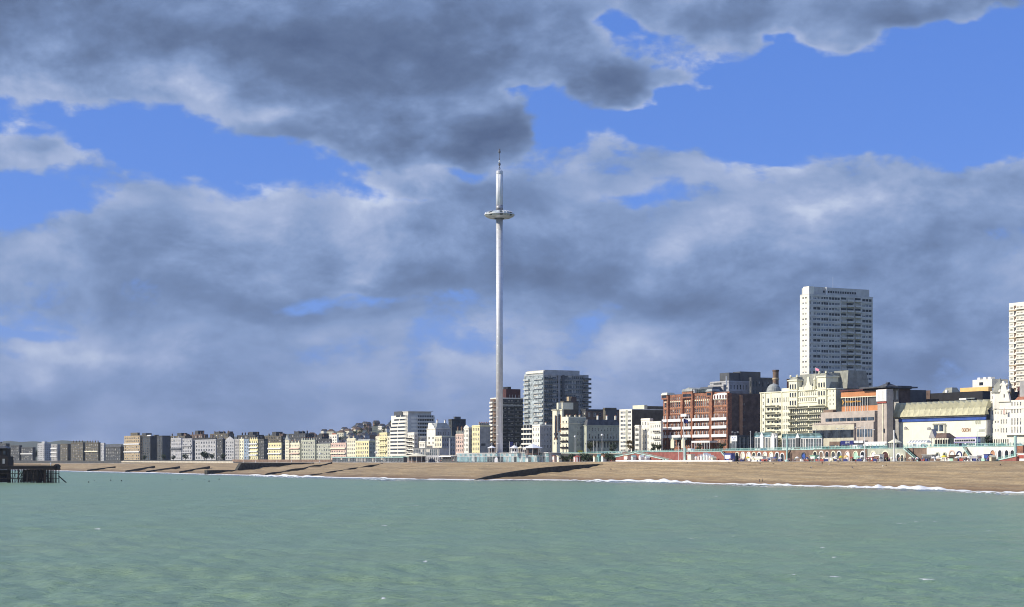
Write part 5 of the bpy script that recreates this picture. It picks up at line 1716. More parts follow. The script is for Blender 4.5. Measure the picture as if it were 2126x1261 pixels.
# ------------------------------------------------------------------ retaining walls, arches and railings
def arch(b, px, hw, ytop, ring, fill, ybot=957.5, y=-.05):
    """arched opening: raised surround and its own door or shutter"""
    cx_, w = b.fx(px), hw * b.D / F * 1.25
    zt, z0 = b.z(ytop, px), max(0, b.z(ybot, px))
    zs = zt - w
    n = 9
    out = [(cx_ + (w + .45) * math.cos(math.pi * j / n), zs + (w + .45) * math.sin(math.pi * j / n)) for j in range(n + 1)]
    inn = [(cx_ + w * math.cos(math.pi * j / n), zs + w * math.sin(math.pi * j / n)) for j in range(n + 1)]
    out = [(out[0][0], z0)] + out + [(out[-1][0], z0)]
    inn = [(inn[0][0], z0)] + inn + [(inn[-1][0], z0)]
    m = MB()
    for j in range(len(out) - 1):
        (a, c), (d, f) = out[j], out[j + 1]
        (g, h), (i, k) = inn[j], inn[j + 1]
        m.quad((a, -.35, c), (d, -.35, f), (i, -.35, k), (g, -.35, h))
        m.quad((a, -.35, c), (a, -.003, c), (d, -.003, f), (d, -.35, f))
        m.quad((g, -.35, h), (i, -.35, k), (i, -.003, k), (g, -.003, h))
    b.add('arch', m, ring)
    b.add('arch_infill', MB().prism(inn, -.06, -.004), fill)

def wall_run(lab, x0, x1, material, group=None, arches=(), cop=True, name='retaining_wall', cat='wall'):
    b = Seg(name, lab, cat, x0, x1, material, group=group)
    for a in arches:
        arch(b, *a)
    if cop:
        b.box('coping', -.02, b.L + .02, -.25, .9, b.h + .005, b.h + .25, TEALP if x0 > 1150 else SEAW)
    b.finish()
    return b
wall_run('dark planted bank at the far left behind the beach', -300, 255, DKBRICK, cop=False, name='bank')
wall_run('long low wall behind the pale kerb on the far beach', 255, 482, DKBRICK, cop=False)
wall_run('dark wall behind the concrete breakwater', 482, 700, BRWN, cop=False)
wall_run('dull wall behind the long dark shelter', 700, 915, BRWN)
wall_run('grey wall behind the glass pavilion', 915, 1145, GREYR)
wall_run('shaded wall with greenery right of the glass pavilion', 1145, 1292, DKBRICK)
wall_run('red painted brick wall below the descending ramp', 1292, 1500, REDW, arches=[(1335, 4, 944, WPAINT, TEALP), (1350, 4, 946, WPAINT, CANVAS)])
wall_run('red brick wall with a row of white ringed arches', 1500, 1634, REDB, arches=[(px, 4.6, 940 if px != 1625 else 942, WPAINT if i % 3 else CREAM, [GLASS, CREAM, CANVAS, GLASSG][i % 4]) for i, px in enumerate((1531, 1543, 1555, 1566, 1577, 1589, 1602, 1614, 1625))])
wall_run('brown brick wall with a dark doorway right of the teal column', 1634, 1690, BRWN, arches=[(1640, 3.5, 939, BRWN, BLACK), (1669, 5, 941, SLATE, BLUE)])
wall_run('brown brick wall with eight pink and cream ringed arches', 1690, 1800, BRWN, arches=[(px, 5.2 if px > 1750 else 4.8, 938, [CREAM, WPAINT, PINK][i % 3], [GLASS, BRWN, GLASS, SLATE, GLASSG, CANVAS, GCANV, GLASS][i]) for i, px in enumerate((1693, 1706, 1718, 1731, 1743, 1760, 1777, 1792))])
wall_run('sage wall with one wide purple arch below the kiosk', 1800, 1880, SAGE, arches=[(1814, 6.5, 938, CREAM, CANVAS), (1839, 9.5, 938, CREAM, MAROON), (1866, 4.5, 943, WPAINT, GLASSG), (1874, 3.5, 945, CREAM, GLASS)])
wall_run('short red brown wall behind the teal stairs', 1880, 1924, BRWN)
wall_run('white painted arcade wall with round arches at the right', 1924, 2108, WHITE, arches=[(1947, 3.0, 941, SAGE, GLASSG, 947), (1962, 3.0, 941, SAGE, GLASSG, 947), (1977, 5.5, 937, PINK, CANVAS), (1992, 5.2, 939, DBLUE, LAMPW), (2006, 5.0, 939, OLIVE, TAN), (2062, 5.5, 935, WPAINT, TERRA), (2077, 4.2, 935, WPAINT, GLASS), (2091, 4.2, 935, WPAINT, GLASS), (2103, 4.2, 935, WPAINT, GLASS)])
wall_run('red brick wall with pale awnings at the right edge', 2108, 2260, REDB)
b = Seg('kerb_wall', 'long thin pale kerb wall along the top of the far beach', 'wall', 252, 484, SEAW, dd=58, W=1.2)
b.h = 1.5
b.finish(roof=SEAW)
b = Seg('kerb_wall', 'low white kerb along the foot of the red wall', 'wall', 1278, 1520, WPAINT, dd=20, W=.8)
b.h = .75
b.finish(roof=WPAINT)

RAILP = None

def railing(lab, x0, x1, dd=-.3, group='teal railings along the upper promenade'):
    global RAILP
    b = Seg('railing', lab, 'railing', x0, x1, TEAL, dd=dd, z0=lerp(ZR, x1) + .25)
    dz = lerp(ZR, x0) - lerp(ZR, x1)             # the railing follows the fall of the road
    n = max(2, int(b.L / 2.4))
    f = lambda u: dz * (1 - u / b.L)
    for (za, zc_, m) in ((1.08, 1.22, TEALP), (.55, .62, TEAL), (.12, .2, TEAL)):
        r = MB()
        r.prism([(0, za + dz), (b.L, za), (b.L, zc_), (0, zc_ + dz)], -.06, .06)
        b.add('rail', r, m)
    if RAILP is None:
        RAILP = MB().box(-.09, .09, -.09, .09, -.2, 1.3).taper(-.13, .13, -.13, .13, 1.3, 1.5, .1).mesh('post', TEAL)
    for j in range(n + 1):
        u = b.L * j / n
        ob('post', RAILP, b.e, (u, 0, f(u)))
    pk = MB()
    m = int(b.L / .45)
    for j in range(m):
        u = (j + .5) * b.L / m
        pk.box(u - .03, u + .03, -.03, .03, .2 + f(u), 1.08 + f(u))
    b.add('pickets', pk, TEAL)['kind'] = 'stuff'
railing('stretch of teal railing above the greenery by the glass pavilion', 1145, 1292)
railing('stretch of teal railing above the red painted wall', 1322, 1500)
railing('stretch of teal railing above the white ringed arches', 1503, 1634)
railing('stretch of teal railing left of the deep blue shop sign', 1636, 1740)
railing('stretch of teal railing below the stair tower', 1740, 1842)
railing('stretch of teal railing behind the teal stairs', 1876, 1990)
railing('stretch of teal railing above the white arcade', 1998, 2106)
railing('stretch of teal railing at the right edge', 2108, 2260)
railing('pale blue railing on the promenade behind the round pavilion', 700, 945, group=None)

def ramp(lab, xa, xb, hi_left, material, dd=4.5, name='ramp', top=1.0):
    b = Seg(name, lab, 'ramp', xa, xb, material, dd=dd, W=3.6)
    H1 = b.h * top
    za, zb_ = (H1, .1) if hi_left else (.1, H1)
    b.add('ramp_wall', MB().prism([(0, 0), (b.L, 0), (b.L, zb_), (0, za)], 0, 3.6), material)
    b.add('ramp_edge', MB().prism([(0, za), (b.L, zb_), (b.L, zb_ + .45), (0, za + .45)], -.3, -.004), TEALP)
    for q in (.75, 1.15):
        b.add('rail', MB().prism([(0, za + q), (b.L, zb_ + q), (b.L, zb_ + q + .1), (0, za + q + .1)], -.25, -.12), TEAL)
    n = int(b.L / 2)
    me = MB().box(-.07, .07, -.26, -.1, .4, 1.3).mesh('post', TEAL)
    for j in range(n + 1):
        ob('post', me, b.e, (b.L * j / n, 0, za + (zb_ - za) * j / n))
    return b
ramp('teal railed ramp rising to the right beside the greenery', 1236, 1318, False, REDW)
ramp('teal railed ramp falling to the right over the red wall', 1318, 1396, True, REDW)
ramp('short red brick ramp with pale teal rails at the right', 2068, 2110, False, REDW, dd=7, top=.32)

def stairs(lab, xa, xb, dd=3.5):
    b = Seg('stairs', lab, 'stairs', xa, xb, TEAL, dd=dd, W=2.4)
    n = 16
    for j in range(n):
        z = b.h * (1 - j / n)
        ob('tread', MB().box(0, b.L / n * 1.02, 0, 2.4, z - .22, z).mesh('tread', DKGREY), b.e, (b.L * j / n, 0, 0))
    for y in (-.15, 2.42):
        b.add('stringer', MB().prism([(0, b.h - .5), (b.L, -.1), (b.L, .35), (0, b.h + .1)], y, y + .13), TEALP if y < 0 else SLATE)
    b.add('handrail', MB().prism([(0, b.h + 1.0), (b.L, 1.0), (b.L, 1.14), (0, b.h + 1.14)], -.12, -.02), TEAL)
    for j in range(9):
        u = b.L * j / 8
        ob('baluster', MB().box(-.05, .05, -.11, -.03, 0, 1.02).mesh('baluster', TEAL), b.e, (u, 0, b.h * (1 - j / 8)))
stairs('dark teal staircase left of the blue stall', 1497, 1514)
stairs('teal staircase falling across the white arcade', 1999, 2019)
stairs('teal staircase below the octagonal kiosk', 1876, 1906)

# ------------------------------------------------------------------ lamp posts, masts and columns
def post(name, lab, cat, px, ytop, dd, low=True, r=.12, m=WPAINT, globe=None, arm=0, flag=None, group=None, taper=True):
    D = lerp(WALL, px) - dd
    z0 = (lerp(ZC, px) + .12) if low else lerp(ZR, px)
    e = ob(name, None, None, tuple(col(px, D, z0)))
    tag(e, lab, cat, group)
    h = H + (HY - ytop) * D / F - z0
    ob('pole', MB().lathe([(r * 1.5, 0), (r * 1.1, h * .25), (r * (.75 if taper else 1.1), h)], 8).mesh('pole', m), e)
    ob('base', MB().lathe([(r * 2.6, 0), (r * 2.4, .6), (r * 1.6, 1.0)], 8).mesh('base', m), e)
    if globe:
        ob('lamp', MB().lathe([(.06, h), (globe * .8, h + globe * .3), (globe, h + globe * .9), (globe * .7, h + globe * 1.5), (.05, h + globe * 1.8)], 10).mesh('lamp', LAMPW), e, smooth=True)
    if arm:
        for s in ((-1, 1) if arm == 2 else (1,)):
            ob('arm', MB().bar((0, 0, h - .3), (s * 1.5, 0, h + .1), .06).mesh('arm', m), e)
            ob('lamp', MB().taper(s * 1.5 - .35, s * 1.5 + .35, -.2, .2, h - .25, h + .12, .1).mesh('lamp', LAMPW), e)
    if flag:
        fb = MB()
        for q in range(5):
            fb.quad((q * .5, .15 * math.sin(q), h - 2.4 - q * .15), ((q + 1) * .5, .15 * math.sin(q + 1), h - 2.4 - (q + 1) * .15), ((q + 1) * .5, .15 * math.sin(q + 1), h - .3 - (q + 1) * .15), (q * .5, .15 * math.sin(q), h - .3 - q * .15))
        ob('flag', fb.mesh('flag', flag), e)
    return e
post('street_lamp', 'white globe lamp before the cream corner hotel flank', 'lamp', 1194, 909, -14, False, globe=.75)
post('street_lamp', 'white globe lamp before the slate roofed terrace', 'lamp', 1250, 906, -12, False, globe=.8)
post('mast', 'slim white mast left of the sage terrace porch', 'mast', 1217.5, 913, -10, False, r=.16)
post('mast', 'first thin white mast right of the sage terrace porch', 'mast', 1232, 915, -10, False, r=.13)
post('mast', 'second thin white mast right of the sage terrace porch', 'mast', 1239.5, 915, -8, False, r=.12)
post('street_lamp', 'tall white lamp post left of the glass pavilion', 'lamp', 933, 912, 10, True, r=.2, globe=.3)
post('flagpole', 'tall white flagpole with dark flag before the red hotel', 'flagpole', 1419, 868, 5, True, r=.2, flag=DBLUE)
post('column', 'thick pale teal column at the right end of the red wall ramp', 'column', 1422.5, 930, 6, True, r=.45, m=TEALP, taper=False)
post('street_lamp', 'thin white lamp post before the red hotel porch', 'lamp', 1409, 921, 12, True, r=.12, globe=.25)
post('street_lamp', 'white lamp post before the dark brick flank', 'lamp', 1558, 897, -6, False, r=.13, globe=.25)
post('street_lamp', 'grey lamp post beside the white sign board', 'lamp', 1526, 897, -16, False, r=.09, arm=2, m=STEEL)
post('street_lamp', 'grey lamp post against the dome wing corner', 'lamp', 1576, 897, -16, False, r=.09, arm=2, m=STEEL)
post('column', 'tall thick pale teal column before the ivory hotel', 'column', 1634, 903, 3, True, r=.4, m=TEALP, taper=False)
post('street_lamp', 'tall thin pale lamp post before the long verandah', 'lamp', 1694, 893, -5, False, r=.13, m=TEALP, globe=.25)
post('street_lamp', 'thin grey lamp post left of the verandah end lamp', 'lamp', 1684, 904, -12, False, r=.09, m=STEEL, globe=.2)
post('street_lamp', 'white lamp post before the ribbed concrete tier', 'lamp', 1795, 888, 2, True, r=.22, globe=.25)
post('street_lamp', 'pale lamp post right of the ribbed concrete tier', 'lamp', 1808, 892, -8, False, r=.1, arm=1)
post('street_lamp', 'thin dark lamp post with cross head before the concrete hall', 'lamp', 1744, 890, -16, False, r=.1, arm=2, m=SLATE)
post('street_lamp', 'thin dark lamp post with cross head left of the stair tower', 'lamp', 1783, 887, -16, False, r=.1, arm=2, m=SLATE)
post('mast', 'tall white mast rising from the beach before the kiosk', 'mast', 1856, 893, 14, True, r=.3, taper=False)
post('column', 'thick teal column at the right end of the white arcade', 'column', 2108, 905, 5, True, r=.55, m=TEALP, taper=False)
post('street_lamp', 'pale teal lamp post beside the double decker bus', 'lamp', 2030, 897, -6, False, r=.13, m=TEALP, globe=.25)
for i, px in enumerate((395, 455, 505, 531, 575, 605, 664, 700, 752, 780, 806)):
    post('street_lamp', 'small far lamp post with pale globe before %s' % ('the pale grey corner house', 'the shadowed terrace end', 'the slate blue house', 'the balconied yellow hotel', 'the square yellow hotel', 'the cream and pink terrace', 'the black mansard block', 'the tall white rear block', 'the low yellow hotel', 'the narrow cream house', 'the house against the rounded block')[i], 'lamp', px, lerp([(390, 951), (810, 941)], px), 30, True, r=.1, globe=.9 if i % 3 == 0 else .5, group='distant promenade lamps')
# ------------------------------------------------------------------ groynes and breakwaters
def groyne(lab, x0, y0, x1, y1, bump, material, width=1.2, n=24, name='groyne', tops=None):
    """a wall run down the beach from near the crest into the water"""
    a, c = on_beach(x0, y0), on_beach(x1, y1)
    e = ob(name, None, None, (a.x, a.y, 0))
    tag(e, lab, 'groyne')
    d = (c - a)
    d.z = 0
    ln = d.length
    u = d / ln
    nrm = Vector((-u.y, u.x, 0))
    if nrm.y < 0:
        nrm = -nrm
    prevs = None
    for j in range(n):
        q = []
        for t in (j / n, (j + 1) / n):
            zb = a.z + (c.z - a.z) * t
            top = (a.z + (c.z - a.z) * t + bump(t)) if tops is None else tops(t)
            p = u * ln * t
            q.append((p, zb - 1.5, top))
        (p0, b0, t0), (p1, b1, t1) = q
        m = MB()
        w = nrm * width
        v = [tuple(p0 + Vector((0, 0, b0))), tuple(p1 + Vector((0, 0, b1))), tuple(p1 + Vector((0, 0, t1))), tuple(p0 + Vector((0, 0, t0)))]
        k = [tuple(p0 + w + Vector((0, 0, b0))), tuple(p1 + w + Vector((0, 0, b1))), tuple(p1 + w + Vector((0, 0, t1))), tuple(p0 + w + Vector((0, 0, t0)))]
        m.quad(v[0], v[1], v[2], v[3])
        m.quad(k[1], k[0], k[3], k[2])
        m.quad(v[3], v[2], k[2], k[3])
        m.quad(v[1], k[1], k[2], v[2])
        m.quad(k[0], v[0], v[3], k[3])
        ob('section', m.mesh('section', material), e)
groyne('massive dark concrete groyne running down the beach right of the tower', 984, 999, 1252, 964, lambda t: .25 + 2.7 * math.sin(math.pi * min(1, t * 1.02)) ** .8 * (1 - .45 * t), CGROYNE, 1.6, 30)
groyne('dark stepped concrete breakwater on the far beach', 430, 986, 652, 962, None, CGROYNE, 3.0, 26, 'breakwater', tops=lambda t: 3.3 if t < .30 else (8.5 if t < .8 else 8.5 + (t - .8)))
for i, (x0, y0, x1, y1) in enumerate(((182, 979, 240, 972), (262, 981, 322, 971), (305, 982, 374, 972), (374, 983, 436, 972))):
    groyne(('leftmost thin timber groyne on the far beach', 'second thin timber groyne from the left on the far beach', 'third thin timber groyne from the left on the far beach', 'thin timber groyne just left of the stepped breakwater')[i], x0, y0, x1, y1, lambda t: 1.5, TIMBER, .8, 12)
groyne('thin dark groyne right of the stepped breakwater', 552, 988, 690, 964, lambda t: 1.2 + .3 * math.sin(t * 20), TIMBER, .8, 18)
groyne('long low timber groyne left of the round colonnaded pavilion', 640, 990, 795, 965, lambda t: .9 + .2 * math.sin(t * 25), TIMBER, .8, 18)

# ------------------------------------------------------------------ ruined iron pier
def ruined_pier():
    D = 847
    k = D / F
    e = ob('ruined_pier', None, None, tuple(col(0, D, 0)))
    tag(e, 'blackened iron pier ruin on tangled piles at the left edge', 'pier')
    X = lambda px: px * k
    Z = lambda py: H + (HY - py) * k
    rg = random.Random(5)
    ob('deck', MB().box(X(-120), X(114), 0, 11, Z(970), Z(967)).mesh('deck', IRON), e)
    ob('girder', MB().box(X(-120), X(115), .1, .5, Z(975.5), Z(970) - .003).mesh('girder', IRON), e)
    ob('girder', MB().box(X(-120), X(112), 10.4, 10.8, Z(975), Z(970) - .003).mesh('girder', IRON), e)
    for j in range(40):                          # piles, thick clusters and gaps as they stand
        px = rg.choice([rg.uniform(-110, 17), rg.uniform(-110, 17), rg.uniform(36, 92), rg.uniform(36, 92), rg.uniform(36, 92)])
        y = rg.uniform(.3, 10.5)
        ob('pile', MB().lathe([(.30, Z(1004)), (.26, Z(975.6))], 8, X(px) + rg.uniform(-.2, .2), y).mesh('pile', IRON), e)
    for px in (25, 38, 57, 75, 93, 95, 103, 111):
        for y in (.4, 5, 10.2):
            ob('pile', MB().lathe([(.24, Z(1004)), (.2, Z(975.6))], 8, X(px), y).mesh('pile', IRON), e)
    for j in range(46):
        px = rg.choice([rg.uniform(-100, 12), rg.uniform(36, 84), rg.uniform(36, 84), rg.uniform(20, 100)])
        y = rg.choice((.4, 5, 10.2))
        w = rg.uniform(6, 14) * rg.choice((-1, 1))
        ob('brace', MB().bar((X(px), y, Z(1002)), (X(px + w), y + rg.uniform(-1, 1), Z(976)), .11).mesh('brace', IRON), e)
    for py in (984, 994):
        for y in (.4, 10.2):
            ob('tie', MB().bar((X(-110), y, Z(py)), (X(112), y, Z(py)), .12).mesh('tie', IRON), e)
    # hanging sheets of rusted plate in the thick of it
    for (p0, p1, q0, q1, y) in ((-110, 15, 976, 1002, 6), (38, 58, 977, 1001, 7), (60, 90, 977, 1000, 5.5), (44, 76, 976, 986, 3)):
        ob('plate', MB().box(X(p0), X(p1), y, y + .15, Z(q1), Z(q0)).mesh('plate', IRON), e)
    pav = ob('pavilion', MB().box(X(-120), X(16), 1, 10, Z(967) + .01, Z(948)).mesh('pavilion', IRON), e)
    ob('upper_floor', MB().box(X(-120), X(11), 2, 9, Z(948) + .01, Z(931)).mesh('upper_floor', IRON), pav)
    ob('roof', MB().taper(X(-122), X(13), 1.5, 9.5, Z(931) + .01, Z(926), 2.0).mesh('roof', SLATE), pav)
    for j in range(5):
        px = -40 + j * 11
        ob('window', MB().box(X(px), X(px + 5), .9, .996, Z(963), Z(953)).mesh('window', GREYR), pav)
        ob('window', MB().box(X(px), X(px + 5), 1.9, 1.996, Z(944), Z(937)).mesh('window', GLASS), pav)
    rl = MB()
    for j in range(48):
        px = 18 + j * 2.0
        rl.bar((X(px), .1, Z(967)), (X(px), .1, Z(964) + rg.uniform(-.3, .2)), .04)
    rl.bar((X(17), .1, Z(964)), (X(84), .1, Z(964.4)), .06)
    ob('railing', rl.mesh('railing', IRON), e)
    ob('bollard_light', MB().lathe([(.15, Z(967)), (.15, Z(964)), (.4, Z(963.5)), (.35, Z(961.5)), (.1, Z(961))], 8, X(104), 1).mesh('bollard_light', LAMPW), e)
    ob('end_shed', MB().prism([(X(110), Z(976)), (X(117), Z(976)), (X(116), Z(966)), (X(113), Z(964)), (X(110), Z(966))], 2, 8).mesh('end_shed', IRON), e)
    for q in (0, 1.4):
        ob('fallen_truss', MB().bar((X(118), 2 + q, Z(988)), (X(135), 2 + q, Z(1003)), .16).mesh('fallen_truss', IRON), e)
    for j in range(6):
        t = j / 6
        ob('truss_web', MB().bar((X(118 + 17 * t), 2, Z(988 + 15 * t)), (X(118 + 17 * (t + .15)), 3.4, Z(988 + 15 * (t + .15))), .1).mesh('truss_web', IRON), e)
    for (px, y2) in ((184, 1002), (196, 1000), (230, 998), (353, 998), (368, 998), (378, 997.5), (425, 998), (434, 1000), (455, 996), (252, 999)):
        Dp = 12 * F / (y2 - HY)
        o = ob('pile_stump', MB().lathe([(.32, -1), (.28, .35), (.15, .5)], 7).mesh('pile_stump', IRON), None, tuple(col(px, Dp, 0)))
        tag(o, 'small dark pile stump poking from the sea off the far beach', 'stump', 'pile stumps in the sea right of the ruined pier')
ruined_pier()

# ------------------------------------------------------------------ stalls, huts and parasols on the lower promenade
def low(px, dd):
    return col(px, lerp(WALL, px) - dd, lerp(ZC, px) + .12)

def hut(lab, px, wpx, ytop, wall, roofm, dd=8, door=None, group=None, flat=False, depth=2.4):
    D = lerp(WALL, px) - dd
    k = D / F
    e = ob('beach_hut', None, None, tuple(low(px, dd)), math.atan2(-.8881, .4596))
    tag(e, lab, 'hut', group)
    w = wpx * k * .62
    h = H + (HY - ytop) * k - e.location.z
    if flat:
        ob('wall', MB().box(-w, w, 0, depth, 0, h).mesh('wall', wall), e)
        ob('roof', MB().box(-w - .25, w + .25, -.4, depth + .2, h + .005, h + .22).mesh('roof', roofm), e)
        ob('counter', MB().box(-w * .8, w * .8, -.12, -.004, h * .35, h * .8).mesh('counter', door or GLASS), e)
    else:
        ob('wall', MB().prism([(-w, 0), (w, 0), (w, h * .68), (0, h * .97), (-w, h * .68)], 0, depth).mesh('wall', wall), e)
        for s in (-1, 1):
            ob('roof', MB().prism([(0, h), (s * (w + .2), h * .66), (s * (w + .2), h * .66 - .12), (0, h - .14)] if s > 0 else [(0, h - .14), (-(w + .2), h * .66 - .12), (-(w + .2), h * .66), (0, h)], -.2, depth + .1).mesh('roof', roofm), e)
        ob('door', MB().box(-w * .45, w * .45, -.06, -.004, .05, h * .6).mesh('door', door or TEAL), e)
    return e
for i, (px, w, y, m, d) in enumerate(((1444, 4.5, 947, WPAINT, PINK), (1449.5, 4.5, 944, PINK, WPAINT), (1455, 5, 944, WPAINT, CANVAS), (1461, 5, 940, WPAINT, TEALP), (1467, 5, 942, WPAINT, CANVAS), (1473, 5, 945, WPAINT, PINK), (1478, 4, 948, CREAM, WPAINT))):
    hut(('leftmost small white hut of the pointed row', 'pink hut second in the pointed row', 'white hut third in the pointed row', 'tallest white hut in the pointed row', 'white hut right of the tallest in the pointed row', 'white hut near the right end of the pointed row', 'low cream hut at the right end of the pointed row')[i], px, w, y, m, m, 10, d, 'row of pointed huts by the red wall')
hut('cream flat roofed kiosk right of the pale teal column', 1431, 11, 944, CREAM, WPAINT, 9, CANVAS, flat=True)
hut('white arched hut with teal door below the ramp top', 1312, 5, 945, WPAINT, TEALP, 10, TEAL)
hut('white hut right of the teal doored hut under the ramp', 1328, 6, 945, WPAINT, WPAINT, 10, CANVAS)
hut('narrow white hut at the foot of the falling ramp', 1340, 5, 947, WPAINT, WPAINT, 10, GREYR)
hut('pink sided stall with white counter under the rising ramp', 1299, 12, 946, PINK, TERRA, 9, CANVAS, flat=True)
hut('yellow and white hut left of the rising ramp', 1233, 5, 944, CREAM, TERRA, 11, WPAINT)
hut('dark teal hut between two pale huts by the greenery', 1241, 6, 943, TEAL, TEAL, 11, SLATE)
hut('orange topped white hut nearest the rising ramp', 1250, 6, 944, WPAINT, ORANGE, 11, TEALP)
hut('red and white stall right of the glass pavilion', 1148, 9, 946, PINK, REDW, 12, CANVAS, flat=True)
hut('cream box stall left of the striped round stall', 1158, 6, 947, CREAM, CREAM, 12, WPAINT, flat=True)
hut('blue canopied stall at the foot of the dark teal stairs', 1511, 20, 942, BCANV, BCANV, 9, CANVAS, flat=True)
hut('white flat roofed marquee before the white ringed arches', 1571, 34, 948, CANVAS, CANVAS, 9, CREAM, flat=True)
hut('small white stall right of the marquee', 1597, 9, 950, CANVAS, WPAINT, 10, DBLUE, flat=True)
hut('pale green stall left of the pink ringed arches', 1687, 13, 946, GCANV, GCANV, 9, CANVAS, flat=True)
hut('long low cream terrace bar before the cream ringed arches', 1722, 40, 950, CREAM, WPAINT, 10, CANVAS, flat=True)
hut('red stall with white counter left of the wide purple arch', 1807, 12, 949, RCANV, CANVAS, 9, CANVAS, flat=True)
hut('white canopy stall over the cream arch', 1820, 16, 944, CANVAS, CANVAS, 8, BRWN, flat=True)
hut('grey roofed open stall left of the white arcade', 1925, 24, 945, GREYR, LEAD, 10, SLATE, flat=True)
hut('dark brown stall below the pink arch', 1976, 14, 946, BRWN, BRWN, 10, BLACK, flat=True)
hut('white terrace bar below the blue arch', 2000, 26, 949, CANVAS, WPAINT, 12, BRWN, flat=True)
hut('white food stall left of the blue container', 2022, 16, 947, CANVAS, CANVAS, 11, GREYR, flat=True)
hut('blue container stall on the right promenade', 2047, 10, 944, BCANV, BCANV, 9, BLUE, flat=True)
hut('pale awning stall at the right edge', 2120, 16, 942, CANVAS, CANVAS, 5, RCANV, flat=True)
hut('small tan refreshment hut left of the white arched doors', 2056, 6, 945, TAN, CREAM, 12, CREAM)

def parasol(lab, px, ytop, wpx, m, dd=11):
    D = lerp(WALL, px) - dd
    k = D / F
    e = ob('parasol', None, None, tuple(low(px, dd)))
    tag(e, lab, 'parasol')
    h = H + (HY - ytop) * k - e.location.z
    w = wpx * k / 2
    ob('pole', MB().bar((0, 0, 0), (0, 0, h), .05, n=6).mesh('pole', WPAINT), e)
    ob('canopy', MB().lathe([(w, h * .70), (w * .55, h * .88), (.05, h)], 8, cap=False).mesh('canopy', m), e)
    ob('valance', MB().lathe([(w * .99, h * .62), (w, h * .70)], 8, cap=False).mesh('valance', m), e)
    ob('table', MB().lathe([(.08, .2), (.08, .7), (.5, .72), (.5, .76)], 8).mesh('table', WPAINT), e)
parasol('amber parasol before the cream ringed arches', 1757, 945, 11, PEACH)
parasol('olive yellow parasol left of the amber one', 1746, 946, 9, YCANV)
parasol('pale green parasol before the white arch', 1781, 946, 13, GCANV)
parasol('white parasol right of the pale green one', 1790, 945, 9, CANVAS)
parasol('yellow parasol on the white arcade terrace', 1960, 945, 13, YCANV)
parasol('white parasol left of the yellow one on the arcade terrace', 1948, 946, 11, CANVAS)
parasol('yellow parasol before the white ringed arches', 1553, 948, 9, YCANV)
parasol('white parasol right of the brown doorway', 1655, 948, 9, CANVAS)

def cafe_sets():
    """tables with two chairs and a low windbreak, set out before the arches"""
    rg = random.Random(31)
    top = MB().lathe([(.06, 0), (.06, .7), (.45, .72), (.45, .77)], 8)
    ch = MB().box(-.22, .22, -.22, .22, .42, .47).box(-.22, .22, .19, .23, .47, .95)
    for x in (-.2, .2):
        for y in (-.2, .2):
            ch.box(x - .02, x + .02, y - .02, y + .02, 0, .42)
    wb = MB().box(-1.2, 1.2, -.03, .03, .1, 1.15)
    wms = [(n, wb.mesh('windbreak', m)) for n, m in (('white', CANVAS), ('black', BLACK), ('navy', DBLUE), ('red', RCANV), ('brown', BRWN), ('green', GCANV))]
    tms = [top.mesh('table', WPAINT), top.mesh('table', BARK)]
    cms = [ch.mesh('chair', WPAINT), ch.mesh('chair', SLATE)]
    spots = ['the marquee', 'the brown doorway', 'the pale green stall', 'the cream terrace bar', 'the amber parasol', 'the purple arch', 'the grey roofed stall', 'the yellow parasol', 'the white terrace bar', 'the blue container']
    for i in range(46):
        px = rg.choice([rg.uniform(1540, 1635), rg.uniform(1650, 1830), rg.uniform(1650, 1830), rg.uniform(1915, 2050), rg.uniform(1915, 2050)])
        n, wm = rg.choice(wms)
        e = ob('cafe_set', None, None, tuple(low(px, rg.uniform(9, 16))), rg.uniform(-1.3, -.8))
        near_ = spots[min(9, int((px - 1540) / 52))]
        tag(e, 'outdoor cafe table with chairs and %s windbreak near %s' % (n, near_), 'cafe table', 'cafe tables on the lower promenade')
        ob('table', rg.choice(tms), e)
        c = rg.choice(cms)
        ob('chair', c, e, (-.8, 0, 0), R(90))
        ob('chair', c, e, (.8, 0, 0), R(-90))
        ob('windbreak', wm, e, (0, -.9, 0))
cafe_sets()
for i, (px, w, y, m, n) in enumerate(((1544, 7, 949, CANVAS, 'white'), (1563, 7, 948.5, CREAM, 'cream'), (1609, 8, 948, BCANV, 'blue'), (1620, 7, 949, CANVAS, 'white'), (1664, 8, 948, SLATE, 'charcoal'), (1676, 8, 949, DBLUE, 'navy'), (1700, 8, 948, CANVAS, 'white'), (1712, 8, 947.5, CREAM, 'cream'),
                                      (1734, 9, 947, CANVAS, 'white'), (1768, 9, 948, RCANV, 'red'), (1799, 8, 947, BRWN, 'brown'), (1829, 8, 949, SLATE, 'charcoal'), (1851, 7, 949, CANVAS, 'white'), (1870, 8, 948, TAN, 'tan'), (1890, 8, 949, CREAM, 'cream'), (1904, 8, 949, CANVAS, 'white'), (1938, 9, 948, CANVAS, 'white'),
                                      (1968, 8, 948, BRWN, 'brown'), (1986, 9, 948, CANVAS, 'white'), (2012, 9, 947.5, CANVAS, 'white'), (2034, 8, 948, BRWN, 'brown'))):
    parasol('small %s parasol, number %s from the left of the promenade row' % (n, ('one two three four five six seven eight nine ten eleven twelve thirteen fourteen fifteen sixteen seventeen eighteen nineteen twenty twentyone').split()[i]), px, y, w, m, 12 + i % 4)

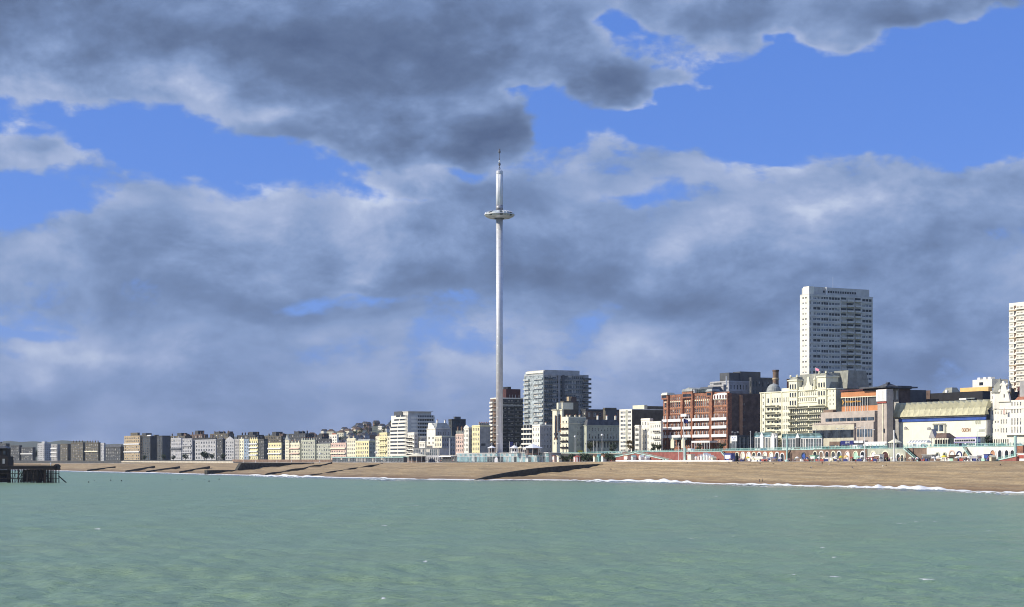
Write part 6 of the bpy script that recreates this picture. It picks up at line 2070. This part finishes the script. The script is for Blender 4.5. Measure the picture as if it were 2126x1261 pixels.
def striped_stall():
    px, dd = 1199, 12
    D = lerp(WALL, px) - dd
    k = D / F
    e = ob('striped_stall', None, None, tuple(low(px, dd)))
    tag(e, 'round red and white striped stall beside the greenery', 'stall')
    r, h = 8.5 * k, 12.5 * k
    for j in range(20):
        a0, a1 = 2 * math.pi * j / 20, 2 * math.pi * (j + 1) / 20
        ob('stripe_panel', MB().lathe([(r, 0), (r, h * .8)], 1, 0, 0, 0, a0, a1, cap=False).mesh('stripe_panel', RCANV if j % 2 else CANVAS), e)
    ob('roof', MB().lathe([(r * 1.1, h * .8), (r * .5, h * .95), (.1, h * 1.08)], 20).mesh('roof', RCANV), e)
striped_stall()

# ------------------------------------------------------------------ vehicles
CARC = [mat('car_white', (.80, .80, .80), rough=.25, var=.02), mat('car_silver', (.45, .46, .48), rough=.3, var=.03, metal=.4), mat('car_blue', (.05, .09, .30), rough=.25, var=.03),
        mat('car_red', (.42, .03, .03), rough=.25, var=.03), mat('car_black', (.03, .03, .035), rough=.25, var=.03), mat('car_green', (.05, .16, .12), rough=.25, var=.03)]
CARM = {}

def car(lab, px, ci, van=False, dd=-24, group=None):
    D = lerp(WALL, px) - dd
    e = ob('van' if van else 'car', None, None, tuple(col(px, D, lerp(ZR, px) - .12)), math.atan2(-.8881, .4596))
    tag(e, lab, 'van' if van else 'car', group)
    if van not in CARM:
        if van:
            body = MB().prism([(-2.6, .35), (2.5, .35), (2.55, 1.1), (1.75, 1.3), (1.25, 2.2), (-2.6, 2.3)], -.95, .95)
            glas = MB().prism([(1.3, 1.35), (1.72, 1.35), (1.3, 2.05)], -.97, .97).box(.4, 1.2, -.97, .97, 1.35, 2.0)
        else:
            body = MB().prism([(-2.1, .35), (2.1, .32), (2.15, .75), (1.1, .92), (.45, 1.42), (-1.1, 1.45), (-1.75, .98), (-2.15, .9)], -.85, .85)
            glas = MB().prism([(-1.45, .98), (.95, .95), (.4, 1.36), (-1.05, 1.39)], -.87, .87)
        wh = MB().lathe([(.1, -.1), (.32, -.1), (.32, .1), (.1, .1)], 12)
        wh.v = [(x, z, y) for x, y, z in wh.v]
        CARM[van] = (body.mesh('body', CARC[0]), glas.mesh('window', GLASS), wh.mesh('wheel', TYRE), MB().box(-.04, .04, -.15, .15, -.08, .08).mesh('headlight', LAMPW))
    bo, gl, wh, hl = CARM[van]
    o = ob('body', bo, e)
    o.material_slots[0].link = 'OBJECT'
    o.material_slots[0].material = CARC[ci]
    ob('window', gl, e)
    for x in (-1.35, 1.35):
        for y in (-.8, .8):
            ob('wheel', wh, e, (x, y, .32))
    for y in (-.6, .6):
        ob('headlight', hl, e, (2.16 if not van else 2.56, y, .68))
car('white van parked before the red hotel porch', 1436, 0, True, -14)
car('white car at the left end of the parked line by the greenery', 1285, 0, False, -8)
for (lab, px, ci) in (('dark blue car in the line above the greenery', 1256, 2), ('silver car left of the dark blue one above the greenery', 1246, 1), ('white car right of the dark blue one above the greenery', 1268, 0), ('black car above the rising ramp', 1304, 4),
                      ('red car above the ramp top', 1322, 3), ('silver car above the red painted wall', 1345, 1), ('white car before the white stepped hotel', 1362, 0), ('dark car before the red hotel corner', 1384, 4),
                      ('red car before the terrace awning', 1462, 3), ('silver car before the red hotel flank', 1512, 1), ('dark green car before the grey annexe', 1542, 5), ('blue car before the dome wing', 1586, 2),
                      ('red car before the ivory hotel door', 1655, 3), ('white car before the long verandah', 1676, 0), ('black car before the deep blue shop sign', 1742, 4), ('silver car below the stair tower', 1834, 1),
                      ('blue car left of the octagonal kiosk', 1818, 2), ('white car right of the bus', 2044, 0), ('dark car before the right edge hotel', 2080, 4), ('silver car at the right edge', 2116, 1)):
    car(lab, px, ci)
car('white van with dark windows below the ribbed tier', 1782, 0, True, -20)
car('white van before the cinema wall', 1898, 0, True, -20)
car('white van left of the dark gabled shelter', 1914, 0, True, -18)

def bus():
    px = 2008
    D = lerp(WALL, px) + 20
    e = ob('double_decker_bus', None, None, tuple(col(px, D, lerp(ZR, px) - .12)), math.atan2(-.8881, .4596))
    tag(e, 'white double decker bus with violet roof band before the cinema', 'bus')
    L2 = 7.0
    ob('body', MB().box(-L2, L2, -1.25, 1.25, .4, 4.0).mesh('body', WPAINT), e)
    ob('roof_band', MB().taper(-L2 - .03, L2 + .03, -1.28, 1.28, 4.0 + .004, 4.75, .12, .2).mesh('roof_band', PURP), e)
    for s in (-1.29, 1.25):
        for j in range(9):
            x = -L2 + .5 + j * (2 * L2 - 1) / 9
            ob('window', MB().box(x, x + 1.25, s, s + .04, 2.75, 3.6).mesh('window', GLASS), e)
            if j != 4:
                ob('window', MB().box(x, x + 1.25, s, s + .04, 1.25, 2.1).mesh('window', GLASS), e)
        ob('stripe', MB().box(-L2, L2, s, s + .03, 2.25, 2.6).mesh('stripe', PURP), e)
    for x in (-4.4, 4.4):
        for y in (-1.1, 1.1):
            w = MB().lathe([(.1, -.15), (.5, -.15), (.5, .15), (.1, .15)], 12)
            w.v = [(a, c, b) for a, b, c in w.v]
            ob('wheel', w.mesh('wheel', TYRE), e, (x, y, .5))
    ob('windscreen', MB().box(L2 + .004, L2 + .05, -1.0, 1.0, 1.2, 2.3).mesh('windscreen', GLASS), e)
bus()

def promenade_shelters():
    b = Seg('shelter', 'dark gabled seafront shelter before the cinema', 'shelter', 1934, 1966, SLATE, dd=-5, z0=lerp(ZR, 1950), W=4)
    b.h = 4.2
    for j in range(7):
        ob('post', MB().bar((0, 0, 0), (0, 0, 4.2), .1, n=6).mesh('post', DARKB), b.e, (b.L * j / 6, 0, 0))
        if j < 6:
            ob('screen', MB().box(.2, b.L / 6 - .2, 1.9, 2.0, .5, 3.6).mesh('screen', GLASSD), b.e, (b.L * j / 6, 0, 0))
    r = b.add('roof', MB().taper(-.8, b.L + .8, -1, 5, 4.2, 6.4, 2.2, 2.0), DARKB)
    b.add('gable', MB().prism([(-.6, 4.3), (3.4, 4.3), (1.4, 8.2)], -1.2, 1), GREYR, r)
    b.add('bench', MB().box(.5, b.L - .5, 1.2, 1.8, .4, .5), BARK)
    c = Seg('shelter', 'white canopied seafront shelter right of the octagonal kiosk', 'shelter', 1884, 1926, WPAINT, dd=-6, z0=lerp(ZR, 1905), W=4)
    for j in range(8):
        ob('post', MB().bar((0, 0, 0), (0, 0, 2.9), .08, n=6).mesh('post', WPAINT), c.e, (c.L * j / 7, 0, 0))
        if j < 7:
            ob('canopy', MB().taper(.1, c.L / 7 - .1, -.6, 3, 2.4, 3.5, .8, 1.2).mesh('canopy', CANVAS), c.e, (c.L * j / 7, 0, 0))
    s = Seg('sign_board', 'square white sign board on posts before the dark brick flank', 'sign', 1517, 1530, WPAINT, dd=-9, z0=lerp(ZR, 1524), W=.3)
    z0, z1 = s.z(916.5, 1524), s.z(905, 1524)
    s.box('board', 0, s.L, 0, .2, z0, z1, WPAINT)
    for (u, v) in ((.25, .62), (.45, .30), (.62, .58)):
        s.box('print', s.L * u, s.L * (u + .14), -.03, -.004, z0 + (z1 - z0) * v, z0 + (z1 - z0) * (v + .2), BLUE)
    for u in (.2, .8):
        s.box('post', s.L * u - .1, s.L * u + .1, .05, .2, 0, z0 - .003, STEEL)
promenade_shelters()

# ------------------------------------------------------------------ people
def skinned(name, verts, edges, radii, mats, pick):
    me = bpy.data.meshes.new(name)
    me.from_pydata(verts, edges, [])
    o = bpy.data.objects.new('tmp_body', me)
    COL.objects.link(o)
    o.modifiers.new('skin', 'SKIN')
    sub = o.modifiers.new('sub', 'SUBSURF')
    sub.levels = 1
    sk = me.skin_vertices[0].data
    for i, r in enumerate(radii):
        sk[i].radius = (r, r) if not isinstance(r, tuple) else r
        sk[i].use_root = (i == 0)
    bpy.context.view_layer.update()
    dg = bpy.context.evaluated_depsgraph_get()
    out = bpy.data.meshes.new_from_object(o.evaluated_get(dg))
    bpy.data.objects.remove(o)
    out.name = name
    for m in mats:
        out.materials.append(m)
    for p in out.polygons:
        p.material_index = pick(p.center)
        p.use_smooth = True
    return out

def make_bodies():
    M = [SKIN, WPAINT, SLATE, BARK, BLACK]       # skin, top, trousers, hair, shoes

    def stand(st=0.0):
        v = [(0, 0, .95), (0, 0, 1.12), (0, 0, 1.33), (0, 0, 1.45), (0, .01, 1.53), (0, -.01, 1.62), (0, -.01, 1.70), (0, -.105, 1.60),
             (-.17, 0, 1.40), (-.24, .02 + st * .25, 1.14), (-.25, -.06 + st * .42, .92), (-.25, -.09 + st * .46, .82),
             (.17, 0, 1.40), (.24, .02 - st * .25, 1.14), (.25, -.06 - st * .42, .92), (.25, -.09 - st * .46, .82),
             (-.09, 0, .88), (-.10, -.02 - st * .35, .50), (-.10, .03 - st * .45, .09), (-.10, -.13 - st * .45, .04),
             (.09, 0, .88), (.10, -.02 + st * .28, .50), (.10, .03 + st * .62, .10), (.10, -.12 + st * .62, .04)]
        e = [(0, 1), (1, 2), (2, 3), (3, 4), (4, 5), (5, 6), (5, 7), (2, 8), (8, 9), (9, 10), (10, 11), (2, 12), (12, 13), (13, 14), (14, 15), (0, 16), (16, 17), (17, 18), (18, 19), (0, 20), (20, 21), (21, 22), (22, 23)]
        r = [(.15, .11), (.14, .10), (.17, .11), .06, .06, .095, .07, .02, .065, .05, .04, .035, .065, .05, .04, .035, .09, .065, .045, .04, .09, .065, .045, .04]
        return v, e, r

    def pick_s(c):
        if c.z > 1.64 or (c.z > 1.52 and c.y > .03):
            return 3
        if c.z > 1.47:
            return 0
        if abs(c.x) > .19 and c.z < 1.02:
            return 0
        if c.z > .93:
            return 1
        return 2 if c.z > .09 else 4

    def sit():
        v = [(0, 0, .14), (0, .05, .32), (0, .08, .55), (0, .06, .68), (0, .05, .76), (0, .03, .85), (0, .03, .93), (0, -.07, .83),
             (-.17, .06, .62), (-.25, -.08, .42), (-.12, -.30, .40), (-.06, -.36, .40), (.17, .06, .62), (.25, -.08, .42), (.12, -.30, .40), (.06, -.36, .40),
             (-.1, -.05, .13), (-.12, -.38, .44), (-.11, -.55, .08), (-.11, -.68, .05), (.1, -.05, .13), (.12, -.38, .44), (.11, -.55, .08), (.11, -.68, .05)]
        _, e, r = stand()
        return v, e, r

    def pick_t(c):
        if c.z > .87 or (c.z > .75 and c.y > .07):
            return 3
        if c.z > .70:
            return 0
        if c.y < -.18 and c.z > .36 and abs(c.x) < .10:
            return 0
        if c.z > .2 and c.y > -.22:
            return 1
        return 2 if c.y > -.58 else 4
    out = []
    for nm, (v, e, r), pk in (('stand', stand(0), pick_s), ('walk', stand(.32), pick_s), ('sit', sit(), pick_t)):
        out.append(skinned('person_body', v, e, r, M, pk))
    return out
BODIES = make_bodies()
TOPS = [mat('cloth_%s' % n, c, rough=.85, var=.08) for n, c in (('white', (.75, .75, .72)), ('black', (.02, .02, .022)), ('red', (.45, .05, .05)), ('navy', (.03, .04, .13)), ('grey', (.22, .22, .23)), ('tan', (.40, .30, .18)), ('green', (.08, .2, .1)), ('pink', (.6, .3, .35)), ('denim', (.09, .14, .25)))]
HAIRS = [mat('hair_brown', (.05, .03, .02)), mat('hair_black', (.015, .012, .01)), mat('hair_fair', (.30, .20, .08)), mat('hair_grey', (.35, .34, .33))]

def person(lab, loc, pose, top, leg, rz, group=None, scale=1.0):
    o = ob('person', BODIES[pose], None, tuple(loc), rz)
    o.scale = (scale,) * 3
    for i, m in ((1, TOPS[top]), (2, TOPS[leg]), (3, random.choice(HAIRS))):
        o.material_slots[i].link = 'OBJECT'
        o.material_slots[i].material = m
    tag(o, lab, 'person', group)
    return o
BEACHP = [('person in dark clothes standing near the waterline, left of a pair', 1577, 1002, 0, 1, 3), ('person in grey standing near the waterline, right of a pair', 1583, 1001, 1, 4, 1),
          ('person in dark clothes seated on the shingle below the pale teal column', 1427, 963, 2, 1, 8), ('person in grey seated low on the shingle below the pointed huts', 1493, 967, 2, 4, 1), ('person in black seated below the blue stall', 1531, 963, 2, 1, 1),
          ('person in dark blue seated left of the marquee on the shingle', 1578, 964.5, 2, 3, 1), ('person in black seated below the marquee', 1605, 964.5, 2, 1, 4), ('person with pale top seated lower on the beach below the green stall', 1685, 972, 2, 0, 3),
          ('person in red brown standing on the shingle below the terrace bar', 1707, 965, 0, 2, 1), ('person in pale top seated below the cream terrace bar', 1722, 966, 2, 7, 0), ('person in navy seated alone below the amber parasol', 1769, 972, 2, 3, 8),
          ('person in white sitting low below the wide purple arch', 1833, 970, 2, 0, 5), ('person in black sitting beside the one in white below the purple arch', 1840, 969, 2, 1, 1), ('person in dark clothes standing below the white canopy stall', 1820, 962, 1, 1, 3),
          ('person in black lying back alone on the right of the beach', 2077, 968, 2, 1, 1), ('person in dark clothes seated alone right of the massive groyne', 1268, 976, 2, 1, 4), ('person in grey seated low at the left of the marquee line', 1513, 962, 2, 4, 1),
          ('person in tan walking on the shingle below the pink ringed arches', 1740, 963, 1, 5, 3), ('person in red standing below the green parasol', 1777, 962.5, 0, 2, 1), ('person in navy walking by the timber groyne on the left beach', 664, 964, 1, 3, 1),
          ('person in white walking by the timber groyne on the left beach', 660, 963, 1, 0, 5)]
for (lab, px, py, pose, t, l) in BEACHP:
    person(lab, on_beach(px, py), pose, t, l, random.uniform(-3, 3))
CN = ['white', 'black', 'red', 'navy', 'grey', 'tan', 'green', 'pink', 'denim blue']
NEAR = [(880, 'the round colonnaded pavilion'), (945, 'the dark beach cafe'), (1160, 'the red and white stall'), (1205, 'the striped round stall'), (1255, 'the pale huts by the greenery'), (1300, 'the rising ramp'), (1345, 'the huts under the ramps'),
        (1425, 'the pale teal column'), (1480, 'the pointed hut row'), (1520, 'the blue canopied stall'), (1590, 'the white marquee'), (1640, 'the brown doorway'), (1695, 'the pale green stall'), (1740, 'the long cream terrace bar'),
        (1770, 'the amber parasol'), (1800, 'the pale green parasol'), (1825, 'the white canopy stall'), (1850, 'the wide purple arch'), (1885, 'the teal stairs below the kiosk'), (1930, 'the grey roofed stall'), (1965, 'the yellow parasol'),
        (1985, 'the dark brown stall'), (2012, 'the white terrace bar'), (2040, 'the white food stall'), (2200, 'the white arched doors')]
UPN = [(1330, 'the ramp top'), (1380, 'the white stepped hotel'), (1450, 'the red hotel porch'), (1510, 'the terrace awning'), (1570, 'the grey annexe'), (1620, 'the dome wing'), (1710, 'the long verandah'), (1780, 'the deep blue shop sign'),
       (1845, 'the stair tower'), (1880, 'the octagonal kiosk'), (1930, 'the white canopied shelter'), (1975, 'the dark gabled shelter'), (2040, 'the bus'), (2300, 'the right edge hotel')]
near = lambda tab, px: next(n for x, n in tab if px <= x)
rp = random.Random(11)
for i in range(150):
    px = rp.choice([rp.uniform(1180, 1420), rp.uniform(1500, 1640), rp.uniform(1640, 1900), rp.uniform(1640, 1900), rp.uniform(1640, 1900), rp.uniform(1900, 2060), rp.uniform(1900, 2060), rp.uniform(840, 950)])
    t, pose = rp.randrange(9), rp.choice((0, 1))
    person('small figure in %s %s on the lower promenade by %s' % (CN[t], ('standing', 'walking')[pose], near(NEAR, px)), low(px, rp.uniform(12, 19)), pose, t, rp.choice((1, 3, 4, 5, 8)), rp.uniform(-3, 3), 'people on the lower promenade', rp.uniform(.92, 1.08))
for i in range(64):
    px = rp.choice([rp.uniform(1290, 1500), rp.uniform(1500, 1880), rp.uniform(1880, 2120)])
    t, pose = rp.randrange(9), rp.choice((0, 1))
    person('small figure in %s %s behind the teal railing before %s' % (CN[t], ('standing', 'walking')[pose], near(UPN, px)), col(px, lerp(WALL, px) + rp.uniform(3, 12), lerp(ZR, px)), pose, t, rp.choice((1, 3, 4, 8)), rp.uniform(-3, 3), 'people on the upper promenade', rp.uniform(.95, 1.08))

# ------------------------------------------------------------------ trees and shrubs
TREEM = {}

def tree_meshes(kind, seed, leaf, hh, rr, trunk=True, nleaf=420):
    rg = random.Random(seed)
    t = MB()
    t.lathe([(.16 * rr * .6, 0), (.11 * rr * .6, hh * .35), (.05, hh * .7)], 7)
    for j in range(6):
        a = rg.uniform(0, 6.28)
        t.bar((0, 0, hh * rg.uniform(.25, .45)), (rr * .7 * math.cos(a), rr * .7 * math.sin(a), hh * rg.uniform(.55, .85)), .06 * rr * .5)
    c = MB()
    cl = [(rg.uniform(-.6, .6) * rr, rg.uniform(-.6, .6) * rr, hh * rg.uniform(.35, .9), rr * rg.uniform(.28, .5)) for _ in range(11)]
    for j in range(nleaf):
        x, y, z, r = rg.choice(cl)
        d = Vector((rg.gauss(0, 1), rg.gauss(0, 1), rg.gauss(0, .8))).normalized() * r * rg.uniform(.55, 1.05)
        p = Vector((x, y, z)) + d
        n = Vector((rg.gauss(0, 1), rg.gauss(0, 1), rg.gauss(.4, 1))).normalized()
        u = n.orthogonal().normalized() * rg.uniform(.10, .22) * rr * .75
        w = n.cross(u) * .7
        c.quad(tuple(p - u), tuple(p - w), tuple(p + u), tuple(p + w))
    return t.mesh('trunk', BARK), c.mesh('crown', leaf)

def tree(lab, loc, kind, scale=1.0, group=None, name='tree', cat='tree'):
    if kind not in TREEM:
        TREEM[kind] = {'dark': lambda: tree_meshes('dark', 1, LEAF, 7, 2.8), 'dark2': lambda: tree_meshes('dark2', 2, LEAF, 6, 3.2), 'olive': lambda: tree_meshes('olive', 3, LEAF2, 5, 2.4),
                       'bush': lambda: tree_meshes('bush', 4, LEAF, 2.6, 1.9), 'ochre': lambda: tree_meshes('ochre', 5, AUTUM, 7, 2.2)}[kind]()
    e = ob(name, None, None, tuple(loc), random.uniform(0, 6))
    e.scale = (scale, scale, scale)
    tag(e, lab, cat, group)
    ob('trunk', TREEM[kind][0], e)
    ob('crown', TREEM[kind][1], e)
tree('ochre leaved tree before the white banded block', col(1308, lerp(WALL, 1308) + 30, lerp(ZR, 1308)), 'ochre', 1.25)
tree('dark round tree before the slate roofed terrace', col(1271, lerp(WALL, 1271) + 26, lerp(ZR, 1271)), 'dark', .9)
tree('dark tree against the flank of the red hotel terrace', col(1452, lerp(WALL, 1452) + 34, lerp(ZR, 1452)), 'dark', .7)
tree('dark tree right of the terrace awning', col(1500, lerp(WALL, 1500) + 32, lerp(ZR, 1500)), 'olive', .95)
tree('dark conical tree between cinema and right edge hotel', col(2052, lerp(WALL, 2052) + 30, lerp(ZR, 2052)), 'dark', .75)
tree('bare olive tree before the sage terrace porch', col(1226, lerp(WALL, 1226) + 26, lerp(ZR, 1226)), 'olive', 1.5)
tree('dark tree before the white stepped hotel', col(1358, lerp(WALL, 1358) + 34, lerp(ZR, 1358)), 'dark', .8)
tree('second dark tree before the white stepped hotel', col(1369, lerp(WALL, 1369) + 34, lerp(ZR, 1369)), 'olive', 1.0)
for (px, s) in ((1168, 1.0), (1178, .8), (1186, 1.1), (1212, 1.2), (1220, 1.0), (1226, .9), (1258, 1.2), (1264, 1.0), (1271, .9)):
    tree('dark green shrub in the row right of the glass pavilion', low(px, 6), 'bush', s * 1.5, 'shrubs below the railing', 'shrub', 'shrub')
for (px, s) in ((385, 1.0), (425, 1.4), (428, 1.2), (440, 1.0), (463, 1.0), (300, .9), (340, 1.0), (360, .8)):
    tree('small dark tree on the distant promenade', col(px, lerp(WALL, px) + 20, lerp(ZR, px)), 'dark2', s, 'trees on the distant promenade')
for (px, s) in ((132, 1.3), (138, 1.5), (180, 1.3), (215, 1.2), (238, 1.5), (60, 1.4), (30, 1.5), (72, 1.2)):
    tree('small dark tree among the far left blocks', col(px, bldD(px) + 30, lerp(ZR, px)), 'dark2', s * 1.8, 'trees among the far left blocks')

# ------------------------------------------------------------------ houses and trees on the hill behind the yellow terraces
def hill_houses():
    rg = random.Random(21)
    kinds = []
    for (w, d, h, wm, rm) in ((9, 8, 6.5, WHITE, SLATE), (11, 8, 7, CREAM, BRWN), (8, 9, 6, BRWN, SLATE), (12, 9, 8, PALEG, SLATE), (9, 8, 6.5, DARKB, BRWN)):
        a = MB().box(-w / 2, w / 2, 0, d, -4, h)
        r = MB().prism([(-w / 2 - .3, h), (w / 2 + .3, h), (0, h + 3.4)], -.3, d + .3)
        win = MB().box(0, 1.1, -.05, -.004, 0, 1.5)
        ch = MB().box(-.5, .5, 0, .8, 0, 2.2)
        kinds.append((w, h, a.mesh('wall', wm), r.mesh('roof', rm), win.mesh('window', GLASS), ch.mesh('chimney', BRWN)))
    for i in range(64):
        px = rg.uniform(600, 816)
        D = rg.uniform(bldD(px) + 260, 2750)
        ki = rg.randrange(5)
        w, h, a, r, wn, ch = kinds[ki]
        zone = 'above the pink terrace' if px < 720 else ('above the low yellow hotel' if px < 780 else 'beside the rounded white block')
        zone = 'above the grey green block' if px < 660 else zone
        e = ob('hill_house', None, None, tuple(col(px, D, hill(px, D) - .5)), rg.uniform(-1.1, -.3))
        tag(e, 'small %s house on the hillside %s' % (('white slate roofed', 'cream brown roofed', 'brown slate roofed', 'grey slate roofed', 'dark brick')[ki], zone), 'house', 'houses on the hillside')
        ob('wall', a, e)
        ob('roof', r, e)
        ob('chimney', ch, e, (w * .25, 2, h + 1.2))
        for fl in (.9, 3.7):
            for s in (-.32, .0, .32):
                ob('window', wn, e, (s * w - .55, 0, fl))
    for i in range(46):
        px = rg.uniform(600, 816)
        D = rg.uniform(bldD(px) + 220, 2700)
        tree('dark tree on the hillside %s' % ('above the grey green block' if px < 650 else 'above the black mansard roof' if px < 690 else 'above the pink terrace' if px < 722 else 'above the square towered house' if px < 745 else 'above the low yellow hotel' if px < 782 else 'beside the rounded white block'), col(px, D, hill(px, D) - .3), rg.choice(('dark', 'dark2')), rg.uniform(.9, 1.5), 'trees on the hillside')
hill_houses()

# ------------------------------------------------------------------ the air
def haze():
    m = bpy.data.materials.new('sea_air')
    m.use_nodes = True
    t = m.node_tree
    t.nodes.clear()
    v = nd(t, 'ShaderNodeVolumePrincipled')
    v.inputs['Color'].default_value = (.80, .88, 1.0, 1)
    v.inputs['Density'].default_value = HAZE
    v.inputs['Anisotropy'].default_value = .3
    o = nd(t, 'ShaderNodeOutputMaterial')
    t.links.new(v.outputs[0], o.inputs['Volume'])
    h = ob('haze', MB().box(-9500, 9500, -9500, 9500, -2.2, 214).mesh('haze', m))
    struct(h, 'stuff', 'thin bluish sea haze')
HAZE = 3.2e-5
haze()
